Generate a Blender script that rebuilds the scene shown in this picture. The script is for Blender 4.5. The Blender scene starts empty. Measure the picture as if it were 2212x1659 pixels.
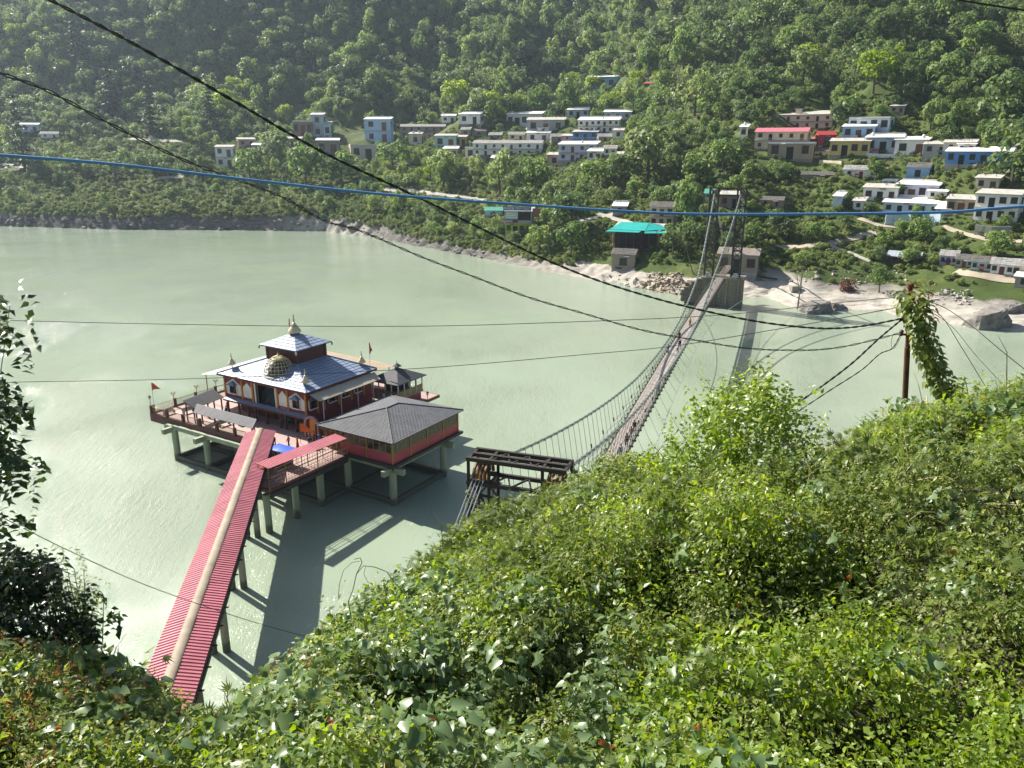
import bpy, math, random
import numpy as np
from mathutils import Vector, Matrix
from mathutils.bvhtree import BVHTree

S = bpy.context.scene
COL = S.collection
rnd = random.Random(7)
nrg = np.random.default_rng(7)
R = math.radians

# ------------------------------------------------------------------ camera
CAM = Vector((0.0, 0.0, 44.0))
PITCH = 0.298
FPX = 1685.0                      # focal length in units of a 2212 px wide picture
cd = bpy.data.cameras.new('camera')
cam = bpy.data.objects.new('camera', cd); COL.objects.link(cam)
cam.location = CAM
cam.rotation_euler = (math.pi/2 - PITCH, 0.0, 0.0)
cd.sensor_width = 36.0; cd.lens = 36.0*FPX/2212.0
cd.clip_start = 0.05; cd.clip_end = 6000.0
S.camera = cam

# ------------------------------------------------------------------ sky and sun
SUN_EL = R(38.5)
SUN_DIR = Vector((-0.765*math.cos(SUN_EL), 0.644*math.cos(SUN_EL), math.sin(SUN_EL)))   # towards the sun
w = bpy.data.worlds.new('World'); S.world = w; w.use_nodes = True
nt = w.node_tree; nt.nodes.clear()
sky = nt.nodes.new('ShaderNodeTexSky'); sky.sky_type = 'NISHITA'; sky.sun_disc = False
sky.sun_elevation = SUN_EL; sky.sun_rotation = math.atan2(SUN_DIR.x, SUN_DIR.y)
sky.air_density = 1.0; sky.dust_density = 1.5; sky.ozone_density = 1.0
bg = nt.nodes.new('ShaderNodeBackground'); bg.inputs[1].default_value = 0.052
wo = nt.nodes.new('ShaderNodeOutputWorld')
nt.links.new(sky.outputs[0], bg.inputs[0]); nt.links.new(bg.outputs[0], wo.inputs[0])
sl = bpy.data.lights.new('sun', 'SUN'); sl.energy = 5.0; sl.angle = R(0.53); sl.color = (1.0, 0.94, 0.84)
so = bpy.data.objects.new('sun', sl); COL.objects.link(so)
so.rotation_euler = SUN_DIR.to_track_quat('Z', 'Y').to_euler(); so.location = (-200, 200, 400)

S.view_settings.view_transform = 'Standard'; S.view_settings.look = 'None'
S.view_settings.exposure = 1.22; S.view_settings.gamma = 1.0
S.view_settings.use_curve_mapping = False
S.render.engine = 'CYCLES'
S.cycles.use_denoising = True
S.cycles.max_bounces = 6; S.cycles.diffuse_bounces = 3; S.cycles.glossy_bounces = 3
S.cycles.transmission_bounces = 4; S.cycles.volume_bounces = 0; S.cycles.transparent_max_bounces = 8
S.cycles.caustics_reflective = False; S.cycles.caustics_refractive = False
S.cycles.sample_clamp_indirect = 4.0

# ------------------------------------------------------------------ picture rays (photo measured 2212 wide)
CP, SP = math.cos(PITCH), math.sin(PITCH)
def ray(px, py):
    X = (px-1106.0)/FPX; Y = (829.5-py)/FPX
    return Vector((X, CP+Y*SP, -SP+Y*CP))
def at(px, py, z=0.0):
    d = ray(px, py); return CAM + d*((z-CAM.z)/d.z)
def aty(px, py, y):
    d = ray(px, py); return CAM + d*(y/d.y)
def proj(p):
    v = Vector(p)-CAM; Z = v.y*CP - v.z*SP
    if Z < 0.1: return None
    return (1106+FPX*v.x/Z, 829.5-FPX*(v.y*SP+v.z*CP)/Z, Z)
def proj_np(P):
    v = P - np.array(CAM); Z = v[:,1]*CP - v[:,2]*SP; Zs = np.maximum(Z, .1)
    return 1106+FPX*v[:,0]/Zs, 829.5-FPX*(v[:,1]*SP+v[:,2]*CP)/Zs, Z

# ------------------------------------------------------------------ materials
def nodes(name):
    m = bpy.data.materials.new(name); m.use_nodes = True
    t = m.node_tree; t.nodes.clear()
    o = t.nodes.new('ShaderNodeOutputMaterial')
    return m, t, o
def N(t, typ, **kw):
    n = t.nodes.new(typ)
    for k, v in kw.items():
        if k.startswith('i_'):
            key = k[2:]; key = int(key) if key.isdigit() else key.replace('_', ' ')
            n.inputs[key].default_value = v
        else: setattr(n, k, v)
    return n
def rgba(c): return (c[0], c[1], c[2], 1.0)
def mixcol(t, fac, a, b):
    n = t.nodes.new('ShaderNodeMix'); n.data_type = 'RGBA'
    for sock, v in ((n.inputs[0], fac), (n.inputs[6], a), (n.inputs[7], b)):
        if hasattr(v, 'links') or isinstance(v, bpy.types.NodeSocket): t.links.new(v, sock)
        else: sock.default_value = v if not isinstance(v, tuple) else rgba(v)
    return n.outputs[2]
def ramp(t, src, stops):
    n = t.nodes.new('ShaderNodeValToRGB'); e = n.color_ramp.elements
    e[0].position = stops[0][0]; e[0].color = rgba(stops[0][1])
    e[1].position = stops[-1][0]; e[1].color = rgba(stops[-1][1])
    for p, c in stops[1:-1]:
        x = e.new(p); x.color = rgba(c)
    t.links.new(src, n.inputs[0]); return n.outputs[0]
def noise(t, vec, scale, detail=3.0, rough=.55):
    n = N(t, 'ShaderNodeTexNoise', i_Scale=scale, i_Detail=detail, i_Roughness=rough)
    if vec is not None: t.links.new(vec, n.inputs['Vector'])
    return n.outputs[0]
def pm(name, c1, c2=None, scale=1.5, rough=.7, bump=0.0, bscale=12.0, metal=0.0, spec=.4, streak=False, coords='Object', vary=0.0):
    """procedural paint / stone / metal: two tones of one colour mixed by noise, with fine relief"""
    m, t, o = nodes(name)
    if c2 is None: c2 = tuple(x*.72 for x in c1)
    tc = N(t, 'ShaderNodeTexCoord'); vec = tc.outputs[coords]
    if streak:
        mp = N(t, 'ShaderNodeMapping'); mp.inputs['Scale'].default_value = (1.0, 1.0, .18)
        t.links.new(vec, mp.inputs[0]); vec = mp.outputs[0]
    f = noise(t, vec, scale, 5.0, .62)
    f2 = ramp(t, f, [(.36, (0, 0, 0)), (.68, (1, 1, 1))])
    c = mixcol(t, f2, c1, c2)
    if vary:
        oi = N(t, 'ShaderNodeObjectInfo'); mr = N(t, 'ShaderNodeMapRange'); t.links.new(oi.outputs['Random'], mr.inputs[0]); mr.inputs[3].default_value = 1-vary; mr.inputs[4].default_value = 1+vary
        hv_ = N(t, 'ShaderNodeHueSaturation'); t.links.new(c, hv_.inputs['Color']); t.links.new(mr.outputs[0], hv_.inputs['Value']); c = hv_.outputs[0]
    p = N(t, 'ShaderNodeBsdfPrincipled', i_Roughness=rough, i_Metallic=metal)
    p.inputs['Specular IOR Level'].default_value = spec
    t.links.new(c, p.inputs['Base Color'])
    if bump:
        b = N(t, 'ShaderNodeBump', i_Strength=bump, i_Distance=.02)
        t.links.new(noise(t, tc.outputs[coords], bscale, 3.0), b.inputs['Height']); t.links.new(b.outputs[0], p.inputs['Normal'])
    t.links.new(p.outputs[0], o.inputs[0]); return m
def tide(m, level=.45):
    """wet dark growth on concrete up to the flood line"""
    t = m.node_tree; p = next(n for n in t.nodes if n.type == 'BSDF_PRINCIPLED'); src = p.inputs['Base Color'].links[0].from_socket
    g = N(t, 'ShaderNodeNewGeometry'); sx = N(t, 'ShaderNodeSeparateXYZ'); t.links.new(g.outputs['Position'], sx.inputs[0])
    a = N(t, 'ShaderNodeMath', operation='MULTIPLY_ADD'); t.links.new(noise(t, g.outputs['Position'], 1.6, 4.0, .7), a.inputs[0]); a.inputs[1].default_value = -1.6; t.links.new(sx.outputs[2], a.inputs[2])
    f = ramp(t, a.outputs[0], [(max(0.0, level-.45), (1,1,1)), (min(1.0, level-.0), (0,0,0))])
    t.links.new(mixcol(t, f, src, (.105,.10,.075)), p.inputs['Base Color']); return m
def leafmat(name, cols, trans=.45, rough=.45, spec=.35, vscale=.35, big=.02):
    """leaf: colour varies leaf by leaf (attribute v) and plant by plant; thin, so light comes through"""
    m, t, o = nodes(name)
    at_ = N(t, 'ShaderNodeAttribute', attribute_name='v')
    oi = N(t, 'ShaderNodeObjectInfo')
    geo = N(t, 'ShaderNodeNewGeometry')
    n1 = noise(t, geo.outputs['Position'], big, 2.0)
    a = N(t, 'ShaderNodeMath', operation='MULTIPLY_ADD'); t.links.new(at_.outputs['Fac'], a.inputs[0]); a.inputs[1].default_value = .42
    b = N(t, 'ShaderNodeMath', operation='MULTIPLY_ADD'); t.links.new(oi.outputs['Random'], b.inputs[0]); b.inputs[1].default_value = .34
    c = N(t, 'ShaderNodeMath', operation='MULTIPLY'); t.links.new(n1, c.inputs[0]); c.inputs[1].default_value = .45
    t.links.new(c.outputs[0], b.inputs[2]); t.links.new(b.outputs[0], a.inputs[2])
    k = len(cols)-1
    col = ramp(t, a.outputs[0], [(.12+.78*i/k, c_) for i, c_ in enumerate(cols)])
    p = N(t, 'ShaderNodeBsdfPrincipled', i_Roughness=rough); p.inputs['Specular IOR Level'].default_value = spec
    t.links.new(col, p.inputs['Base Color'])
    tr = N(t, 'ShaderNodeBsdfTranslucent')
    hs = N(t, 'ShaderNodeHueSaturation', i_Hue=.485, i_Saturation=1.12, i_Value=1.75); t.links.new(col, hs.inputs['Color'])
    t.links.new(hs.outputs[0], tr.inputs[0])
    mx = N(t, 'ShaderNodeMixShader', i_0=trans); t.links.new(p.outputs[0], mx.inputs[1]); t.links.new(tr.outputs[0], mx.inputs[2])
    t.links.new(mx.outputs[0], o.inputs[0]); return m

# ------------------------------------------------------------------ mesh builder
class MB:
    def __init__(s): s.v = []; s.f = []; s.m = []; s.mi = 0
    def add(s, vs, fs):
        k = len(s.v); s.v.extend([tuple(x) for x in vs]); s.f.extend([tuple(i+k for i in f) for f in fs]); s.m.extend([s.mi]*len(fs)); return s
    def box(s, x0, x1, y0, y1, z0, z1):
        return s.add([(x0,y0,z0),(x1,y0,z0),(x1,y1,z0),(x0,y1,z0),(x0,y0,z1),(x1,y0,z1),(x1,y1,z1),(x0,y1,z1)],
                     [(0,3,2,1),(4,5,6,7),(0,1,5,4),(1,2,6,5),(2,3,7,6),(3,0,4,7)])
    def bar(s, p, q, w, h=None, up=(0,0,1)):
        h = w if h is None else h
        p = Vector(p); q = Vector(q); d = (q-p).normalized(); u = Vector(up)
        if abs(d.dot(u)) > .98: u = Vector((1,0,0))
        a = d.cross(u).normalized()*(w/2); b = a.cross(d).normalized()*(h/2)
        vs = [p-a-b, p+a-b, p+a+b, p-a+b, q-a-b, q+a-b, q+a+b, q-a+b]
        return s.add(vs, [(0,1,2,3),(7,6,5,4),(0,4,5,1),(1,5,6,2),(2,6,7,3),(3,7,4,0)])
    def tube(s, pts, r, n=6, cap=True):
        pts = [Vector(p) for p in pts]; k = len(pts)
        rs = r if isinstance(r, (list, tuple)) else [r]*k
        d0 = (pts[1]-pts[0]).normalized(); u = Vector((0,0,1)) if abs(d0.z) < .9 else Vector((1,0,0))
        a = d0.cross(u).normalized(); vs = []
        for i, p in enumerate(pts):
            d = (pts[min(i+1,k-1)]-pts[max(i-1,0)]).normalized()
            a = (a - d*a.dot(d))
            a = a.normalized() if a.length > 1e-6 else d.orthogonal().normalized()
            b = d.cross(a)
            for j in range(n):
                t = 2*math.pi*j/n; vs.append(p + (a*math.cos(t)+b*math.sin(t))*rs[i])
        fs = [(i*n+j, i*n+(j+1)%n, (i+1)*n+(j+1)%n, (i+1)*n+j) for i in range(k-1) for j in range(n)]
        if cap: fs += [tuple(range(n-1,-1,-1)), tuple(range((k-1)*n, k*n))]
        return s.add(vs, fs)
    def lathe(s, c, prof, n=12):
        vs = []; k = len(prof)
        for r, z in prof:
            for j in range(n):
                t = 2*math.pi*j/n; vs.append((c[0]+r*math.cos(t), c[1]+r*math.sin(t), c[2]+z))
        fs = [(i*n+j, i*n+(j+1)%n, (i+1)*n+(j+1)%n, (i+1)*n+j) for i in range(k-1) for j in range(n)]
        fs += [tuple(range(n-1,-1,-1)), tuple(range((k-1)*n, k*n))]
        return s.add(vs, fs)
    def poly(s, pts, th=None, up=(0,0,1)):
        """a flat polygon, or a slab of thickness th below it"""
        pts = [Vector(p) for p in pts]; n = len(pts)
        if th is None: return s.add(pts, [tuple(range(n))])
        nrm = Vector((0,0,0))
        for i in range(n): nrm += (pts[i]-pts[0]).cross(pts[(i+1)%n]-pts[0])
        nrm.normalize()
        if nrm.dot(Vector(up)) < 0: pts.reverse(); nrm = -nrm
        vs = pts + [p-nrm*th for p in pts]
        return s.add(vs, [tuple(range(n)), tuple(range(2*n-1, n-1, -1))] + [(i, i+n, (i+1)%n+n, (i+1)%n) for i in range(n)])
    def corr(s, a, b, c, d, n, amp, axis=0, th=.0):
        """ribbed sheet a-b-c-d: ribs run from side ab to side dc, n ribs counted along ab"""
        a, b, c, d = [Vector(x) for x in (a,b,c,d)]
        nr = (b-a).cross(d-a).normalized()
        if nr.z < 0: nr = -nr
        vs = []
        for i in range(2*n+1):
            t = i/(2*n); o = nr*(amp if i % 2 else -amp)
            vs += [a.lerp(b, t)+o, d.lerp(c, t)+o]
        return s.add(vs, [(2*i, 2*i+2, 2*i+3, 2*i+1) for i in range(2*n)])
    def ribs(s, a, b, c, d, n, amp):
        """box-ribbed sheet: flat crests (material 0) and darker troughs (material 1) that paint stripes of sky reflection"""
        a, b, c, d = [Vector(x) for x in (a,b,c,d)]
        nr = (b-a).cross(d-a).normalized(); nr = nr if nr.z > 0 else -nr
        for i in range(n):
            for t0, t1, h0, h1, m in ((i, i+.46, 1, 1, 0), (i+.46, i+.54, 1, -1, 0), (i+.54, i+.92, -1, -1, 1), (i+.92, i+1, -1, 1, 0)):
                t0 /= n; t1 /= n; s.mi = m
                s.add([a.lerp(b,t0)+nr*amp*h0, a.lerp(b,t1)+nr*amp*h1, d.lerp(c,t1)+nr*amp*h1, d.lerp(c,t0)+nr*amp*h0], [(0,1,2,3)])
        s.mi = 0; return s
    def mesh(s, name, mats, smooth=False, off=None):
        me = bpy.data.meshes.new(name)
        vs = s.v if off is None else [(x-off[0], y-off[1], z-off[2]) for x, y, z in s.v]
        me.from_pydata(vs, [], s.f)
        if not isinstance(mats, (list, tuple)): mats = [mats]
        for m in mats: me.materials.append(m)
        if len(mats) > 1: me.polygons.foreach_set('material_index', s.m)
        if smooth: me.polygons.foreach_set('use_smooth', [True]*len(me.polygons))
        me.update(); return me
    def build(s, name, mats, parent=None, smooth=False, off=None):
        if off is None and parent is not None and 'off' in OFF.get(parent.name, {}): off = OFF[parent.name]['off']
        o = bpy.data.objects.new(name, s.mesh(name, mats, smooth, off)); COL.objects.link(o)
        if parent is not None:
            o.parent = parent
            OFF[o.name] = {'off': off} if off is not None else {}
        return o
OFF = {}
def tag(o, label=None, cat=None, group=None, kind=None):
    if label: o['label'] = label
    if cat: o['category'] = cat
    if group: o['group'] = group
    if kind: o['kind'] = kind
    return o
def thing(name, label, cat, loc=(0,0,0), rotz=0.0, group=None, off=None):
    o = bpy.data.objects.new(name, None); COL.objects.link(o)
    o.location = loc; o.rotation_euler = (0,0,rotz); o.empty_display_size = .2
    if off is not None: OFF[o.name] = {'off': tuple(off)}
    return tag(o, label, cat, group)
def inst(name, me, parent=None, loc=(0,0,0), rot=(0,0,0), sc=(1,1,1)):
    o = bpy.data.objects.new(name, me); COL.objects.link(o)
    o.location = loc; o.rotation_euler = rot; o.scale = sc
    if parent is not None: o.parent = parent
    return o
def npmesh(name, V, F, mats, attr=None, smooth=False, mi=None):
    """mesh from numpy arrays; F is (n,k) with k corners a face"""
    me = bpy.data.meshes.new(name)
    V = np.ascontiguousarray(V, np.float32); F = np.ascontiguousarray(F, np.int32); n, k = F.shape
    me.vertices.add(len(V)); me.vertices.foreach_set('co', V.ravel())
    me.loops.add(n*k); me.loops.foreach_set('vertex_index', F.ravel())
    me.polygons.add(n); me.polygons.foreach_set('loop_start', np.arange(0, n*k, k, dtype=np.int32))
    if not isinstance(mats, (list, tuple)): mats = [mats]
    for m in mats: me.materials.append(m)
    if mi is not None: me.polygons.foreach_set('material_index', np.ascontiguousarray(mi, np.int32))
    if smooth: me.polygons.foreach_set('use_smooth', np.ones(n, bool))
    me.update(calc_edges=True)
    for an, av in (attr or {}).items():
        a = me.attributes.new(an, 'FLOAT', 'POINT'); a.data.foreach_set('value', np.ascontiguousarray(av, np.float32))
    return me
def scatter(name, me_list, P, rot, sc, idx, label, cat, group=None):
    """one 'stuff' object: points that draw one of several small meshes each (geometry nodes)"""
    pm_ = bpy.data.meshes.new(name); n = len(P)
    pm_.vertices.add(n); pm_.vertices.foreach_set('co', np.ascontiguousarray(P, np.float32).ravel())
    for an, typ, av in (('rot', 'FLOAT_VECTOR', rot), ('sc', 'FLOAT', sc), ('idx', 'INT', idx)):
        a = pm_.attributes.new(an, typ, 'POINT')
        a.data.foreach_set('vector' if typ == 'FLOAT_VECTOR' else 'value', np.ascontiguousarray(av, np.int32 if typ == 'INT' else np.float32).ravel())
    pm_.update()
    o = bpy.data.objects.new(name, pm_); COL.objects.link(o)
    g = bpy.data.node_groups.new(name, 'GeometryNodeTree')
    g.interface.new_socket('Geometry', in_out='INPUT', socket_type='NodeSocketGeometry')
    g.interface.new_socket('Geometry', in_out='OUTPUT', socket_type='NodeSocketGeometry')
    gi = g.nodes.new('NodeGroupInput'); go = g.nodes.new('NodeGroupOutput')
    jn = g.nodes.new('GeometryNodeGeometryToInstance')
    for me in reversed(me_list):
        src = bpy.data.objects.new(me.name, me)          # only a carrier for the mesh; not part of the scene
        oi = g.nodes.new('GeometryNodeObjectInfo'); oi.inputs['Object'].default_value = src; oi.inputs['As Instance'].default_value = False
        g.links.new(oi.outputs['Geometry'], jn.inputs[0])
    ip = g.nodes.new('GeometryNodeInstanceOnPoints'); ip.inputs['Pick Instance'].default_value = True
    def na(nm, dt):
        a = g.nodes.new('GeometryNodeInputNamedAttribute'); a.data_type = dt; a.inputs['Name'].default_value = nm; return a.outputs[0]
    g.links.new(gi.outputs[0], ip.inputs['Points']); g.links.new(jn.outputs[0], ip.inputs['Instance'])
    g.links.new(na('idx', 'INT'), ip.inputs['Instance Index'])
    g.links.new(na('rot', 'FLOAT_VECTOR'), ip.inputs['Rotation']); g.links.new(na('sc', 'FLOAT'), ip.inputs['Scale'])
    g.links.new(ip.outputs[0], go.inputs[0])
    md = o.modifiers.new('scatter', 'NODES'); md.node_group = g
    return tag(o, label, cat, group, 'stuff')

# value noise for shapes (numpy)
def vnoise(x, y, seed=0):
    xi = np.floor(x).astype(np.int64); yi = np.floor(y).astype(np.int64); fx = x-xi; fy = y-yi
    fx = fx*fx*(3-2*fx); fy = fy*fy*(3-2*fy)
    def h(a, b):
        k = (a*374761393 + b*668265263 + seed*1442695041) & 0xffffffff
        k = ((k ^ (k >> 13))*1274126177) & 0xffffffff
        return ((k ^ (k >> 16)) & 0xffff)/65535.0
    return (h(xi,yi)*(1-fx)+h(xi+1,yi)*fx)*(1-fy) + (h(xi,yi+1)*(1-fx)+h(xi+1,yi+1)*fx)*fy - .5
def fbm(x, y, seed=0, o=4):
    r = 0; a = 1.0
    for i in range(o): r = r + a*vnoise(x*2**i, y*2**i, seed+i); a *= .5
    return r
# ------------------------------------------------------------------ water
m_water, t, o = nodes('river_water')
geo = N(t, 'ShaderNodeNewGeometry'); pos = geo.outputs['Position']
f = noise(t, pos, .012, 4.0, .6)
mp = N(t, 'ShaderNodeMapping'); mp.inputs['Rotation'].default_value = (0, 0, R(38)); mp.inputs['Scale'].default_value = (1.0, .3, 1.0)
t.links.new(pos, mp.inputs[0]); flow = mp.outputs[0]
f2 = noise(t, flow, .09, 6.0, .68)
c = mixcol(t, f2, (.232, .296, .208), (.298, .356, .268))
c = mixcol(t, ramp(t, f, [(.4, (0,0,0)), (.62, (1,1,1))]), c, (.300, .362, .280))
p = N(t, 'ShaderNodeBsdfPrincipled', i_Roughness=.06, i_IOR=1.33); p.inputs['Specular IOR Level'].default_value = .5
t.links.new(c, p.inputs['Base Color'])
w1 = noise(t, flow, .35, 4.0, .6); w2 = noise(t, flow, 1.7, 4.0, .65); w3 = noise(t, pos, 7.0, 3.0, .65)
patch = ramp(t, noise(t, pos, .028, 3.0, .6), [(.38, (.15,.15,.15)), (.62, (1,1,1))])
def bump_(h, st, dist, nrm=None):
    b_ = N(t, 'ShaderNodeBump', i_Distance=dist); t.links.new(h, b_.inputs['Height'])
    k_ = N(t, 'ShaderNodeMath', operation='MULTIPLY'); t.links.new(patch, k_.inputs[0]); k_.inputs[1].default_value = st; t.links.new(k_.outputs[0], b_.inputs['Strength'])
    if nrm is not None: t.links.new(nrm, b_.inputs['Normal'])
    return b_
b1 = bump_(w1, .30, .8); b2 = bump_(w2, .62, .22, b1.outputs[0]); b3 = bump_(w3, 1.0, .16, b2.outputs[0])
t.links.new(b3.outputs[0], p.inputs['Normal']); t.links.new(p.outputs[0], o.inputs[0])
wb = MB(); wb.poly([(-1500,-60,0),(900,-60,0),(900,900,0),(-1500,900,0)])
tag(wb.build('river_water', m_water), kind='structure')

# ------------------------------------------------------------------ far bank and hillside
SH = np.array([(-1500,640),(-1000,560),(-600,500),(-420,470),(-289,447),(-213,427),(-151,425),(-99,418),(-63,386),(-40,352),(-21,330),(-1,302),(14,281),(30,263),(44,243),(54,235),(66,233),(76,231),
               (81,215),(92,213),(102.6,212),(106,201),(114,193),(126,187),(160,170),(230,135),(360,80)], float)
seg = np.r_[0, np.cumsum(np.linalg.norm(np.diff(SH, axis=0), axis=1))]
dense = []
k = 0.0
while k < seg[-1]:
    x = np.interp(k, seg, SH[:,0]); dense.append(k)
    k += 1.1 if -110 < x < 140 else (2.6 if -330 < x < 210 else 14.0)
U = np.array(dense); SX = np.interp(U, seg, SH[:,0]); SY = np.interp(U, seg, SH[:,1])
TT = np.r_[-30, -12, -4, np.arange(-2, 14, .7), np.arange(14, 40, 1.3), np.arange(40, 160, 3.2), np.arange(160, 420, 6.5), np.arange(420, 760, 20)]
dirx = np.interp(SX, [-600, -300, -100, 60, 130, 300], [-.12, -.05, .12, .42, .52, .62]); diry = np.sqrt(1-dirx**2)
GX = SX[:,None]+dirx[:,None]*TT[None,:]; GY = SY[:,None]+diry[:,None]*TT[None,:]
T2 = np.repeat(TT[None,:], len(U), 0); X2 = np.repeat(SX[:,None], len(TT), 1)
def prof(xs, ys, T): return np.interp(T, xs, ys)
pA = prof([-30,-4,0,3,8,14,30,60,140,200,330,600,1300], [-8,-1,0.1,4,8.5,11,15,25,47,73,145,330,620], T2)      # left: steep rock bank
pB = prof([-30,-4,0,4,10,22,40,75,140,200,330,600,1300], [-8,-.8,0.1,1.6,4,10,15.5,25,47,73,145,320,620], T2)   # middle
pC = prof([-30,-6,0,8,20,30,40,75,105,140,200,330,600,1300], [-7,-.8,0.05,.9,2.8,5.5,10,22,35,47,76,142,290,560], T2)  # right: sand shelf
wl = np.clip((X2+20)/50, 0, 1)*0; wB = np.interp(X2, [-90,-40,60,85], [0,1,1,0]); wC = np.interp(X2, [58,85], [0,1]); wA = 1-wB-wC
GZ = pA*wA+pB*wB+pC*wC
hi = np.clip((T2-30)/170, 0, 1)
GZ += fbm(GX/55, GY/55, 3)*26*hi + fbm(GX/16, GY/16, 9, 3)*3.0*np.clip((T2-8)/40, 0, 1)
GZ += fbm(GX/150, GY/150, 21, 2)*70*np.clip((T2-170)/250, 0, 1)
# spur added to shade the upper left slope: its flank falls towards the river and to the right
added_spur = np.clip((T2-190)/240, 0, 1)**1.2*np.clip((-40-GX)/260, 0, 1)
GZ += added_spur*85
gully = np.exp(-((GX-(20+.18*(GY-520)))/62)**2)*np.clip((T2-160)/160, 0, 1)
GZ -= gully*55
# rock relief and strata on the bank
bank = np.clip(1-np.abs(T2-6)/18, 0, 1)*(T2 > -2)
rough = fbm(GX/3.2, GY/3.2, 31, 4)
GZ += bank*rough*np.interp(X2, [-100,-40,60,90], [3.0,2.6,1.4,.75])
st = np.interp(X2, [30,80,140,170], [0,1,1,0])*np.clip(1-T2/32, 0, 1)*(T2 > -1)
lay = GZ+fbm(GX/9, GY/9, 77, 3)*1.1
GZ += st*(np.round(lay/.75)*.75-lay)*.8
nu, ntt = GZ.shape
idx = np.arange(nu*ntt).reshape(nu, ntt)
F4 = np.stack([idx[:-1,:-1], idx[1:,:-1], idx[1:,1:], idx[:-1,1:]], -1).reshape(-1, 4)
V = np.stack([GX, GY, GZ], -1).reshape(-1, 3)
n0 = np.cross(V[F4[0,1]]-V[F4[0,0]], V[F4[0,2]]-V[F4[0,0]])
if n0[2] < 0: F4 = F4[:, ::-1].copy()
sand = (np.interp(X2, [-330,-290,-270,-135,-110,-78,-60,-15,4,25,60,150], [.5,.4,.0,.05,.75,.7,.1,.1,.45,.85,1,1])*np.interp(T2, [-30, 14, 24, 30], [1,1,.4,0])).ravel()
rock = (np.interp(T2, [-30, 5, 9], [1,1,0])*wA + np.interp(T2, [-30, 7, 12], [1,1,0])*wB + np.interp(T2, [-30,20,27], [1,1,0])*wC).ravel()
m_hill, t, o = nodes('hillside_ground')
geo = N(t, 'ShaderNodeNewGeometry'); pos = geo.outputs['Position']
a_s = N(t, 'ShaderNodeAttribute', attribute_name='sand').outputs['Fac']; a_r = N(t, 'ShaderNodeAttribute', attribute_name='rock').outputs['Fac']
g = ramp(t, noise(t, pos, .05, 6.0, .7), [(.3, (.04,.06,.016)), (.5, (.075,.105,.026)), (.68, (.16,.165,.06))])
g = mixcol(t, ramp(t, noise(t, pos, .9, 4.0, .7), [(.35,(0,0,0)), (.7,(1,1,1))]), g, (.055,.085,.022))
mp = N(t, 'ShaderNodeMapping'); mp.inputs['Scale'].default_value = (.25,.25,1.6); t.links.new(pos, mp.inputs[0])
rk = ramp(t, noise(t, mp.outputs[0], .9, 6.0, .7), [(.3, (.03,.029,.027)), (.5, (.085,.08,.073)), (.7, (.19,.18,.16))])
sd = ramp(t, noise(t, mp.outputs[0], .7, 6.0, .72), [(.28, (.20,.18,.15)), (.45, (.39,.36,.31)), (.7, (.50,.465,.41))])
rs = mixcol(t, a_s, rk, sd)
nb = N(t, 'ShaderNodeMath', operation='ADD'); t.links.new(a_r, nb.inputs[0])
sb = N(t, 'ShaderNodeMath', operation='MULTIPLY_ADD'); t.links.new(noise(t, pos, .18, 4.0, .7), sb.inputs[0]); sb.inputs[1].default_value = 1.4; sb.inputs[2].default_value = -.7
t.links.new(sb.outputs[0], nb.inputs[1])
fm = ramp(t, nb.outputs[0], [(.38,(0,0,0)), (.58,(1,1,1))])
c = mixcol(t, fm, g, rs)
p = N(t, 'ShaderNodeBsdfPrincipled', i_Roughness=.9); p.inputs['Specular IOR Level'].default_value = .15
t.links.new(c, p.inputs['Base Color'])
b = N(t, 'ShaderNodeBump', i_Strength=.8, i_Distance=.5); t.links.new(noise(t, mp.outputs[0], 1.3, 6.0, .7), b.inputs['Height']); t.links.new(b.outputs[0], p.inputs['Normal'])
t.links.new(p.outputs[0], o.inputs[0])
hill = bpy.data.objects.new('hillside_terrain', npmesh('hillside_terrain', V, F4, m_hill, {'sand': sand, 'rock': rock}, smooth=True)); COL.objects.link(hill)
tag(hill, kind='structure')
BV = BVHTree.FromPolygons([tuple(v) for v in V.tolist()], [tuple(f) for f in F4.tolist()])
def ground(x, y):
    h = BV.ray_cast(Vector((x, y, 2000)), Vector((0, 0, -1)))
    return h[0].z if h[0] is not None else 0.0
def hit(px, py):
    """the spot of the far bank seen at a photo position"""
    h = BV.ray_cast(CAM, ray(px, py).normalized())
    return h[0] if h[0] is not None else None
# ------------------------------------------------------------------ temple complex; own axes: X away to the right, Y away to the left
TH = R(58.3154); TO = Vector((-14.8089, 90.0585, 0))
def tw(x, y, z=0): 
    c, s = math.cos(TH), math.sin(TH); return Vector((TO.x+c*x-s*y, TO.y+s*x+c*y, z))
def tthing(name, label, cat, base, group=None):
    return thing(name, label, cat, tw(*base), TH, group, off=base)
M_red = pm('temple_red_paint', (.27,.036,.033), (.21,.03,.028), 1.2, .65, .2)
M_dkred = pm('dark_red_paint', (.12,.028,.024), (.085,.022,.02), 1.2, .7, .2)
M_maroon = pm('maroon_timber', (.11,.03,.024), (.07,.022,.02), 1.5, .7, .2)
M_white = pm('white_paint', (.80,.77,.70), (.66,.63,.56), .8, .7)
M_orange = pm('orange_paint', (.60,.27,.045), (.45,.19,.035), 1.0, .55)
M_tileblue = pm('blue_grey_roof_metal', (.27,.33,.46), (.21,.26,.37), .7, .5, .05, spec=.35)
M_tileback = pm('roof_underlay', (.09,.12,.19), (.075,.10,.16), 1, .7)
M_hood = pm('blue_grey_hood', (.17,.22,.33), (.12,.15,.23), 1.5, .5)
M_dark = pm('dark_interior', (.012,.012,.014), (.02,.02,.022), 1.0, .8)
M_tarp = pm('dark_tarpaulin', (.035,.042,.055), (.012,.015,.02), 1.4, .6, .6, 3)
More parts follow.
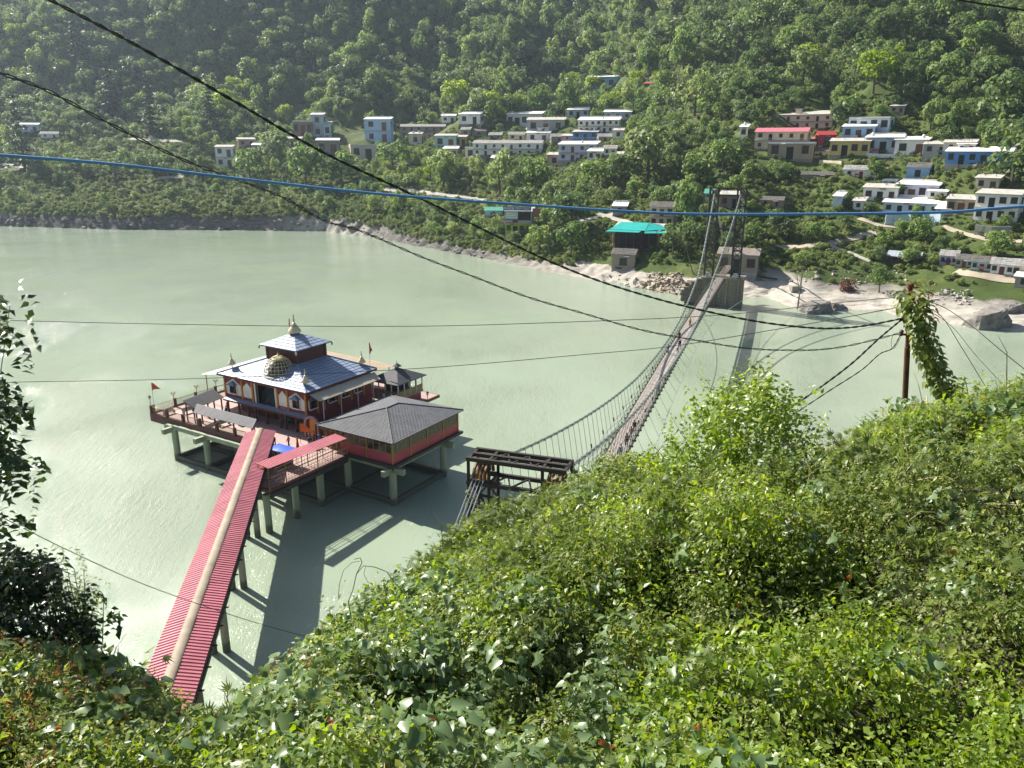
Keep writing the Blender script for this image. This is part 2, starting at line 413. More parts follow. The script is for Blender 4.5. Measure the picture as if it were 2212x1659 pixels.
M_gold = pm('cream_gold_metal', (.72,.62,.40), (.62,.52,.31), 2.0, .35, 0, metal=.35)
M_goldbar = pm('yellow_bar_paint', (.74,.64,.34), (.6,.5,.25), 2.0, .4)
M_slate = pm('dark_grey_shingle', (.075,.078,.088), (.05,.052,.06), 2.2, .75, .6, 26)
M_slatelt = pm('grey_shingle', (.115,.12,.132), (.08,.083,.093), .9, .7, .5, 26)
M_cream = pm('cream_roof_metal', (.46,.41,.32), (.38,.33,.25), .6, .5)
M_tan = pm('tan_roof_metal', (.42,.32,.22), (.50,.41,.30), .5, .55)
M_whiteroof = pm('white_roof_metal', (.60,.58,.53), (.5,.48,.44), .6, .5)
M_pink = pm('pink_red_paint', (.42,.06,.08), (.34,.045,.065), .6, .55)
M_pinkroof = pm('pink_roof_metal', (.50,.18,.215), (.42,.145,.175), .8, .6, spec=.2, vary=.09)
M_pinksheen = pm('pink_roof_painted_sheen', (.37,.105,.13), (.31,.085,.105), 1.0, .75, spec=.1)  # darker trough tone, painting the stripes that sky reflection leaves on the ribs
M_conc = tide(pm('pale_green_concrete', (.31,.35,.25), (.22,.25,.18), .9, .8, .4, 9, streak=True))
M_conc2 = tide(pm('weathered_concrete', (.30,.28,.22), (.19,.175,.14), .8, .85, .5, 8, streak=True))
M_floor = pm('pink_stone_floor', (.42,.29,.26), (.34,.24,.215), .8, .6)
M_edge = pm('stained_red_edge', (.16,.05,.045), (.07,.04,.035), .7, .8, .4, 6)
M_glass = pm('dark_glass', (.018,.016,.014), (.03,.026,.02), .6, .12, spec=.5)
M_mull = pm('yellow_frame_paint', (.36,.20,.035), (.27,.15,.03), 1.5, .6)
M_timber = pm('brown_timber', (.12,.06,.025), (.085,.042,.02), 2.0, .7, .3)
M_steel = pm('dark_steel', (.03,.028,.026), (.05,.04,.035), 2.0, .55)
M_yrail = pm('ochre_rail', (.30,.22,.09), (.2,.14,.06), 2.0, .6)
M_green = pm('green_bench_paint', (.03,.16,.10), (.02,.11,.07), 2, .5)

tm = tthing('temple', 'red and white riverside temple with blue grey tiled hip roof and cream finials', 'temple', (8.2, 25, 5.8))
def P(name, mb, mat, parent=tm, **k): return mb.build(name, mat, parent, **k)
# upper storey
fw = MB()
fw.box(2.0,2.3,16.6,22.75,8.5,12.05); fw.box(2.0,2.3,26.65,33.3,8.5,12.05); fw.box(2.0,2.3,22.75,26.65,11.75,12.05)
fw.box(2.3,15.0,16.6,16.9,5.8,12.05); fw.box(2.3,15.0,33.0,33.3,8.5,12.05); fw.box(14.7,15.0,16.9,33.0,5.8,12.05)
fw.box(2.0,15.0,16.6,33.3,8.3,8.497)
wall = P('wall', fw, M_red)
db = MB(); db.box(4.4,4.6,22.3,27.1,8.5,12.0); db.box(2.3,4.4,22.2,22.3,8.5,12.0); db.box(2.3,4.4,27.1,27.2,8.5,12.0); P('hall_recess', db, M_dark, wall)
rb = MB()
gg = [(i, j) for i in range(9) for j in range(8)]
vs = [(2.75+.5*math.sin(i*1.7+j)*.4+.9*(j/7.0)**1.5, 23.0+.44*i, 8.5+.36*j+.14*math.sin(i*2.1+j*1.3)) for i, j in gg]
rb.add(vs, [(i*8+j, (i+1)*8+j, (i+1)*8+j+1, i*8+j+1) for i in range(8) for j in range(7)])
P('tarpaulin', rb, M_tarp, wall, smooth=True)
for y in (22.62, 26.78): P('door_jamb', MB().box(1.93,2.35,y-.13,y+.13,8.5,11.9), M_white, wall)
P('door_head', MB().box(1.95,2.36,22.75,26.65,11.5,11.74), M_timber, wall)
for y in (16.75,20.2,22.2,27.3,29.5,33.15): P('pilaster', MB().tube([(1.93,y,8.5),(1.93,y,12.0)], .155, 10), M_orange)
for x in (3.9,5.2,8.0,10.6,13.2): P('pilaster', MB().box(x-.13,x+.13,16.44,16.6,8.5,12.0), M_orange)
def lobes(y0, y1, z0, z1, zt, k):
    """outline of a white panel with a scalloped pointed top"""
    c = (y0+y1)/2; h = (y1-y0)/2; pts = [(y0, z0), (y1, z0)]
    for sgn, order in ((1, range(k)), (-1, range(k-1, -1, -1))):
        for i in order:
            f0 = i/k; f1 = (i+1)/k
            for q in ((.0, .35, .7) if sgn > 0 else (.7, .35, .0)):
                f = f0+(f1-f0)*q; hh = h*(1-f)
                z = z1+(zt-z1)*(f0+(f1-f0)*math.sin(q*math.pi/2)**.6)
                pts.append((c+sgn*hh, z))
        if sgn > 0: pts.append((c, zt))
    return pts
for (y0,y1,k,zt) in ((16.98,20.02,4,11.55),(20.4,22.0,3,11.35),(27.5,29.3,3,11.35),(29.7,32.95,4,11.55)):
    pl = [(1.955, y, z) for y, z in lobes(y0, y1, 9.15, 10.6, zt, k)]
    b = MB(); n = len(pl); b.add(pl+[(2.02, y, z) for _, y, z in pl], [tuple(range(n))]+[(i, i+n, (i+1)%n+n, (i+1)%n) for i in range(n)])
    P('arched_panel', b, M_white)
def hooded(c, axis):
    """shuttered window under a small hipped hood; axis 0: in the front wall, 1: in the right wall"""
    def q(u0,u1,d0,d1,z0,z1):
        return (2.0-d1,2.0-d0,c+u0,c+u1,z0,z1) if axis == 0 else (c+u0,c+u1,16.6-d1,16.6-d0,z0,z1)
    fr = MB()
    for u0,u1,z0,z1 in ((-.55,-.43,9.45,10.75),(.43,.55,9.45,10.75),(-.43,.43,10.63,10.75),(-.43,.43,9.45,9.55)): fr.box(*q(u0,u1,.05,.32,z0,z1))
    win = P('window', fr, M_maroon)
    P('pane', MB().box(*q(-.43,.43,.05,.12,9.55,10.63)), M_glass, win)
    P('sill', MB().box(*q(-.75,.75,.05,.42,9.3,9.44)), M_white, win)
    h = MB()
    def v(u, d, z): return (2.0-d, c+u, z) if axis == 0 else (c+u, 16.6-d, z)
    h.add([v(-.85,.05,10.74), v(-.85,.72,10.70), v(.85,.72,10.70), v(.85,.05,10.74), v(0,.12,11.3)], [(0,1,4),(1,2,4),(2,3,4),(3,0,4),(0,3,2,1)])
    P('hood', h, M_hood, win)
    P('shutter', MB().box(*q(-.8,-.57,.06,.12,9.5,10.7)), M_white, win); P('shutter', MB().box(*q(.57,.8,.06,.12,9.5,10.7)), M_white, win)
for c in (18.5, 31.35): hooded(c, 0)
for c in (3.0, 6.6, 9.3, 11.9): hooded(c, 1)
P('notice_board', MB().box(1.9,1.99,20.6,21.8,8.62,9.05), pm('pale_red_board', (.42,.16,.14)))
# skirt roof over the ground floor
sk = MB(); sk.poly([(1.25,15.9,8.42),(1.25,33.0,8.42),(2.0,33.0,8.72),(2.0,15.9,8.72)], .09); P('skirt_roof', sk, M_hood)
P('skirt_fascia', MB().box(1.18,1.25,15.9,33.0,8.24,8.46), M_dkred)
# ground floor
gf = MB(); gf.box(4.2,4.4,16.9,33.0,5.8,8.3); gf.box(4.4,14.7,32.8,33.0,5.8,8.3); P('back_wall', gf, M_dkred)
for y in (16.7,18.9,21.0,22.0,24.8,27.1,28.6,30.6,33.0): P('column', MB().box(1.86,2.1,y-.12,y+.12,5.8,8.3), M_maroon)
for y0,y1 in ((16.82,18.78),(19.02,20.88),(22.12,24.68),(24.92,26.98),(28.72,30.48),(30.72,32.88)):
    b = MB(); K = 10
    for i in range(K):
        a0 = i/K; a1 = (i+1)/K; f = lambda a: 7.62+.5*math.sin(math.pi*a)**.6+.06*math.sin(a*math.pi*6)
        b.add([(1.98,y0+(y1-y0)*a0,8.3),(1.98,y0+(y1-y0)*a1,8.3),(1.98,y0+(y1-y0)*a1,f(a1)),(1.98,y0+(y1-y0)*a0,f(a0))], [(0,1,2,3)])
    P('arch_valance', b, M_timber)
for y in (18.0,20.0,23.5,26.0,29.6,31.8):
    P('door', MB().box(4.12,4.2,y-.5,y+.5,5.8,7.7), M_timber)
# roofs
def tiles(A, B, C, D, rows, wid, parent, mat, lift=.035, name='roof_tile'):
    """roof tiles on the slope A-B (eaves) to D-C (top), each overlapping the row below"""
    A,B,C,D = [Vector(q) for q in (A,B,C,D)]; nr = (B-A).cross(D-A).normalized(); nr = nr if nr.z > 0 else -nr
    L = (B-A).length; n = 0; eu = (B-A)/L
    for r in range(rows):
        t0 = r/rows; t1 = min(1.0, (r+.91)/rows)
        e = [(A.lerp(D, t), B.lerp(C, t)) for t in (t0, t1)]
        ua = [(x-A).dot(eu) for x, _ in e]; ub = [(y-A).dot(eu) for _, y in e]
        nc = int(math.ceil(L/wid)); sh = (r % 2)*wid*.0
        for c in range(nc+1):
            x0 = c*wid-sh+.03; x1 = (c+1)*wid-sh-.03
            q = []
            for k in (0, 1):
                a = min(max(x0, ua[k]), ub[k]); b_ = min(max(x1, ua[k]), ub[k]); q.append((a, b_))
            if q[0][1]-q[0][0] < .06: continue
            def pt(k, x):
                f = (x-ua[k])/max(1e-6, ub[k]-ua[k]); return e[k][0].lerp(e[k][1], f)
            p = [pt(0,q[0][0])+nr*(lift+.035), pt(0,q[0][1])+nr*(lift+.035), pt(1,q[1][1])+nr*lift, pt(1,q[1][0])+nr*lift]
            p = [v+nr*rnd.uniform(-.006,.006) for v in p]
            lo = [v-nr*.03 for v in p]
            MB().add(p+lo, [(0,1,2,3),(0,4,5,1),(1,5,6,2),(2,6,7,3),(3,7,4,0)]).build(name, mat, parent); n += 1
    return n
E0 = (1.37,15.85); E1 = (15.6,34.05); ZE = 12.1; I0 = (5.9,22.0); I1 = (11.4,28.0); ZI = 14.22
e = [(E0[0],E0[1],ZE),(E1[0],E0[1],ZE),(E1[0],E1[1],ZE),(E0[0],E1[1],ZE)]
i_ = [(I0[0],I0[1],ZI),(I1[0],I0[1],ZI),(I1[0],I1[1],ZI),(I0[0],I1[1],ZI)]
rf = MB()
for k in range(4): rf.poly([e[k], e[(k+1)%4], i_[(k+1)%4], i_[k]], .1)
roof = P('roof', rf, M_tileback)
tiles(e[3], e[0], i_[0], i_[3], 9, .92, roof, M_tileblue)      # front slope
tiles(e[0], e[1], i_[1], i_[0], 10, .92, roof, M_tileblue)     # right slope
rest = MB()
for k in (1, 2):                                              # the two far slopes, joined
    A,B,C,D = [Vector(x) for x in (e[k], e[k+1 if k < 3 else 0], i_[k+1 if k < 3 else 0], i_[k])]
    for r in range(9):
        for c in range(14):
            q = [A.lerp(D,r/9).lerp(B.lerp(C,r/9), (c+.03)/14), A.lerp(D,r/9).lerp(B.lerp(C,r/9), (c+.97)/14), A.lerp(D,(r+1)/9).lerp(B.lerp(C,(r+1)/9), (c+.97)/14), A.lerp(D,(r+1)/9).lerp(B.lerp(C,(r+1)/9), (c+.03)/14)]
            q = [v+Vector((0,0,.07 if j < 2 else .03)) for j, v in enumerate(q)]; rest.add(q, [(0,1,2,3)])
tag(P('far_roof_tiles', rest, M_tileblue, roof), kind='stuff')
for k in range(4): P('hip_cap', MB().tube([Vector(e[k])+Vector((0,0,.1)), Vector(i_[k])+Vector((0,0,.1))], .09, 6), M_tileblue, roof)
fb = MB()
for k in range(4):
    a = Vector(e[k]); b = Vector(e[(k+1)%4]); fb.bar(a+Vector((0,0,-.1)), b+Vector((0,0,-.1)), .08, .24)
P('fascia', fb, M_dkred)
# upper box
ub = MB(); ub.box(I0[0],I1[0],I0[1],I1[1],13.4,16.35); tower = P('upper_wall', ub, M_dkred)
for k in range(4):
    y = I0[1]+.25+k*1.42; b = MB()
    b.add([(I0[0]-.04,y+1.25-1.25*q+.0,z) for q,z in ((0,14.6),(1,14.6),(1,15.6),(.75,15.95),(.5,16.1),(.25,15.95),(0,15.6))], [tuple(range(7))]); P('blind_arch', b, M_maroon, tower)
    x = I0[0]+.2+k*1.3; b = MB()
    b.add([(x+1.15*q,I0[1]-.04,z) for q,z in ((0,14.6),(1,14.6),(1,15.6),(.75,15.95),(.5,16.1),(.25,15.95),(0,15.6))], [tuple(range(7))]); P('blind_arch', b, M_maroon, tower)
for x, y in ((I0[0],I0[1]),(I1[0],I0[1]),(I0[0],I1[1]),(I1[0],I1[1])): P('corner_post', MB().box(x-.17,x+.17,y-.17,y+.17,13.6,16.35), M_maroon, tower)
u = [(4.95,21.1,16.38),(12.0,21.1,16.38),(12.0,28.6,16.38),(4.95,28.6,16.38)]; ap = (8.45,24.85,17.95)
uf = MB()
for k in range(4): uf.add([u[k], u[(k+1)%4], ap], [(0,1,2)])
uf.poly(u, .12)
uroof = P('upper_roof', uf, M_tileback)
tiles(u[3], u[0], ap, ap, 6, .8, uroof, M_tileblue); tiles(u[0], u[1], ap, ap, 6, .8, uroof, M_tileblue)
for k in range(4): P('bracket', MB().box(u[k][0]-.1,u[k][0]+.1,u[k][1]-.1,u[k][1]+.1,15.85,16.3), M_whiteroof, uroof)
def finial(x, y, zr, zc, s, tip):
    """cream cone on a pole with a stacked spire"""
    f = P('finial', MB().lathe((x,y,0), [(.09*s,zr),(.09*s,zc),(.2*s,zc+.02)], 8), M_gold)
    h = tip-zc
    P('finial_cone', MB().lathe((x,y,zc), [(.58*s,0),(.60*s,.03),(.56*s,.10*h),(.40*s,.24*h),(.20*s,.42*h),(.08*s,.54*h)], 20), M_gold, f, smooth=True)
    P('finial_spire', MB().lathe((x,y,zc), [(.06*s,.52*h),(.13*s,.57*h),(.05*s,.62*h),(.15*s,.67*h),(.05*s,.73*h),(.10*s,.78*h),(.03*s,.83*h),(.07*s,.87*h),(.015,h)], 10), M_gold, f, smooth=True)
    return f
finial(2.85,17.4,12.3,13.1,1.0,14.95); finial(2.85,32.3,12.6,13.38,1.0,15.2); finial(14.3,17.6,12.4,13.1,1.0,14.95); finial(14.3,32.4,12.4,13.2,1.0,15.0)
finial(8.45,24.85,17.7,18.0,1.62,20.75)
P('lamp_box', MB().box(8.2,8.6,24.0,24.3,17.9,18.05), M_steel)
# skeletal dome over the well
dc = Vector((4.35,24.1,12.75)); DR = 2.12; DH = 2.75
dome = P('dome', MB().tube([dc+Vector((DR*math.cos(a*math.pi/12), DR*math.sin(a*math.pi/12), 0)) for a in range(25)], .06, 5), M_goldbar)
for k in range(24):
    a = k*math.pi/12
    P('dome_rib', MB().tube([dc+Vector((DR*math.cos(a)*math.cos(q), DR*math.sin(a)*math.cos(q), DH*math.sin(q))) for q in [i*math.pi/2/9*.98 for i in range(10)]], .035, 4, False), M_goldbar, dome)
for i in range(1, 8):
    q = i*math.pi/2/8
    P('dome_ring', MB().tube([dc+Vector((DR*math.cos(q)*math.cos(a*math.pi/12), DR*math.cos(q)*math.sin(a*math.pi/12), DH*math.sin(q))) for a in range(25)], .032, 4, False), M_goldbar, dome)
cap = MB().lathe(dc, [(DR*math.cos(q)*1.0, DH*math.sin(q)*.99) for q in [R(x) for x in (62,68,74,80,86,89)]]+[(.1,DH+.05),(.16,DH+.15),(.04,DH+.3),(.02,DH+.55)], 24)
P('dome_cap', cap, M_goldbar, dome)
ib = MB(); vv = []; ff = []
for j in range(7):
    for a in range(16):
        q = j*math.pi/2/6; r = 1.72*(1+.10*math.sin(a*2.7+j*1.9)); vv.append(dc+Vector((r*math.cos(q)*math.cos(a*math.pi/8), r*math.cos(q)*math.sin(a*math.pi/8), 2.2*math.sin(q)-.25+.1*math.sin(a*3+j))))
for j in range(6):
    for a in range(16): ff.append((j*16+a, j*16+(a+1)%16, (j+1)*16+(a+1)%16, (j+1)*16+a))
P('dome_mound', ib.add(vv, ff), pm('grey_rock_mound', (.10,.095,.085), (.03,.03,.028), 1.6, .85, .8, 5), dome)
# metal canopies round the temple
cn = MB().corr((2.2,14.2,11.02),(14.5,14.2,11.02),(15.0,15.85,11.75),(1.9,15.85,11.75), 60, .02); can = P('side_canopy', cn, M_cream)
for x in (2.8,6.2,9.6,12.9): P('canopy_post', MB().tube([(x,14.3,5.8),(x,14.3,11.0)], .07, 8), M_whiteroof, can)
P('canopy_beam', MB().bar((2.2,14.28,10.93),(14.5,14.28,10.93), .08, .12), M_steel, can)
c2 = MB().corr((3.6,40.7,10.4),(24.6,41.2,10.3),(16.2,34.2,11.7),(2.4,34.2,11.75), 60, .02); rc = P('rear_canopy', c2, M_whiteroof)
c3 = MB().corr((24.9,40.9,10.2),(25.4,20.6,9.6),(16.0,16.6,11.4),(16.3,34.2,11.6), 70, .02); rc2 = P('rear_canopy', c3, M_tan)
for x in (4.2,10,17,24): P('canopy_post', MB().tube([(x,40.4,5.8),(x,40.4,10.4)], .07, 6), M_mull, rc)
for y in (21.5,28,34): P('canopy_post', MB().tube([(24.8,y,5.8),(24.8,y,9.8)], .07, 6), M_mull, rc2)
# arched gateway between temple and hall
ag = MB()
def arch(c, r, th, x0, x1, zb, zc, n=14):
    pts = [(c-r, zb)]+[(c-r*math.cos(math.pi*i/n), zc+r*math.sin(math.pi*i/n)) for i in range(n+1)]+[(c+r, zb)]
    pin = [(c-(r-th), zb)]+[(c-(r-th)*math.cos(math.pi*i/n), zc+(r-th)*math.sin(math.pi*i/n)) for i in range(n+1)]+[(c+(r-th), zb)]
    b = MB(); n2 = len(pts)
    v = [(x0,y,z) for y,z in pts]+[(x0,y,z) for y,z in pin]+[(x1,y,z) for y,z in pts]+[(x1,y,z) for y,z in pin]
    fs = []
    for i in range(n2-1):
        fs += [(i,i+1,n2+i+1,n2+i),(2*n2+i,3*n2+i,3*n2+i+1,2*n2+i+1),(i,2*n2+i,2*n2+i+1,i+1),(n2+i,n2+i+1,3*n2+i+1,3*n2+i)]
    return b.add(v, fs)
gate = P('arched_gateway', arch(14.95,1.35,.22,.9,1.25,5.8,7.75), pm('pale_pink_arch', (.46,.28,.25), (.3,.16,.15), 4, .6))
P('gate_door', MB().box(1.3,1.4,14.6,15.6,5.8,8.6), M_orange, gate); P('gate_wall', MB().box(1.42,1.6,13.3,16.4,5.8,8.2), M_dkred, gate)
# stair up to the side pavilion
st_ = MB()
for i in range(9): st_.box(9.9+i*.5,10.4+i*.5,12.9,14.1,5.8,6.0+i*.17)
P('stair', st_, M_conc2)
P('stair_rail', MB().bar((9.9,12.85,6.9),(14.2,12.85,8.4),.07,.07).bar((9.9,12.85,5.8),(9.9,12.85,6.9),.07).bar((14.2,12.85,5.8),(14.2,12.85,8.4),.07), M_yrail)
P('gallery_floor', MB().box(14.4,17.2,12.9,16.6,7.2,7.4), M_conc2)
for i in range(6): P('gallery_panel', MB().box(14.45+i*.47,14.88+i*.47,12.85,12.9,7.4,8.3), M_yrail)

# ---------------------------------------------------------------- platform on piers
pf = tthing('temple_platform', 'concrete platform on round piers standing in the river under the temple', 'platform', (8, 20, 0))
poly = [(-4.1,43),(26,43),(26,12.2),(14.2,12.2),(14.2,.0),(.0,.0),(.0,7.2),(-13.2,7.3),(-13.6,9.6),(-7.2,14.3),(-7.0,18.4),(-4.1,20.5)]
sl_ = MB(); sl_.poly([(x,y,5.8) for x,y in poly], .45); slab = P('slab', sl_, [M_edge], pf)
fl = MB(); fl.poly([(x,y,5.806) for x,y in [(-3.9,42.8),(25.8,42.8),(25.8,12.4),(1.7,12.4),(.2,7.5),(-13.0,7.5),(-13.3,9.5),(-7.0,14.3),(-6.8,18.4),(-3.9,20.4)]]); P('paving', fl, M_floor, pf)
kb = MB(); kb.box(-4.16,-4.1,20.5,43.06,4.75,6.05); kb.box(-4.1,26,43.0,43.06,4.75,6.05); P('edge_band', kb, M_edge, pf)
b = MB()
cols = [-4.5,.5,11.1,22]; rows = [.6,8.3,15.3,22.8,30.1,37.1]
pts = [(x,y) for x in cols for y in rows if not (y < 1 and x in (-4.5,22))]
for x, y in pts: P('pier', MB().tube([(x,y,-3),(x,y,4.75)], .47, 16), M_conc, pf, smooth=False)
for (x,y) in ((-13,8.4),(-8.6,8.4)): P('pier', MB().tube([(x,y,-3),(x,y,4.9)], .42, 14), M_conc, pf)
for x, y in pts:
    for dx, dy in ((1,0),(0,1)):
        q = [(a,b_) for a,b_ in pts if (dx and b_ == y and a > x) or (dy and a == x and b_ > y)]
        if not q: continue
        a, b_ = min(q, key=lambda s_: s_[0]+s_[1])
        o = .44
        P('tie_beam', MB().bar((x+dx*o,y+dy*o,.38),(a-dx*o,b_-dy*o,.38),.5,.62), M_conc2, pf)
        P('cap_beam', MB().bar((x-dx*.0,y,5.02),(a,b_,5.02),.5,.62), M_conc, pf) if not dx else P('cap_beam', MB().bar((x,y,5.01),(a,b_,5.01),.45,.6), M_conc, pf)
for x,y,dx,dy in ((-4.5,37.1,-1,0),(-4.5,37.1,0,1),(-4.5,30.1,-1,0),(.5,.6,-1,0),(.5,.6,0,-1),(11.1,.6,1,0),(11.1,.6,0,-1)):
    P('bracket_beam', MB().bar((x+dx*.4,y+dy*.4,4.85),(x+dx*1.9,y+dy*1.9,4.85),.55,.75), M_conc, pf)
# railings
def railing(a, b, n, label):
    a = Vector((*a, 5.8)); b = Vector((*b, 5.8)); d = (b-a)/n
    rl = tthing('platform_railing', label, 'railing', tuple(a), 'railings round the temple platform')
    for i in range(n+1):
        q = a+d*i; P('rail_post', MB().box(q.x-.17,q.x+.17,q.y-.17,q.y+.17,5.8,7.15), M_maroon, rl)
    for i in range(n):
        q = a+d*i; p2 = q+d; m = MB(); e_ = d.normalized()*.2
        for z in (6.05, 7.0): m.bar(q+e_+Vector((0,0,z-5.8)), p2-e_+Vector((0,0,z-5.8)), .07, .08)
        k = max(4, int(d.length/.22))
        for j in range(1, k):
            c = q+d*(j/k); m.bar(c+Vector((0,0,.25)), c+Vector((0,0,1.2)), .035)
        P('rail_panel', m, M_yrail, rl)
railing((-3.95,20.8),(-3.95,42.85),6,'ochre railing with red posts along the ramp side of the temple platform')
railing((-3.6,42.85),(25.8,42.85),8,'ochre railing with red posts along the far left edge of the temple platform')
def lamp(x, y, z, h, kind, label):
    l = tthing('lamp_post', label, 'lamp post', (x,y,z), 'lamps along the temple platform edge')
    P('pole', MB().tube([(x,y,z),(x,y,z+h)], .045, 8), M_steel, l)
    if kind == 'lantern':
        P('lantern', MB().lathe((x,y,z+h), [(.06,0),(.17,.18),(.19,.42),(.05,.46)], 8), pm('pale_lamp_glass', (.6,.57,.5)), l)
        P('lamp_cap', MB().lathe((x,y,z+h+.44), [(.24,0),(.12,.14),(.02,.28)], 8), M_steel, l)
    else:
        for k in range(4):
            a = k*math.pi/2+.4; q = (x+.3*math.cos(a), y+.3*math.sin(a), z+h)
            P('lamp_arm', MB().tube([(x,y,z+h*.75),(x+.28*math.cos(a),y+.28*math.sin(a),z+h*.8),q], .025, 5), M_yrail, l)
            P('lamp_shade', MB().lathe(q, [(.03,0),(.11,.1),(.13,.2),(.04,.24)], 8), M_yrail, l)
lamp(-3.95,42.9,7.15,.85,'lantern','dark lantern on the left corner post of the temple platform')
for i, x in enumerate((-.1,4.0,7.6)): lamp(x,42.86,7.15,.8,'arms',['four armed ochre lamp nearest the left corner of the far platform rail','middle four armed ochre lamp on the far platform rail','four armed ochre lamp beside the white canopy post on the far rail'][i])
lamp(15.2,6.2,8.7,.9,'lantern','small white lantern rising behind the ridge of the grey hall roof')

# ---------------------------------------------------------------- grey roofed hall
ha = tthing('assembly_hall', 'low hall with grey shingle roof and pink red band at the near platform corner', 'hall', (7, 6, 5.8))
P('floor_slab', MB().box(-.45,14.5,-.45,8.9,5.42,5.78), M_steel, ha)
hw = MB(); hw.box(0,.16,0,8.6,5.8,7.1); hw.box(.16,14,0,.16,5.8,7.1); hw.box(13.84,14,.16,12,5.8,7.1); P('wall', hw, M_pink, ha)
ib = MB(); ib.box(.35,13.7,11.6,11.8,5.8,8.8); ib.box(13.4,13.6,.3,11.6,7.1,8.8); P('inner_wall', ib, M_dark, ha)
for x in (0.02,3.5,7.0,10.5,13.9): P('post', MB().box(x-.09,x+.09,-.05,.13,5.8,8.8), M_mull, ha)
for y in (4.3,8.6): P('post', MB().box(-.05,.13,y-.09,y+.09,5.8,8.8), M_mull, ha)
def bay(p0, p1, n, ax):
    for i in range(n):
        u0 = p0+(p1-p0)*i/n; u1 = p0+(p1-p0)*(i+1)/n
        f = MB()
        def q(a,b,d0,d1,z0,z1): return (a,b,d0,d1,z0,z1) if ax == 1 else (d0,d1,a,b,z0,z1)
        f.box(*q(u0,u0+.05,.02,.1,7.1,8.8)); f.box(*q(u1-.05,u1,.02,.1,7.1,8.8)); f.box(*q(u0+.05,u1-.05,.02,.1,7.1,7.17)); f.box(*q(u0+.05,u1-.05,.02,.1,8.72,8.8)); 
        if ax == 0: f.box(*q(u0+.05,u1-.05,.02,.1,8.15,8.2))
        w_ = P('window', f, M_mull, ha); P('pane', MB().box(*q(u0+.05,u1-.05,.04,.07,7.17,8.72)), M_glass, w_)
bay(.11,3.41,4,1); bay(3.59,6.91,4,1); bay(7.09,10.41,4,1); bay(10.59,13.81,4,1); bay(.11,4.21,4,0); bay(4.39,8.51,4,0)
for i in range(4):
    y0 = 8.72+i*.85; m = MB()
    for z in (5.95,7.1,8.2): m.box(.02,.1,y0,y0+.85,z,z+.06)
    m.box(.0,.12,y0,y0+.07,5.8,8.8); P('lattice_panel', m, M_mull, ha)
P('back_screen', MB().box(.3,.36,8.7,12.1,5.8,8.8), M_timber, ha)
h = [(-.5,-.5,8.82),(14.6,-.5,8.82),(14.6,12.6,8.82),(-.5,12.6,8.82)]; ra = (6.2,6.1,10.35); rbp = (8.6,6.1,10.35)
for nm, pl, mt in (('front', [h[3],h[0],ra], M_slatelt), ('right', [h[0],h[1],rbp,ra], M_slatelt), ('far', [h[1],h[2],rbp], M_slatelt), ('back', [h[2],h[3],ra,rbp], M_slatelt)):
    b = MB()
    if len(pl) == 3: pl = [pl[0], pl[1], pl[2], pl[2]]
    A,B,C,D = [Vector(x) for x in pl]; nr = (B-A).cross(D-A).normalized(); nr = nr if nr.z > 0 else -nr
    rows_ = 26
    for r in range(rows_):                       # shingle courses: each a wavy lap proud of the one below
        a0 = A.lerp(D, r/rows_); b0 = B.lerp(C, r/rows_); a1 = A.lerp(D, (r+1.05)/rows_); b1 = B.lerp(C, (r+1.05)/rows_)
        n = max(2, int((b0-a0).length/.30)); vs = []
        for i in range(n+1):
            wv = .014 if i % 2 else -.004
            vs += [a0.lerp(b0, i/n)+nr*(.05+wv), a1.lerp(b1, i/n)+nr*(.012+wv)]
        b.add(vs, [(2*i,2*i+2,2*i+3,2*i+1) for i in range(n)])
        b.add([a0+nr*.05, b0+nr*.05, b0, a0], [(0,1,2,3)])
    b.poly(pl if len(set(map(tuple,pl))) == 4 else pl[:3], .1)
    P('roof_slope', b, mt, ha)
rc_ = MB()
for a_, b_ in ((h[0],ra),(h[1],rbp),(h[2],rbp),(h[3],ra),(ra,rbp)): rc_.tube([Vector(a_)+Vector((0,0,.07)), Vector(b_)+Vector((0,0,.07))], .09, 6)
P('hip_cap', rc_, M_slatelt, ha)
P('gutter', MB().bar((14.4,-.42,5.6),(-.42,-.42,5.6),.12,.2).bar((-.42,-.42,5.6),(-.42,8.9,5.6),.12,.2), M_steel, ha)

# ---------------------------------------------------------------- side pavilion
gz = tthing('pavilion', 'small glazed pavilion with dark hip roof beside the temple', 'pavilion', (20.2, 15.9, 5.8))
P('floor_slab', MB().box(17.2,23.2,13.3,18.6,7.0,7.3), M_conc2, gz)
P('under_wall', MB().box(17.5,23.0,13.6,18.4,5.8,7.0), M_red, gz)
gr = MB(); q = [(16.7,12.9,9.6),(23.7,12.9,9.6),(23.7,19.0,9.6),(16.7,19.0,9.6)]; a_ = (20.2,15.9,11.2)
for k in range(4): gr.add([q[k], q[(k+1)%4], a_], [(0,1,2)])
gr.poly(q, .12); r_ = P('roof', gr, M_slate, gz)
P('roof_cap', MB().lathe((20.2,15.9,11.2), [(.3,-.15),(.3,.25),(.75,.2),(.1,.65),(.04,.7),(.03,1.1)], 8), M_slate, r_)
for x in (17.3,18.75,20.2,21.65,23.1):
    for y in (13.4,18.5): P('column', MB().box(x-.07,x+.07,y-.07,y+.07,7.3,9.55), M_white, gz)
for y in (14.7,15.9,17.2):
    for x in (17.3,23.1): P('column', MB().box(x-.07,x+.07,y-.07,y+.07,7.3,9.55), M_white, gz)
for i in range(4):
    x = 17.4+i*1.44; P('rail_panel', MB().box(x,x+1.3,13.3,13.36,7.35,8.3), M_yrail, gz); y = 13.5+i*1.25; P('rail_panel', MB().box(17.2,17.26,y,y+1.15,7.35,8.3), M_yrail, gz)
P('glazing', MB().box(17.5,22.9,15.9,15.95,7.4,9.5), M_dark, gz)

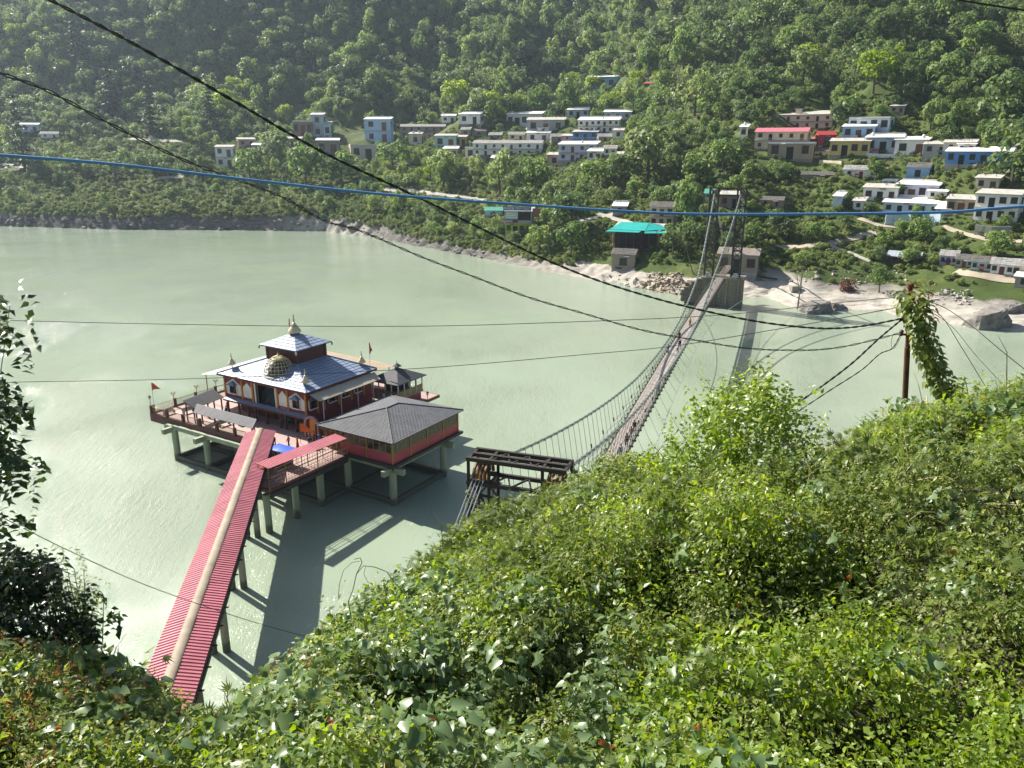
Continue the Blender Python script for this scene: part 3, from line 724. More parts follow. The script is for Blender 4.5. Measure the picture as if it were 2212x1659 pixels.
# ---------------------------------------------------------------- covered ramp (world axes of its own)
RA = Vector((-32.75, 95.2, 0)); RB = Vector((-23.1, 42.0, 0)); rd = (RB-RA); RL = rd.length; rd.normalize(); rang = math.atan2(rd.y, rd.x)
rp = thing('covered_ramp', 'long covered footbridge with pink ribbed roof running from the bank to the temple', 'footbridge', RA, rang)
def rl_(name, mb, mat, parent=rp, **k): return mb.build(name, mat, parent, **k)
W_ = 1.95; ZE_ = 8.2; ZR_ = 8.68
rl_('deck', MB().box(0,RL,-1.35,1.35,5.95,6.25), M_conc2)
nb_ = int(RL/2.7)
for i, (a_, b_) in enumerate([(k*RL/nb_, (k+1)*RL/nb_) for k in range(nb_)]):
    for s_ in (-1, 1):
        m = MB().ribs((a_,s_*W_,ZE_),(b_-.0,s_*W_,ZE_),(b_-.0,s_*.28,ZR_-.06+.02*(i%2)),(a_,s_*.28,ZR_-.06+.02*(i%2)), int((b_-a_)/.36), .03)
        rl_('roof_sheet', m, [M_pinkroof, M_pinksheen])
    pts_ = [(a_-.02+ (b_-a_)*q/4.0, .0, ZR_-.1) for q in range(5)]
    ca = MB(); vs = []
    for q in range(5):
        x = a_-.03+(b_-a_+.06)*q/4
        for j in range(9):
            t_ = math.pi*j/8; r_ = .46+.012*math.sin(x*2.3+j)+(.02 if q in (0,4) else 0)
            vs.append((x, r_*math.cos(t_), ZR_-.16+r_*.62*math.sin(t_)))
    ca.add(vs, [(q*9+j, (q+1)*9+j, (q+1)*9+j+1, q*9+j+1) for q in range(4) for j in range(8)])
    rl_('ridge_cover', ca, pm('weathered_tan_cover', (.30,.245,.18), (.20,.16,.115), .7, .7, vary=.12) if i == 0 else bpy.data.materials['weathered_tan_cover'], smooth=True)
for i in range(nb_+1):
    x = i*RL/nb_
    m = MB()
    for s_ in (-1, 1): m.bar((x,s_*1.4,6.2),(x,s_*1.4,8.22),.09).bar((x,s_*1.4,8.22),(x,0,8.45),.07).bar((x,s_*1.35,6.1),(x,s_*1.75,6.1),.1)
    rl_('roof_frame', m, M_steel)
for s_ in (-1, 1):
    m = MB()
    for z in (6.5,6.8,7.1,7.4): m.bar((0,s_*1.4,z),(RL,s_*1.4,z),.04)
    m.bar((0,s_*1.4,6.05),(RL,s_*1.4,6.05),.12,.4); rl_('side_rail', m, M_steel)
    mm = MB(); mm.box(0,RL,s_*1.4-.01,s_*1.4+.01,6.2,7.4); rl_('side_panel', mm, pm('dark_brown_sheet', (.055,.035,.03), (.035,.022,.02), 1.5, .7) if s_ < 0 else bpy.data.materials['dark_brown_sheet'])
for y in (93.0,82.1,71.1,60.5,49.8):
    t_ = (RA.y-y)/(-rd.y)
    for s_ in (-.58,.58):
        rl_('pier', MB().tube([(t_,s_,-3),(t_,s_,5.6)], .36, 14), M_conc2)
    rl_('pier_cap', MB().box(t_-.4,t_+.4,-1.25,1.25,5.55,5.95), M_conc2)

# ---------------------------------------------------------------- covered walkway from the ramp to the hall
wk = tthing('covered_walkway', 'short covered walkway with pink ribbed roof and wire sides in front of the hall', 'walkway', (-7, 8.2, 5.8))
X0_, X1_ = -13.4, -.6
rs_ = MB(); nbw = 5
for i in range(nbw):
    a_ = X0_+(X1_-X0_)*i/nbw; b_ = X0_+(X1_-X0_)*(i+1)/nbw; za = 8.75-.5*i/nbw; zb = 8.75-.5*(i+1)/nbw
    P('roof_sheet', MB().ribs((a_,6.95,za-.12),(b_,6.95,zb-.12),(b_,9.0,zb+.1),(a_,9.0,za+.1), 8, .025), [M_pinkroof, M_pinksheen], wk)
for i in range(nbw+1):
    x = X0_+(X1_-X0_)*i/nbw; zz = 8.7-.5*i/nbw
    m = MB()
    for y in (7.15, 8.85): m.bar((x,y,5.8),(x,y,zz-.08),.08)
    m.bar((x,7.0,zz-.12),(x,9.0,zz+.06),.07); P('frame_post', m, M_mull, wk)
for y in (7.15, 8.85):
    m = MB()
    for z in (6.25,6.75,7.25): m.bar((X0_,y,z),(X1_,y,z),.05)
    for k in range(28):
        x = X0_+(X1_-X0_)*(k+.5)/28; m.bar((x,y,5.8),(x,y,7.25),.025)
    P('wire_side', m, M_timber, wk)
P('edge_beam', MB().box(X0_,X1_,6.98,7.18,4.9,5.4), M_steel, wk)

# ---------------------------------------------------------------- shade roofs on the platform
def shade(name, label, ridge, eave, posts, mat):
    c = tuple(sum(q[i] for q in ridge+eave)/4 for i in (0,1)); t_ = tthing(name, label, 'shade roof', (c[0],c[1],5.8), 'slate shade roofs on the temple platform')
    pl = [eave[0],eave[1],ridge[1],ridge[0]]; b = MB()
    A,B,C,D = [Vector(x) for x in pl]; nr = (B-A).cross(D-A).normalized(); nr = nr if nr.z > 0 else -nr
    for r in range(9):
        n = int((B-A).length/.35)
        for i in range(n):
            o = .5*(r % 2)
            f0 = max(0,(i+.04-o)/n); f1 = min(1,(i+.96-o+ (1 if i == n-1 else 0)*o)/n)
            q = [A.lerp(D,r/9).lerp(B.lerp(C,r/9),f0)+nr*.05, A.lerp(D,r/9).lerp(B.lerp(C,r/9),f1)+nr*.05, A.lerp(D,(r+1)/9).lerp(B.lerp(C,(r+1)/9),f1)+nr*.015, A.lerp(D,(r+1)/9).lerp(B.lerp(C,(r+1)/9),f0)+nr*.015]
            b.add(q, [(0,1,2,3)])
    b.poly(pl, .08); P('roof', b, mat, t_)
    for x, y, z in posts: P('post', MB().box(x-.08,x+.08,y-.08,y+.08,5.8,z), M_maroon, t_)
    return t_
sa = shade('shade_roof', 'dark slate shade roof over the far benches by the temple wall', [(-3.6,35.6,9.05),(2.4,36.7,9.05)], [(-3.4,33.5,8.2),(2.2,34.1,8.2)], [(-3.2,33.9,8.3),(-.6,34.2,8.3),(2.0,34.5,8.3),(-3.3,35.4,8.9),(2.1,36.4,8.9)], M_slate)
shade('shade_roof', 'long grey slate shade roof along the railing beside the ramp', [(-2.6,33.9,8.6),(-2.6,21.4,8.6)], [(-3.9,33.0,7.8),(-3.9,20.8,7.8)], [(-3.7,32.7,7.8),(-3.7,28.8,7.8),(-3.7,24.9,7.8),(-3.7,21.2,7.8),(-2.7,32.9,8.4),(-2.7,22.0,8.4)], M_slatelt)
P('end_gable', MB().add([(-3.9,33.0,7.8),(-2.6,33.9,8.6),(-1.9,33.9,7.9)], [(0,1,2)]), M_steel, [o for o in bpy.data.objects if o.name.startswith('shade_roof')][-1] if False else sa)
# blue tarpaulin stall roof, water cooler, flags, benches
bt = tthing('tarp_stall', 'small stall under a bright blue tarpaulin beside the ramp end', 'stall', (-7.0, 11.8, 5.8))
vs = []; 
for i in range(7):
    for j in range(7):
        x = -8.1+2.0*i/6; y = 10.2+3.2*j/6; vs.append((x, y, 7.95+.16*math.sin(math.pi*i/6)*math.sin(math.pi*j/6)+.03*math.sin(i*2.+j*1.4)))
P('tarpaulin', MB().add(vs, [(i*7+j,(i+1)*7+j,(i+1)*7+j+1,i*7+j+1) for i in range(6) for j in range(6)]), pm('blue_tarpaulin', (.05,.13,.62), (.04,.10,.5), 1.2, .4), bt, smooth=True)
for x, y in ((-8.0,10.3),(-6.2,10.3),(-8.0,13.3),(-6.2,13.3)): P('pole', MB().tube([(x,y,5.8),(x,y,7.95)], .04, 6), M_steel, bt)
P('counter', MB().box(-7.7,-6.5,10.6,13.0,5.8,6.7), M_timber, bt)
ct = tthing('water_drum', 'round white lidded drum standing between ramp and stall', 'drum', (-5.6, 14.2, 5.8))
P('body', MB().lathe((-5.6,14.2,5.8), [(.5,0),(.52,.1),(.5,1.15),(.53,1.2)], 14), M_white, ct); P('lid', MB().lathe((-5.6,14.2,7.0), [(.55,0),(.5,.12),(.15,.35),(.06,.5)], 14), M_whiteroof, ct)
def flag(x, y, z, h, fl, fh, col, label, yaw=0.0, name='flag'):
    f = tthing(name, label, 'flag', (x,y,z))
    P('pole', MB().tube([(x,y,z),(x+.02*h,y,z+h)], .025, 6), M_steel, f)
    vs = []; n = 8
    for i in range(n+1):
        t_ = i/n; hh = fh*(1-t_)*.5+.02; sag = -.28*fl*t_*t_; wv = .08*math.sin(t_*7)
        cx = x+.02*h+fl*t_*math.cos(yaw); cy = y+fl*t_*math.sin(yaw)
        vs += [(cx-wv*math.sin(yaw), cy+wv*math.cos(yaw), z+h-.5*fh+hh+sag-.1*t_), (cx-wv*math.sin(yaw), cy+wv*math.cos(yaw), z+h-.5*fh-hh+sag-.1*t_)]
    m_ = bpy.data.materials.get(col[0]) or pm(col[0], col[1], None, 2, .6)
    P('cloth', MB().add(vs, [(2*i,2*i+2,2*i+3,2*i+1) for i in range(n)]), m_, f, smooth=True)
RED = ('red_flag_cloth', (.55,.05,.035)); ORG = ('orange_flag_cloth', (.80,.16,.01))
flag(-3.6,42.6,7.1,3.5,1.15,1.15,RED,'red triangular flag on the left corner of the temple platform',-.9)
flag(8.1,25.35,17.9,2.1,.5,1.3,RED,'red flag beside the big finial on top of the temple',1.2)
flag(17.8,19.2,11.2,4.0,.45,1.9,RED,'red flag drooping on a tall pole behind the right finial',-1.3)
flag(-1.0,15.1,5.8,2.95,2.3,1.3,ORG,'orange triangular pennant on a pole in the temple forecourt',-1.25,'pennant')
def bench(x, y, rz, label, mt):
    t_ = thing('bench', label, 'bench', tw(x,y,5.8), TH+rz, 'benches on the temple platform')
    MB().box(-.9,.9,-.2,.25,.42,.48).build('seat', mt, t_)
    MB().box(-.9,.9,.26,.32,.5,.95).build('backrest', mt, t_)
    for a_ in (-.8,.8): MB().box(a_-.05,a_+.05,-.2,.3,0,.42).build('leg', M_yrail, t_)
bench(3.4,22.9,-math.pi/2,'green bench under the left arches of the temple porch',M_green); bench(3.4,18.9,-math.pi/2,'green bench under the right arches of the temple porch',M_green)
M_stone = pm('pale_stone_seat', (.50,.42,.38))
for i, (x, y, l) in enumerate([(-2.6,40.6,'pale stone bench nearest the platform left corner'),(-.8,38.6,'pale stone bench between the corner and the dark shade roof'),(1.4,40.4,'pale stone bench along the far railing of the platform'),(-1.6,29.6,'pale stone bench behind the long shade roof'),(.2,27.6,'pale stone bench in front of the temple porch')]):
    bench(x,y,.0,l,M_stone)
# ------------------------------------------------------------------ suspension footbridge
BA = R(70.52); BD = Vector((math.cos(BA), math.sin(BA), 0)); BN = Vector((math.sin(BA), -math.cos(BA), 0))
BF = Vector((59.6, 221.0, 0)); BL = 177.0          # far tower centre, distance to the near tower along -BD
def bp(s, n, z): 
    """s metres from the far tower towards the near one, n metres to the right"""
    q = BF - BD*s + BN*n; return Vector((q.x, q.y, z))
M_gsteel = pm('green_grey_steel', (.022,.025,.022), (.035,.031,.026), 2.0, .55, .1)
M_bsteel = pm('brown_black_steel', (.022,.018,.016), (.04,.03,.024), 2.0, .55, .1)
M_cable = pm('galvanised_cable', (.45,.46,.46), (.36,.37,.37), 6, .45, metal=.3)
M_gcable = pm('green_cable', (.16,.22,.19), (.12,.16,.14), 3, .5)
M_plank = pm('grey_brown_planks', (.34,.305,.275), (.25,.22,.20), 1.5, .85, .4, 14)
M_saddle = pm('ochre_saddle_paint', (.20,.10,.02), (.12,.06,.015), 3, .6)
M_mesh = pm('green_side_mesh', (.07,.10,.085), (.05,.07,.06), 2, .6)
br = thing('suspension_bridge', 'long narrow suspension footbridge with plank deck and green cables across the river', 'footbridge', bp(0,0,0), BA+math.pi, off=(0,0,0))
RT = Matrix.Rotation(-(BA+math.pi), 3, 'Z')
def bpart(name, mb, mat, parent=br, smooth=False):
    """mesh given in world metres, stored in the bridge's own axes"""
    o = br.location; mb.v = [tuple(RT @ (Vector(v)-o)) for v in mb.v]
    return mb.build(name, mat, parent, smooth, off=(0,0,0))
DZ_S = [0, 4, 30, 65, 100, 125, 150, 177.0]; DZ_Z = [8.3, 8.3, 8.8, 9.1, 9.0, 8.5, 8.0, 7.6]
def dz(s): return float(np.interp(s, DZ_S, DZ_Z))
HW = 1.2
# main cables: parabola between the tower tops, low point near the deck
ZF, ZN, ZLOW = 31.8, 20.6, 10.0
def cz(s):
    a = 88.0
    if s < a: return ZLOW + (ZF-ZLOW)*((a-s)/a)**2
    return ZLOW + (ZN-ZLOW)*((s-a)/(BL-a))**2
CT = 3.55
def cn(s): return np.interp(s, [0, 45, 120, BL], [CT, 1.75, 1.75, 2.9])
for sg in (-1, 1):
    for k in range(3):
        o = (k-1)*.13
        pts = [bp(s, sg*float(cn(s))+o, cz(s)+(.06 if k == 1 else 0)) for s in np.linspace(0, BL, 90)]
        bpart('main_cable', MB().tube(pts, .058, 5), M_gcable if k else M_cable)
    cl = MB()
    for s in np.arange(3, BL-1, 1.9):
        q = bp(s, sg*float(cn(s)), cz(s)); cl.box(q.x-.2,q.x+.2,q.y-.05,q.y+.05,q.z-.09,q.z+.09)
    tag(bpart('cable_clamps', cl, M_gsteel), kind='stuff')
hm = MB().tube([(0,0,0),(0,0,1)], .022, 4).mesh('hanger', M_gsteel)
tb = MB().box(-.07,.07,-.07,.07,-.25,.25).mesh('turnbuckle', M_steel)
def brot(): return (0, 0, 0)
for s in np.arange(8, BL-2, 1.9):
    for sg in (-1, 1):
        a = bp(s, sg*float(cn(s)), cz(s)); b = bp(s, sg*HW, dz(s)); d = a-b
        if d.z < .4: continue
        o = bpy.data.objects.new('hanger', hm); COL.objects.link(o); o.parent = br
        al = RT @ (b-br.location); dl = RT @ d
        o.location = al; o.rotation_euler = dl.to_track_quat('Z', 'Y').to_euler(); o.scale = (1, 1, d.length)
        if int(s*10) % 3 == 0 and d.z > 1.6:
            t_ = bpy.data.objects.new('turnbuckle', tb); COL.objects.link(t_); t_.parent = o; t_.location = (0,0,.45); t_.scale = (1,1,1/d.length*1.0)
# deck
for i, s in enumerate(np.arange(1.0, BL-1.9, 1.9)):
    a0 = bp(s+.02, -HW+.1, dz(s)); a1 = bp(s+1.88, -HW+.1, dz(s+1.9)); b0 = bp(s+.02, HW-.1, dz(s)); b1 = bp(s+1.88, HW-.1, dz(s+1.9))
    jz = Vector((0, 0, rnd.uniform(-.012,.012)))
    bpart('deck_panel', MB().poly([a0+jz,b0+jz,b1+jz,a1+jz], .07), M_plank)
    m = MB().bar(bp(s, -HW-.35, dz(s)-.2), bp(s, HW+.35, dz(s)-.2), .16, .22); bpart('cross_beam', m, M_steel)
for sg in (-1, 1):
    m = MB(); ss = np.arange(1, BL-1, 1.9)
    for a, b in zip(ss[:-1], ss[1:]):
        for h in (.35,.7,1.15): m.bar(bp(a, sg*HW, dz(a)+h), bp(b, sg*HW, dz(b)+h), .022 if h < 1 else .04)
        m.bar(bp(a, sg*HW, dz(a)), bp(a, sg*HW, dz(a)+1.15), .03); m.bar(bp(a, sg*HW, dz(a)), bp(b, sg*HW, dz(b)+1.15), .013); m.bar(bp(b, sg*HW, dz(b)), bp(a, sg*HW, dz(a)+1.15), .013)
    bpart('side_mesh', m, M_mesh)
    m = MB()
    for a, b in zip(ss[:-1], ss[1:]): m.bar(bp(a, sg*(HW+.05), dz(a)-.25), bp(b, sg*(HW+.05), dz(b)-.25), .14, .3)
    bpart('stringer', m, M_gsteel)
# wind guys: a cable that bows out on each side of the deck and ties to it
for sg in (-1, 1):
    def gn(s): return sg*(HW+1.7+(12.0 if s < 80 else 1.5)*((s-80)/80.0)**2)
    def gz_(s): return dz(s)-1.4-1.0*((s-80)/80)**2
    smax = 158 if sg > 0 else 158
    bpart('wind_guy', MB().tube([bp(s, gn(s), gz_(s)) for s in np.linspace(4, smax, 50)], .05, 5), M_cable)
    m = MB()
    for s in np.arange(10, 154, 4.6):
        s2 = 80+(s-80)*.93; m.bar(bp(s, gn(s), gz_(s)), bp(s2, sg*(HW+.3), dz(s2)-.25), .03)
    tag(bpart('guy_ties', m, M_gsteel), kind='stuff')
# towers
def tower(s0, zb, zt, hwid, leg, label_part, mat, npan, strut=None, zl=None, tk=.34):
    zl = zl or zt
    lat = bpart(label_part, MB().bar(bp(s0, -hwid, zt), bp(s0, hwid, zt), .3, .3), mat)
    dd = 1.0
    def q(n, d, z): return bp(s0+d, n, z)
    for sg in (-1, 1):
        n0 = sg*hwid; n1 = sg*(hwid-leg)
        for n in (n0, n1):
            for d in (-dd, dd): bpart('tower_post', MB().bar(q(n,d,zb), q(n,d,zt), tk), mat, lat)
        m = MB()
        for k in range(npan):
            za = zb+(zl-zb)*k/npan; zc = zb+(zl-zb)*(k+1)/npan
            for d in (-dd, dd):
                m.bar(q(n0,d,za), q(n1,d,zc), .13); m.bar(q(n1,d,za), q(n0,d,zc), .13); m.bar(q(n0,d,zc), q(n1,d,zc), .22)
            for n in (n0, n1):
                m.bar(q(n,-dd,za), q(n,dd,zc), .08); m.bar(q(n,dd,za), q(n,-dd,zc), .08); m.bar(q(n,-dd,zc), q(n,dd,zc), .14)
        bpart('lattice', m, mat, lat)
    for z in (zt, zt-1.9):
        m = MB()
        for d in (-dd, dd): m.bar(q(-hwid-.15,d,z), q(hwid+.15,d,z), .26, .3)
        for n in (-hwid, -hwid+leg, hwid-leg, hwid): m.bar(q(n,-dd,z), q(n,dd,z), .2)
        k = 5; w_ = 2*(hwid-leg)
        for i in range(k):
            x0 = -hwid+leg+w_*i/k; x1 = x0+w_/k; m.bar(q(x0,-dd if i % 2 else dd,z), q(x1,dd if i % 2 else -dd,z), .12)
        bpart('portal_beam', m, mat, lat)
    if strut:
        m = MB()
        for d in (-dd, dd): m.bar(q(-hwid+leg,d,strut), q(hwid-leg,d,strut), .22, .3)
        bpart('portal_strut', m, mat, lat)
    for sg in (-1, 1):
        c = q(sg*(hwid-leg/2), 0, zt-1.0); m = MB()
        for k in range(5):
            m.box(c.x-.55,c.x+.55,c.y-.75,c.y+.75,c.z-.72+k*.14*0,c.z-.7) if k == 0 else None
        for k in range(4):
            o = (k-1.5)*.3; pts = [q(sg*(hwid-leg/2)+o, .95*math.cos(t_), zt-1.55+.95*math.sin(t_)) for t_ in np.linspace(0, math.pi, 9)]
            m.tube(pts, .14, 6)
        bpart('saddle', m, M_saddle, lat)
    return lat
tower(0, 8.2, 32.5, 4.85, 2.3, 'far_tower', M_gsteel, 10, strut=21.5)
tower(BL, 7.4, 21.4, 3.75, 1.65, 'near_tower', M_bsteel, 6, zl=19.6, tk=.24)
# backstays
for sg in (-1, 1):
    for k in range(4):
        o = (k-1.5)*.28
        bpart('backstay', MB().tube([bp(BL, sg*2.93+o, 20.5), bp(BL+14, sg*2.8+o*1.1, 12.0)], .045, 5), M_cable)
        bpart('backstay', MB().tube([bp(0, sg*3.6+o*.6, 31.6), bp(-38, sg*3.4+o*.6, 14.0)], .06, 5), M_cable)
    pa = [bp(s, sg*3.68, cz(s)) for s in np.linspace(0, 26, 9)]
# far pier
pr = thing('bridge_pier', 'massive stained concrete pier under the far bridge tower', 'pier', bp(0,0,-3), BA+math.pi)
RT2 = RT
def ppart(name, mb, mat, root, smooth=False):
    o = root.location; mb.v = [tuple(RT @ (Vector(v)-o)) for v in mb.v]; return mb.build(name, mat, root, smooth, off=(0,0,0))
M_pier = pm('stained_pier_concrete', (.25,.225,.185), (.11,.10,.085), .35, .9, .6, 4, streak=True)
ppart('shaft', MB().poly([bp(-3,-4.9,7.9),bp(-3,6.2,7.9),bp(3.6,6.2,7.9),bp(3.6,-4.9,7.9)], 11), M_pier, pr)
ppart('cap', MB().poly([bp(-3.4,-5.3,8.25),bp(-3.4,6.6,8.25),bp(4.0,6.6,8.25),bp(4.0,-5.3,8.25)], .35), M_pier, pr)
for n in (-4,-1.2,1.8,5): ppart('buttress', MB().poly([bp(3.602,n-.3,7.85),bp(3.602,n+.3,7.85),bp(4.0,n+.3,7.85),bp(4.0,n-.3,7.85)], 10), M_pier, pr)
aw = thing('abutment_wall', 'ruined dark masonry abutment wall left of the bridge pier', 'wall', bp(0,-9,0), BA+math.pi)
rows_ = 8
M_mas = pm('dark_masonry', (.17,.145,.115), (.09,.078,.065), 1.2, .9, .5, 5)
for r in range(rows_):
    for c in range(6):
        n0 = -10.9+c*.98+(r % 2)*.3; j = rnd.uniform(-.06,.06)
        if r > 3 and c < r-3: continue
        ppart('stone', MB().poly([bp(1.9,n0+.03,.9+r*.85+.8),bp(1.9,n0+.92,.9+r*.85+.8),bp(3.4+j,n0+.92,.9+r*.85+.8),bp(3.4+j,n0+.03,.9+r*.85+.8)], .8), M_mas, aw)
ppart('fill', MB().poly([bp(-3.5,-9.8,6.0),bp(-3.5,-5.0,6.0),bp(1.8,-5.0,6.0),bp(1.8,-9.8,6.0)], 9), pm('earth_fill', (.12,.10,.075)), aw)
bs = thing('bridge_approach_stair', 'short pale sloping stair leading off the bridge beside the far tower', 'stair', bp(-3,0,8.2), BA+math.pi)
m = MB()
for i in range(10): m.poly([bp(-3.3-i*.5,-1.0+i*.12,8.4+i*.19),bp(-3.3-i*.5,1.0+i*.12,8.4+i*.19),bp(-3.82-i*.5,1.0+i*.12,8.4+i*.19),bp(-3.82-i*.5,-1.0+i*.12,8.4+i*.19)], .5)
ppart('steps', m, pm('pale_pink_concrete', (.46,.38,.33)), bs)
ppart('handrail', MB().bar(bp(-3.3,1.0,9.3),bp(-8.3,2.2,11.2),.08).bar(bp(-3.3,1.0,8.4),bp(-3.3,1.0,9.3),.08).bar(bp(-8.3,2.2,10.2),bp(-8.3,2.2,11.2),.08), M_steel, bs)
for i, (n, l) in enumerate(((-3.7,'pale box shaped winch on the left foot of the far bridge tower'),(3.9,'pale box shaped winch on the right foot of the far bridge tower'))):
    wn = thing('winch_box', l, 'winch', bp(3.0,n,8.25), BA+math.pi, 'winch boxes on the far pier')
    ppart('drum', MB().tube([bp(3.0,n-.5,9.3),bp(3.0,n+.5,9.3)], .35, 8), M_cable, wn); ppart('stand', MB().poly([bp(2.6,n-.4,9.1),bp(2.6,n+.4,9.1),bp(3.4,n+.4,9.1),bp(3.4,n-.4,9.1)], .85), pm('pale_grey_paint', (.5,.52,.5)), wn)

# ------------------------------------------------------------------ people
M_skin = pm('brown_skin', (.20,.105,.06), (.17,.09,.05), 3, .6)
M_hair = pm('black_hair', (.008,.007,.006), (.012,.01,.009), 3, .6)
CLOTH = {}
def cloth(c):
    if c not in CLOTH:
        base = {'white':(.75,.75,.78),'pale blue':(.45,.55,.78),'blue':(.04,.12,.38),'yellow':(.62,.42,.04),'brown':(.09,.05,.03),'black':(.012,.012,.014),'red':(.42,.035,.03),'grey':(.22,.22,.23),'pink':(.5,.22,.27),'dark blue':(.02,.03,.09),'maroon':(.13,.02,.025),'cream':(.6,.52,.4),'teal':(.03,.2,.22)}[c]
        CLOTH[c] = pm(c.replace(' ', '_')+'_cloth', base, None, 4, .8)
    return CLOTH[c]
def loft(rings, n=10):
    """closed tube through elliptical rings (centre, rx, ry)"""
    b = MB(); vs = []
    for c, rx, ry in rings:
        for j in range(n):
            t_ = 2*math.pi*j/n; vs.append((c[0]+rx*math.cos(t_), c[1]+ry*math.sin(t_), c[2]))
    k = len(rings)
    b.add(vs, [(i*n+j, i*n+(j+1)%n, (i+1)*n+(j+1)%n, (i+1)*n+j) for i in range(k-1) for j in range(n)]+[tuple(range(n-1,-1,-1)), tuple(range((k-1)*n, k*n))])
    return b
def person(loc, yaw, top, low, label, stride=.16, h=1.65, sari=False, group=None, arm=.15):
    r = thing('person', label, 'person', loc, yaw, group); r.scale = (h/1.7,)*3
    # one continuous skinned body
    me = bpy.data.meshes.new('body')
    s_ = stride
    V_ = [(0,0,.94),(0,0,1.12),(0,.01,1.36),(0,.01,1.47),(0,0,1.60),
          (-.10,0,.90),(-.10,-s_*.5,.49),(-.10,-s_*.9 ,.09),(-.10,-s_*.9+.13,.035),
          (.10,0,.90),(.10,s_*.6,.49),(.10,s_*.9,.09),(.10,s_*.9+.13,.035),
          (-.20,.01,1.39),(-.24,arm*.6,1.12),(-.23,arm*1.4,.90),(-.23,arm*1.6,.80),
          (.20,.01,1.39),(.24,-arm*.5,1.12),(.23,-arm*.2,.88),(.23,-arm*.1,.79),(0,.035,1.68)]
    E_ = [(0,1),(1,2),(2,3),(3,4),(4,21),(0,5),(5,6),(6,7),(7,8),(0,9),(9,10),(10,11),(11,12),(2,13),(13,14),(14,15),(15,16),(2,17),(17,18),(18,19),(19,20)]
    rad = [.13,.12,.14,.055,.095,.085,.06,.042,.04,.085,.06,.042,.04,.06,.045,.035,.035,.06,.045,.035,.035,.08]
    me.from_pydata(V_, E_, []); me.materials.append(M_skin)
    o = bpy.data.objects.new('body', me); COL.objects.link(o); o.parent = r
    sk_ = o.modifiers.new('skin', 'SKIN'); o.modifiers.new('sub', 'SUBSURF').levels = 1
    if me.skin_vertices:
        for i, d in enumerate(me.skin_vertices[0].data): d.radius = (rad[i], rad[i]*(.8 if i in (0,1,2) else 1)); d.use_root = (i == 0)
    sh = loft([((0,0,.86),.185,.13),((0,0,.98),.175,.125),((0,0,1.12),.165,.12),((0,.01,1.30),.20,.135),((0,.01,1.40),.19,.12),((0,.01,1.45),.09,.08)])
    for sg, a_, b_ in ((-1,(-.24,arm*.6,1.12),(-.235,arm*1.2,.98)),(1,(.24,-arm*.5,1.12),(.235,-arm*.3,.98))):
        sh.tube([(sg*.17,.01,1.39),a_,b_], [.075,.062,.055], 8)
    sh.build('shirt', cloth(top), r, smooth=True)
    if sari:
        loft([((0,0,.06),.21,.24),((0,0,.35),.2,.2),((0,0,.7),.19,.15),((0,0,.98),.17,.125)]).build('skirt', cloth(low), r, smooth=True)
    else:
        tr = loft([((0,0,.80),.18,.13),((0,0,.9),.185,.135),((0,0,1.0),.175,.125)])
        for sg, sy in ((-1,-1),(1,1)):
            tr.tube([(sg*.095,0,.88),(sg*.10,sy*s_*.55,.49),(sg*.10,sy*s_*.88,.12)], [.1,.078,.06], 8)
        tr.build('trousers', cloth(low), r, smooth=True)
    hb = MB(); vs = []; 
    for i in range(6):
        for j in range(10):
            q = math.pi*.62*i/5; t_ = 2*math.pi*j/10; vs.append((.105*math.sin(q)*math.cos(t_), -.015+.118*math.sin(q)*math.sin(t_), 1.625+.125*math.cos(q)))
    hb.add(vs, [(i*10+j, i*10+(j+1)%10, (i+1)*10+(j+1)%10, (i+1)*10+j) for i in range(5) for j in range(10)]); hb.build('hair', M_hair, r, smooth=True)
    fb_ = MB()
    for sg in (-1, 1): fb_.lathe((sg*.035,.098,1.615), [(.004,-.012),(.013,0),(.004,.012)], 6)
    fb_.build('eyes', M_hair, r); MB().add([(-.015,.095,1.60),(.015,.095,1.60),(0,.128,1.575),(0,.10,1.635)], [(0,1,2),(0,2,3),(1,3,2)]).build('nose', M_skin, r)
    return r
def onbridge(py, px):
    """walker on the deck: find s where the deck line meets the photo row"""
    best = min(np.arange(2, BL-2, .25), key=lambda s: abs(proj(bp(s, 0, dz(s)))[1]-py)); s = float(best)
    e = min(np.linspace(-.8,.8,17), key=lambda n: abs(proj(bp(s, n, dz(s)))[0]-px)); return bp(s, float(e), dz(s)+.02)
yb = BA-math.pi/2
PB = [(705,1490,'yellow','brown','person in a yellow top walking on the far part of the bridge',yb+math.pi),
      (734,1467,'brown','black','person in brown on the bridge just behind the one in yellow',yb),
      (752,1468,'black','black','person all in black in the middle of the bridge',yb+math.pi),
      (765,1441,'blue','dark blue','person in a blue shirt against the left railing of the bridge',yb+1.5),
      (761,1464,'white','black','person in a white shirt bending at the right railing of the bridge',yb-1.4),
      (932,1389,'black','black','person in dark clothes near the right edge of the bridge',yb),
      (946,1371,'pink','grey','person in a pink top walking with a bag on the near half of the bridge',yb+math.pi),
      (962,1360,'grey','black','person in grey crouched low on the planks behind the white group',yb),
      (985,1340,'white','dark blue','person in a loose white shirt at the bush end of the bridge',yb+math.pi),
      (992,1345,'pale blue','black','person in a pale blue shirt beside the one in loose white',yb+math.pi+.3)]
for py, px, a, b, l, yw in PB: person(onbridge(py, px), yw, a, b, l, group='people crossing the bridge', h=rnd.uniform(1.6,1.75))
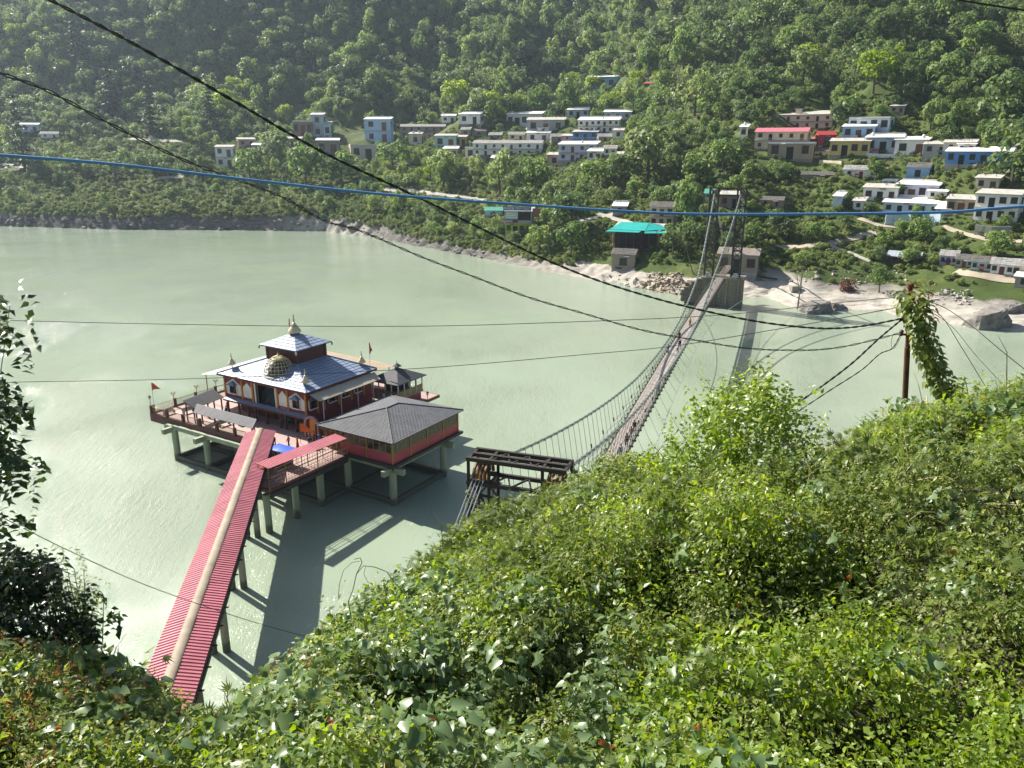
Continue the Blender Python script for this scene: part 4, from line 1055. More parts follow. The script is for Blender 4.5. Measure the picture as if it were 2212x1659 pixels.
PT = [(-2.1,14.5,'red','red','person in a red dress beside the orange pennant',1.2,True),(-2.6,15.6,'pink','black','person in pink walking across the temple forecourt',.4,False),
      (-3.6,17.2,'dark blue','black','person in dark blue behind the white drum',2.0,False),(-.2,14.3,'black','black','person in black under the orange pennant',1.1,False),
      (.4,14.0,'grey','dark blue','person in grey under the tip of the orange pennant',.2,False),(.3,12.9,'blue','blue','person in bright blue next to the arched gateway',-1.0,True),
      (-1.3,13.0,'dark blue','grey','person in dark blue crouching before the gateway',2.5,False),(-2.9,18.6,'maroon','black','person in maroon at the far side of the drum',.7,False),
      (1.2,32.6,'black','brown','person in black standing under the dark shade roof',.5,False),(2.2,33.6,'pink','cream','person in pink and cream seated side of the dark shade roof',1.7,False),
      (-.6,35.0,'white','grey','person in white among the benches at the far rail',2.2,False),(14.6,13.9,'white','white','person in white on the gallery beside the pavilion',1.5,False),
      (10.6,13.6,'teal','teal','person in a teal dress by the foot of the side stair',.9,True)]
for x, y, a, b, l, yw, sr in PT:
    p_ = tw(x, y, 7.41 if x > 14 else 5.81); person(p_, TH+yw, a, b, l, group='people at the temple', sari=sr, h=rnd.uniform(1.55,1.72))
# ------------------------------------------------------------------ village on the far bank
HC = {'white':(.84,.83,.81),'cream':(.68,.60,.46),'tan':(.40,.32,.23),'brown':(.30,.20,.14),'blue':(.10,.27,.62),'sky':(.30,.48,.72),'pale blue':(.58,.70,.82),'teal':(.42,.62,.62),
      'grey':(.34,.34,.33),'stone':(.27,.24,.20),'lavender':(.62,.60,.78),'pink':(.60,.42,.45),'yellow':(.60,.47,.20),'red':(.42,.04,.04),'lime':(.33,.42,.03),'greyblue':(.36,.44,.53),'lilac':(.55,.45,.62),'dark':(.07,.06,.055)}
HM = {k: pm(k.replace(' ', '_')+'_plaster', v, tuple(x*.8 for x in v), .35, .85, .2, 3, streak=True) for k, v in HC.items()}
M_flat = pm('concrete_roof', (.46,.44,.40), (.33,.31,.28), .4, .9); M_flatw = pm('whitewashed_roof', (.80,.79,.77), (.66,.65,.62), .4, .85)
M_stslate = pm('stone_slate', (.34,.33,.32), (.20,.195,.19), .5, .85, .5, 3); M_dslate = pm('dark_slate', (.14,.13,.12), (.085,.08,.075), .5, .85, .5, 3)
RM = {'pinkmetal': pm('pink_sheet_roof', (.62,.16,.20)), 'redmetal': pm('red_sheet_roof', (.45,.05,.045)), 'teal': pm('teal_sheet_roof', (.02,.40,.36), (.02,.33,.30), .3, .45), 'grey': pm('grey_sheet_roof', (.38,.42,.47), (.30,.33,.37), .4, .45), 'rust': pm('rusty_sheet_roof', (.24,.21,.18), (.16,.13,.11), .3, .8), 'green': pm('green_sheet_roof', (.06,.34,.24))}
M_wfr = pm('dark_window_frame', (.06,.03,.02)); M_wpane = pm('far_window_pane', (.02,.022,.025), (.04,.042,.045), 1, .2); M_bluedoor = pm('blue_door_paint', (.05,.17,.40)); M_wood = pm('brown_door_paint', (.16,.06,.03))
def winmesh():
    b = MB(); b.box(-.5,.5,-.06,.0,0,1); 
    b.mi = 1; b.box(-.5,-.42,-.1,-.06,0,1); b.box(.42,.5,-.1,-.06,0,1); b.box(-.42,.42,-.1,-.06,.93,1); b.box(-.42,.42,-.1,-.06,0,.07); b.box(-.03,.03,-.09,-.06,.07,.93); b.box(-.56,.56,-.16,-.06,-.07,0)
    return b.mesh('window', [M_wpane, M_wfr])
def doormesh(m):
    b = MB(); b.box(-.5,.5,-.06,0,0,1); b.mi = 1; b.box(-.56,-.5,-.1,0,0,1.03); b.box(.5,.56,-.1,0,0,1.03); b.box(-.5,.5,-.1,0,1,1.03); return b.mesh('door', [m, M_wfr])
WM = winmesh(); DMs = {'brown': doormesh(M_wood), 'blue': doormesh(M_bluedoor), 'dark': doormesh(M_dark)}
RECTS = []      # picture areas of houses, kept clear of nearer trees
def gtop(px, py):
    p = hit(px, py); return p
def house(x0, x1, yt, yb, col, roof, fl, nw, yaw, label, name='village_house', door='brown', depth=6.0, clear=.75, side=None, group='houses of the far bank village', rail=False, plinth=4.0):
    yaw = -yaw; cx = (x0+x1)/2; p = hit(cx, yb)
    Z = p.y*CP-(p.z-CAM.z)*SP; m = Z/FPX
    W = max(2.2, (x1-x0)*m/ (math.cos(R(yaw))+.30*abs(math.sin(R(yaw))))); Ht = max(2.3, (yb-yt)*m*1.02)
    RECTS.append((x0, x1, yt, yt+(yb-yt)*clear, Z))
    bear = math.atan2(p.x, p.y)
    t_ = thing(name, label, 'house' if name in ('village_house','row_house') else name.split('_')[-1], p, -bear+R(yaw), group)
    h = Ht; rh = 0; depth = max(depth, W*.42)
    if roof in ('slate','dslate','pinkmetal','redmetal','grey','rust','green','teal'): rh = min(1.5, Ht*.32); h = Ht-rh
    w2 = W/2; wm = HM[col]
    tilt = .17*depth if roof in ('flat','flatw') else 0.0
    b = MB().add([(-w2,0,-plinth),(w2,0,-plinth),(w2,depth,-plinth),(-w2,depth,-plinth),(-w2,0,h),(w2,0,h),(w2,depth,h+tilt),(-w2,depth,h+tilt)], [(0,3,2,1),(4,5,6,7),(0,1,5,4),(1,2,6,5),(2,3,7,6),(3,0,4,7)]); b.build('wall', wm, t_)
    if side: MB().box(w2,w2+.06,.02,depth-.02,-1,h-.05).build('side_wall', HM[side], t_)
    if roof == 'flat' or roof == 'flatw':
        MB().poly([(-w2-.45,-.75,h+.22-.75*.17),(w2+.45,-.75,h+.22-.75*.17),(w2+.45,depth+.3,h+.22+(depth+.3)*.17),(-w2-.45,depth+.3,h+.22+(depth+.3)*.17)], .2).build('roof', M_flat if roof == 'flat' else M_flatw, t_)
    elif roof == 'para':
        r_ = MB().box(-w2-.2,w2+.2,-.4,depth+.2,h-.85,h-.65).build('roof', M_flat, t_); pb = MB()
        pb.box(-w2,w2,-.02,.12,h,h+.02)
        for q in ((-w2-.02,w2+.02,-.03,.0),(w2+.001,w2+.03,0,depth)): pb.box(*q,h-.65,h+.06)
        pb.build('parapet', M_flatw, r_)
    else:
        mt = {'slate':M_stslate,'dslate':M_dslate}.get(roof) or RM[roof]
        b = MB(); o = .4; k = max(3, int(W/1.1)); dp2 = depth/2
        for sg in (0, 1):
            y0, y1 = (-.6, dp2) if sg == 0 else (depth+.5, dp2)
            rows = 4 if 'slate' in roof else 1
            for r in range(rows):
                for c in range(k):
                    xa = -w2-o+(W+2*o)*c/k; xb = -w2-o+(W+2*o)*(c+1)/k-(.05 if rows > 1 else 0)
                    f0 = r/rows; f1 = (r+1)/rows; j = rnd.uniform(0,.06) if rows > 1 else (.03 if c % 2 else 0)
                    za = h-.18+(rh+.18)*f0+.1+j; zb = h-.18+(rh+.18)*f1+.05+j
                    b.add([(xa,y0+(y1-y0)*f0,za),(xb,y0+(y1-y0)*f0,za),(xb,y0+(y1-y0)*f1,zb),(xa,y0+(y1-y0)*f1,zb)], [(0,1,2,3)])
        b.build('roof', mt, t_)
        gb = MB()
        for x in (-w2+.02, w2-.02): gb.add([(x,0,h),(x,depth,h),(x,dp2,h+rh)], [(0,1,2)])
        gb.build('gable', wm, t_)
    fh = h/fl; hrw = random.Random(int(x0*3+yb*5))
    for f in range(fl):
        z0 = f*fh
        for i in range(nw):
            x = -w2+W*(i+.5)/nw
            isd = (i % 3 == 1) if nw > 1 else False
            if isd:
                o = inst('door', DMs[door if hrw.random() < .7 else 'dark'], t_, (x, 0, z0+.05), sc=(min(fh*.36, W/nw*.6), 1, fh*.70))
            else:
                o = inst('window', WM, t_, (x, 0, z0+fh*hrw.uniform(.34,.4)), sc=(min(fh*hrw.uniform(.36,.46), W/nw*.62), 1, fh*hrw.uniform(.38,.45)))
        if f > 0: MB().box(-w2-.1,w2+.1,-.9,-.0,z0-.12,z0).build('balcony', M_flat, t_)
    if abs(yaw) > 5 or True:
        sx = w2 if yaw <= 0 else -w2
        inst('window', WM, t_, (sx, depth*.5, h-fh*.62), (0,0,math.pi/2 if yaw <= 0 else -math.pi/2), (fh*.4,1,fh*.42))
    if rail:
        z0 = (fl-1)*fh; b = MB(); b.box(-w2,w2,-.9,-.86,z0+.85,z0+.93)
        for i in range(int(W/.8)+1): b.box(-w2+i*.8,-w2+i*.8+.08,-.9,-.86,z0,z0+.85)
        b.build('balcony_rail', HM['red'] if rail == 'red' else M_flatw, t_)
    hr = random.Random(int(x0*7+yb)); dm = MB()
    dm.box(-w2-.03,w2+.03,-.05,.0,-plinth,.35)
    if fl > 1: dm.box(-w2-.02,w2+.02,-.07,.0,fh-.02,fh+.16)
    dm.build('plinth_band', HM['stone'] if hr.random() < .5 else HM['grey'], t_)
    if roof in ('flat','flatw') and hr.random() < .6:
        rp_ = MB()
        for i in range(hr.randrange(3,7)): x = -w2+W*hr.random(); y = depth*hr.random(); rp_.box(x,x+.16,y,y+.16,h+.2+y*.17,h+.2+y*.17+hr.uniform(.5,1.3))
        rp_.build('roof_posts', M_flat, t_)
    if roof == 'flatw' and hr.random() < .7:
        lw = MB(); lw.box(-w2,w2,depth-.2,depth,h+.2+tilt-.1,h+.75+tilt); lw.build('roof_kerb', M_flatw, t_)
    if fl > 1 and hr.random() < .6:
        sb_ = MB(); sd = 1 if yaw <= 0 else -1
        for i in range(9): xx = (w2+.1)*sd; sb_.box(min(xx,xx+sd*.9),max(xx,xx+sd*.9),.3+i*.4,.3+i*.4+.42,-1.0,fh*(i+1)/9)
        sb_.build('outside_stair', M_flat, t_)
    if hr.random() < .45:
        x = -w2+W*hr.uniform(.1,.5); lc = MB()
        for i in range(5): lc.box(x+i*.5,x+i*.5+.42,-1.3,-1.28,.7+hr.random()*.3,1.6)
        lc.build('washing', CLOTH[hr.choice(list(CLOTH))], t_)
    if hr.random() < .6:
        x = -w2+W*hr.uniform(.25,.7); MB().poly([(x-.9,-1.0,h*.9/fl-.1),(x+.9,-1.0,h*.9/fl-.1),(x+.9,-.0,h*.9/fl+.12),(x-.9,-.0,h*.9/fl+.12)], .06).build('awning', hr.choice([M_flat,RM['grey'],RM['rust'],HM['blue']]), t_)
    t_['_t'] = tilt; t_['_w'] = W; t_['_h'] = h; t_['_d'] = depth
    return t_
V_ = [
 (468,507,320,362,'white','flat',2,2,14,'small white two storey house at the left end of the village'),
 (516,553,302,318,'tan','flat',1,2,-8,'low tan house just above the small white one at the left village end'),
 (545,568,314,327,'greyblue','flatw',1,1,10,'tiny grey blue hut with white roof left of the long tan roofs'),
 (607,653,301,326,'tan','flat',1,3,8,'long tan house with reddish flat roof below the arched house'),
 (634,677,263,298,'brown','para',1,3,10,'brown arched house with white roof terrace beside the grey tower block'),
 (673,702,251,298,'greyblue','flatw',2,1,16,'tall plain grey blue tower block beside the brown arched house'),
 (700,716,268,298,'teal','flat',1,1,16,'narrow green walled annex right of the grey tower block'),
 (684,734,305,335,'stone','flatw',1,2,8,'stone house with pale roof below the grey tower block'),
 (787,847,261,309,'sky','flatw',2,2,16,'bright blue two storey house with white balcony standing alone in yellow grass'),
 (758,861,314,347,'cream','para',1,4,-6,'wide cream house with white sunken roof terrace'),
 (865,963,270,296,'stone','slate',2,6,4,'long two storey stone house with pale slate roof at its right end'),
 (883,912,291,314,'cream','flat',1,1,12,'small cream block with two white tanks below the stone house'),
 (938,987,295,321,'teal','flat',1,2,12,'pale turquoise cottage with flat brown roof'),
 (982,1008,297,315,'yellow','flat',1,2,10,'small yellow cottage joined to the turquoise one'),
 (954,985,251,266,'white','flatw',1,2,6,'low white shed partly behind shrubs left of the cube house'),
 (988,1040,248,269,'white','flatw',1,2,26,'white cube shaped house with wide flat roof at the top of the village'),
 (1092,1173,248,275,'white','flatw',1,5,12,'long white house with flat roof in the upper middle of the village'),
 (1137,1220,261,287,'grey','flat',1,3,6,'grey veranda house with red edged roof below the long white one'),
 (1137,1160,281,294,'cream','flat',1,2,4,'small cream outhouse under the grey veranda house'),
 (1247,1338,261,287,'white','flatw',2,7,7,'long white two storey house with balcony at the right of the upper village','w'),
 (1235,1292,287,316,'blue','flat',2,3,12,'vivid blue two storey house in the middle of the village','w'),
 (994,1017,276,298,'stone','slate',1,1,20,'little stone hut with steep slate gable'),
 (1018,1051,279,293,'stone','dslate',1,1,14,'low stone barn with brown slate roof'),
 (1018,1173,305,336,'white','slate',2,8,8,'longest white house under a pale grey slate roof'),
 (1003,1053,319,348,'cream','para',1,2,14,'cream house with blue side wall before the long slate roof'),
 (1136,1189,288,308,'white','flatw',1,2,10,'white house with bright flat roof above the long slate one'),
 (1190,1225,290,308,'stone','slate',1,1,-8,'low slate roofed hut next to the pink house'),
 (1213,1237,295,313,'pink','flat',2,1,8,'narrow pink house left of the vivid blue one'),
 (1203,1290,314,348,'lavender','flatw',2,4,14,'lavender two storey house with long white flat roof'),
 (1180,1245,336,360,'tan','flat',1,2,12,'tan house low in the village behind banana plants'),
 (1303,1332,315,336,'white','slate',1,2,8,'white cottage with small slate roof at the right village edge'),
 (1329,1359,335,358,'grey','flat',1,2,8,'plain grey house at the lower right village edge'),
 (1324,1346,283,301,'white','flat',1,1,6,'white hut tucked under the trees right of the village'),
 (1292,1322,290,311,'stone','slate',1,1,-10,'brown slate roofed shed right of the vivid blue house'),
 (1272,1349,168,191,'sky','flatw',1,4,8,'sky blue house high on the wooded slope'),
 (1239,1270,163,174,'cream','flat',1,2,6,'pale house left of the sky blue one high on the slope'),
 (1225,1272,238,254,'greyblue','flatw',1,3,6,'grey blue house with white roof above the long white houses'),
 (1304,1364,243,259,'greyblue','flatw',1,3,4,'grey blue house with pale roof half hidden by round trees'),
 (1391,1408,179,186,'red','redmetal',1,1,0,'tiny hut with red roof high among the trees'),
 (1669,1795,250,278,'cream','flat',2,6,12,'long cream two storey house with tall chimney block, highest of the right hamlet'),
 (1628,1740,279,323,'cream','pinkmetal',2,5,10,'cream two storey house under a long pink sheet roof','w'),
 (1656,1753,309,345,'tan','para',1,3,10,'tan house with white balustrade terrace below the pink roof'),
 (1766,1804,285,316,'red','redmetal',1,1,-18,'small bright red house with red roof'),
 (1830,1918,255,287,'pale blue','para',1,4,16,'pale blue house with white balustrade above the right hamlet'),
 (1819,1886,275,301,'sky','flatw',1,3,8,'light blue bungalow below the pale blue balustraded house'),
 (1792,1874,307,337,'yellow','flat',1,4,6,'yellowish row house behind a young tree'),
 (1748,1795,321,341,'cream','dslate',1,1,12,'low cream shed with brown roof beside the tan terrace house'),
 (1868,1942,299,331,'greyblue','flatw',1,3,10,'grey blue house with tall double window'),
 (1931,1999,304,337,'white','flatw',1,2,12,'white house with two tanks on its flat roof'),
 (1996,2068,313,334,'grey','flat',1,3,6,'low grey house with dark eaves left of the blue bungalow'),
 (2038,2101,309,328,'cream','flat',1,2,8,'cream house half behind the low grey one'),
 (2046,2173,329,356,'blue','flatw',1,6,6,'long bright blue bungalow at the end of the lane'),
 (1822,1896,359,384,'white','slate',1,3,8,'white cottage with rough pale slate roof in the dry field'),
 (1731,1802,372,389,'stone','dslate',1,2,6,'low dark slate shed sunk in bushes'),
 (1956,2003,354,392,'sky','dslate',1,1,12,'tall light blue tower house with brown roof'),
 (1863,1934,407,436,'white','flat',1,3,10,'white house with blue doors and brown roof'),
 (1934,2021,401,436,'lavender','flatw',1,4,14,'lavender house with white awning and orange door'),
 (1909,2047,440,463,'pale blue','flatw',1,6,8,'long pale blue lower house with dark doors'),
 (1841,1864,435,455,'white','flat',1,1,10,'small white cube hut left of the pale blue row'),
 (1798,1816,425,450,'pale blue','flatw',1,0,12,'pale blue water house shaped like a cube'),
 (2106,2153,386,411,'cream','flat',1,2,12,'small cream hut alone on the right slope'),
 (2103,2190,422,479,'white','flat',2,4,14,'white two storey house with grey double door'),
 (2044,2103,432,463,'tan','flat',1,3,8,'tan house with brown roof beside the white two storey one'),
 (1923,1952,230,244,'grey','flat',1,2,8,'small grey hut in the wood above the right hamlet'),
 (1597,1613,276,299,'white','flatw',1,1,8,'white tower like hut with tank left of the pink roof'),
 (1402,1454,439,489,'cream','dslate',2,3,10,'cream two storey house behind the teal roofed restaurant','red'),
 (90,126,285,299,'white','slate',1,2,10,'small white shed with pale roof on the far left terraces'),
 (48,84,270,286,'pale blue','flatw',1,2,8,'pale blue roofed house behind a tall conifer on the far left'),
 (1553,1597,423,450,'brown','flat',1,2,6,'unfinished brick house behind the far bridge tower'),
 (1640,1690,426,446,'tan','dslate',1,2,8,'tan shed with dark roof right of the far bridge tower'),

 (1055,1085,287,303,'stone','slate',1,2,12,'squat slate roofed cottage left of the grey veranda house'),
 (1160,1186,277,290,'white','flatw',1,1,10,'tiny white block just under the grey veranda house'),
 (1098,1134,286,304,'cream','slate',1,2,8,'cream slate roofed cottage above the longest white house'),
 (906,936,284,298,'tan','dslate',1,2,8,'tan dark roofed cottage right of the white tanks'),
 (1060,1096,342,360,'pink','flatw',1,2,10,'pale pink cottage below the longest white house'),
 (1268,1300,328,348,'white','flatw',1,2,12,'white cottage right of the lavender house'),
 (957,990,322,340,'cream','flatw',1,2,10,'cream flat roofed cottage below the turquoise one'),
 (820,852,286,302,'grey','slate',1,2,8,'grey slate cottage left of the long stone house'),
 (1752,1770,297,311,'brown','rust',1,1,8,'little brown lean to between pink roof and red house'),
 (2004,2042,414,430,'white','flatw',1,2,10,'white annex right of the lavender house with awning'),
 (1905,1935,388,404,'pale blue','para',1,2,12,'pale blue terrace block left of the tall tower house'),
 (2068,2104,312,328,'white','flatw',1,2,8,'white cottage above the long bright blue bungalow'),
 (2020,2050,452,468,'pale blue','flatw',1,2,10,'small pale blue block at the right end of the lower house'),
]
for r in V_:
    house(*r[:10], rail=(r[10] if len(r) > 10 else False))
def P2(root, name, mb, mat): return mb.build(name, mat, root)
# hotel with signs
ht = house(1090,1150,458,507,'lime','flat',2,4,10,'lime green two storey guesthouse with roof sign above the river', 'guest_house', group=None)
W = ht['_w']; Hh = ht['_h']
up = MB().box(-W/2-.02,W/2+.02,-.03,6.02,Hh*.48,Hh-.02).build('upper_wall', HM['grey'], ht)
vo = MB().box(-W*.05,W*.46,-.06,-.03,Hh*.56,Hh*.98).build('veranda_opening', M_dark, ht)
def sign(txt, w_, h_, loc, bgm, fgm, parent, name='sign_board', th=.12):
    s_ = MB().box(-w_/2,w_/2,0,th,0,h_).build(name, bgm, parent); s_.location = loc
    c = bpy.data.curves.new('lettering', 'FONT'); c.body = txt; c.size = h_*.95; c.align_x = 'CENTER'; c.align_y = 'CENTER'; c.extrude = .01
    ob = bpy.data.objects.new('lettering', c); COL.objects.link(ob)
    bpy.context.view_layer.update(); sx = ob.dimensions.x
    me = ob.to_mesh().copy(); ob.to_mesh_clear(); bpy.data.objects.remove(ob); me.materials.clear(); me.materials.append(fgm)
    k = w_*.94/max(sx, .01); l = inst('lettering', me, s_, (0, -.03, h_/2), (math.pi/2, 0, 0), (k, 1.0, 1.0)); return s_
M_navy = pm('navy_sign', (.03,.06,.26)); M_letter = pm('white_lettering', (.85,.85,.88)); M_pinkl = pm('pink_lettering', (.85,.72,.78)); M_signg = pm('pale_green_banner', (.34,.50,.46))
sign('MANDIR VIEW POINT', W*1.05, 1.55, (-W*.04, -.7, Hh+.25), M_navy, M_letter, ht)
sign('Rooms', W*.44, 1.45, (-W*.43, -.45, Hh*.5), pm('mauve_sign', (.20,.12,.16)), M_pinkl, ht)
bn = MB().box(-W*.5,-W*.02,-.2,-.1,Hh*.66,Hh*1.0).build('banner', M_signg, ht)
for i in range(3): MB().box(-W*.45,-W*.07,-.23,-.2,Hh*(.71+.08*i),Hh*(.735+.08*i)).build('banner_stripe', M_letter, bn)
MB().box(W*.0,W*.5,-.6,-.55,Hh*.5,Hh*.62).build('balcony_rail', HM['grey'], ht)
MB().box(W*.52,W*.85,0,.1,Hh*.75,Hh*1.12).build('canvas_lean_to', pm('brown_canvas', (.24,.10,.06)), ht)
house(1047,1086,449,467,'pale blue','green',1,1,6,'pale sheet metal shed with pale green roof beside the guesthouse','tin_shed', group=None)
# teal roofed restaurant
rs = house(1320,1425,498,542,'brown','flat',1,6,12,'riverside restaurant under a wide teal sheet roof','restaurant', group=None, depth=8)
W = rs['_w']; Hh = rs['_h']
for q in (((-W*.55,-2.2,Hh+.1),(W*.22,-2.6,Hh+.1),(W*.22,3.5,Hh+2.2),(-W*.38,3.5,Hh+2.2)), ((W*.22,-2.6,Hh+.1),(W*.62,1.0,Hh+.5),(W*.45,6.5,Hh+1.4),(W*.22,3.5,Hh+2.2)), ((-W*.62,-3.6,Hh-.45),(W*.1,-4.0,Hh-.45),(W*.14,-2.7,Hh+.0),(-W*.55,-2.4,Hh+.0)), ((W*.22,-4.2,Hh-.6),(W*.75,-1.5,Hh-.5),(W*.6,1.0,Hh+.1),(W*.22,-2.6,Hh+.0))):
    MB().poly(q, .08).build('sheet_roof', RM['teal'], rs)
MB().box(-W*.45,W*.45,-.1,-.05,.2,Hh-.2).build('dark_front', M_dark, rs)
for i in range(7): MB().box(-W*.5+i*W*.16-.09,-W*.5+i*W*.16+.09,-2.3,-2.1,-2,Hh).build('post', M_maroon, rs)
MB().box(-W*.5,W*.2,-2.35,-2.25,.2,1.1).build('railing', M_maroon, rs); MB().box(W*.24,W*.4,-.6,-.5,-1.6,.9).build('white_door', M_letter, rs)
house(1319,1372,540,586,'stone','dslate',1,1,14,'square stone hut with grey roof standing on the sand bank','stone_hut', group=None, clear=1.0, depth=5)
# winch house behind the tower
wh = house(1548,1634,540,590,'stone','rust',1,3,6,'stone winch house with big grey corrugated roof behind the far tower','winch_house', group=None, depth=9)
house(1521,1540,410,435,'greyblue','green',1,1,8,'blue cabin with a green tank on its roof behind the far tower','cabin', group=None)
house(1917,1982,546,573,'dark','grey',1,2,8,'dark open shed with bent grey sheet roof','open_shed', group=None)
house(1323,1353,446,466,'grey','flatw',1,1,6,'small roadside shelter with pale roof above the restaurant','road_shelter', group=None)
# the row by the river on the right: five dwellings in a line
for i, (x0,x1,yt,yb,c,rf_,l) in enumerate([(2030,2064,543,572,'lilac','slate','lilac end dwelling of the riverside row'),(2064,2098,552,578,'grey','dslate','unpainted grey dwelling in the riverside row'),
    (2098,2140,556,586,'teal','dslate','pale turquoise dwelling with satellite dish in the riverside row'),(2140,2184,560,594,'white','slate','white dwelling with dark door in the riverside row'),(2184,2250,564,602,'cream','slate','cream dwelling with brown door at the frame edge of the row')]):
    house(x0,x1,yt,yb,c,rf_,1,3,6,l,'row_house', group='riverside row of low dwellings', depth=5)
house(2194,2260,600,625,'grey','flatw',1,2,6,'grey shop with glass front below the riverside row','shop', group=None)
# chimney block on the long cream house, roof tanks, dishes
def at_roof(px, py):
    best = None
    h_ = None
    return hit(px, py)
dg_houses = [o for o in bpy.data.objects if '_h' in o.keys()]
bpy.context.view_layer.update()
def roof_spot(root, u, v):
    return root.matrix_world @ Vector((root['_w']*u, root['_d']*v, root['_h']+.2+root['_t']*v))
tank_me = MB().lathe((0,0,0), [(.5,0),(.52,.15),(.5,.9),(.3,1.1),(.18,1.12),(.16,1.25)], 10).mesh('water_tank', pm('white_plastic_tank', (.72,.72,.70)))
tank_bl = MB().lathe((0,0,0), [(.5,0),(.52,.15),(.5,.9),(.3,1.1),(.18,1.12),(.16,1.25)], 10).mesh('water_tank', pm('green_plastic_tank', (.03,.34,.22)))
dish_me = MB().lathe((0,0,0), [(.05,0),(.3,.08),(.45,.22),(.43,.22),(.28,.1)], 10).mesh('satellite_dish', M_letter)
def find(word): 
    return next(o for o in dg_houses if word in o['label'])
for word, u, v, lab, gm in (('two white tanks',-.2,.4,'white water tank on the small cream block, left of two',0),('two white tanks',.25,.5,'white water tank on the small cream block, right of two',0),('two tanks on its',-.25,.3,'white water tank on the left of the white flat roofed house',0),('two tanks on its',.3,.4,'white water tank on the right of the white flat roofed house',0),
    ('tall double window',-.35,.4,'white water tank on the grey blue house with double window',0),('vivid blue two storey house in',.3,.6,'white water tank on the vivid blue house',0),('white tower like hut',0,.5,'white water tank on the tower like hut left of the pink roof',0),('low white shed',-.4,.5,'white water tank on the low white shed in shrubs',0),('blue cabin with a green',.1,.4,'green water tank on the blue cabin behind the far tower',1),
    ('tan house low in',.4,.4,'green water tank on the tan house by the banana plants',1),('lavender two storey',.1,.3,'white water tank on the lavender two storey house',0),('sky blue house high',.2,.4,'white water tank on the sky blue house high on the slope',0)):
    o = find(word); q = roof_spot(o, u, v)
    if 'hut left of the pink' in lab or True:
        t_ = inst('water_tank', tank_bl if gm else tank_me, None, q, (0,0,rnd.random()*3), (1.15,1.15,1.15)); tag(t_, lab, 'water tank', 'roof water tanks in the village')
for word, u, lab in (('turquoise dwelling',.1,'white satellite dish on the turquoise dwelling of the row'),('standing alone in yellow',.4,'white satellite dish on the bright blue lone house'),('grey veranda house',.2,'white satellite dish on the grey veranda house'),('highest of the right',-.48,'white satellite dish on the long cream house'),('long white two storey',.1,'white satellite dish on the long white balcony house'),('low grey house with dark',.2,'white satellite dish on the low grey house by the blue bungalow')):
    o = find(word); t_ = inst('satellite_dish', dish_me, None, roof_spot(o, u, .3)+Vector((0,0,.25)), (R(55),0,R(rnd.uniform(-40,40))), (1.3,1.3,1.3)); tag(t_, lab, 'satellite dish', 'satellite dishes on village roofs')
o = find('highest of the right'); MB().box(-o['_w']*.15,-o['_w']*.05,1.5,3.2,o['_h'],o['_h']+2.4).build('stair_head', HM['cream'], o); MB().box(-o['_w']*.16,-o['_w']*.04,1.4,3.3,o['_h']+2.4,o['_h']+2.6).build('stair_head_roof', M_flatw, o)
# retaining and terrace walls
def wall_px(pts, h, col, label, th=.5, stones=True):
    ps = [hit(*p) for p in pts]; root = thing('terrace_wall', label, 'wall', ps[0], 0, 'stone terrace walls of the far bank')
    for a, b in zip(ps[:-1], ps[1:]):
        a = a-ps[0]; b = b-ps[0]; L_ = (b-a).length; n = max(1, int(L_/2.2))
        for i in range(n):
            q0 = a.lerp(b, i/n); q1 = a.lerp(b, (i+1)/n)
            for r in range(2):
                hh = h/2; e_ = (q1-q0).normalized()*.03
                MB().bar(q0+e_+Vector((0,0,r*hh+hh/2-.4)), q1-e_+Vector((0,0,r*hh+hh/2-.4)), th+rnd.uniform(-.06,.06), hh-.04).build('block', HM[col], root)
wall_px([(1870,337),(1900,340),(1945,340)], 1.7, 'white', 'white terrace wall before the grey blue double window house')
wall_px([(2044,360),(2110,362),(2170,362)], 1.5, 'grey', 'grey compound wall before the long bright blue bungalow')
wall_px([(1911,485),(1960,488),(2030,486)], 4.2, 'pale blue', 'pale blue retaining wall under the long lower house')
wall_px([(2104,508),(2140,512),(2180,512)], 3.6, 'grey', 'tall grey stone retaining wall below the white two storey house')
wall_px([(1770,352),(1818,355)], 1.6, 'cream', 'low cream yard wall beside the tan terrace house')
# footpaths and lane drawn on the slope as thin sheets
M_path = pm('pale_earth_path', (.42,.36,.28), (.33,.28,.215), .3, .95, .2, 3); M_road = pm('pale_concrete_road', (.40,.37,.33), (.31,.29,.26), .2, .95)
def path(name, pts, wd, mat, lift=.18):
    ps = []
    for (x0,y0),(x1,y1) in zip(pts[:-1], pts[1:]):
        for i in range(20):
            h_ = hit(x0+(x1-x0)*i/20, y0+(y1-y0)*i/20)
            if h_ is not None: ps.append(h_)
    vs = []
    for i, p_ in enumerate(ps):
        a = ps[max(0,i-1)]; b = ps[min(len(ps)-1,i+1)]; d = (b-a); d.z = 0; d.normalize(); nrm = Vector((-d.y, d.x, 0))
        za = ground(*(p_+nrm*wd/2).xy); zb = ground(*(p_-nrm*wd/2).xy)
        vs += [(p_.x+nrm.x*wd/2, p_.y+nrm.y*wd/2, za+lift), (p_.x, p_.y, ground(p_.x, p_.y)+lift), (p_.x-nrm.x*wd/2, p_.y-nrm.y*wd/2, zb+lift)]
    tag(MB().add(vs, [(3*i+k,3*i+1+k,3*i+4+k,3*i+3+k) for i in range(len(ps)-1) for k in (0,1)]).build(name, mat), kind='structure')
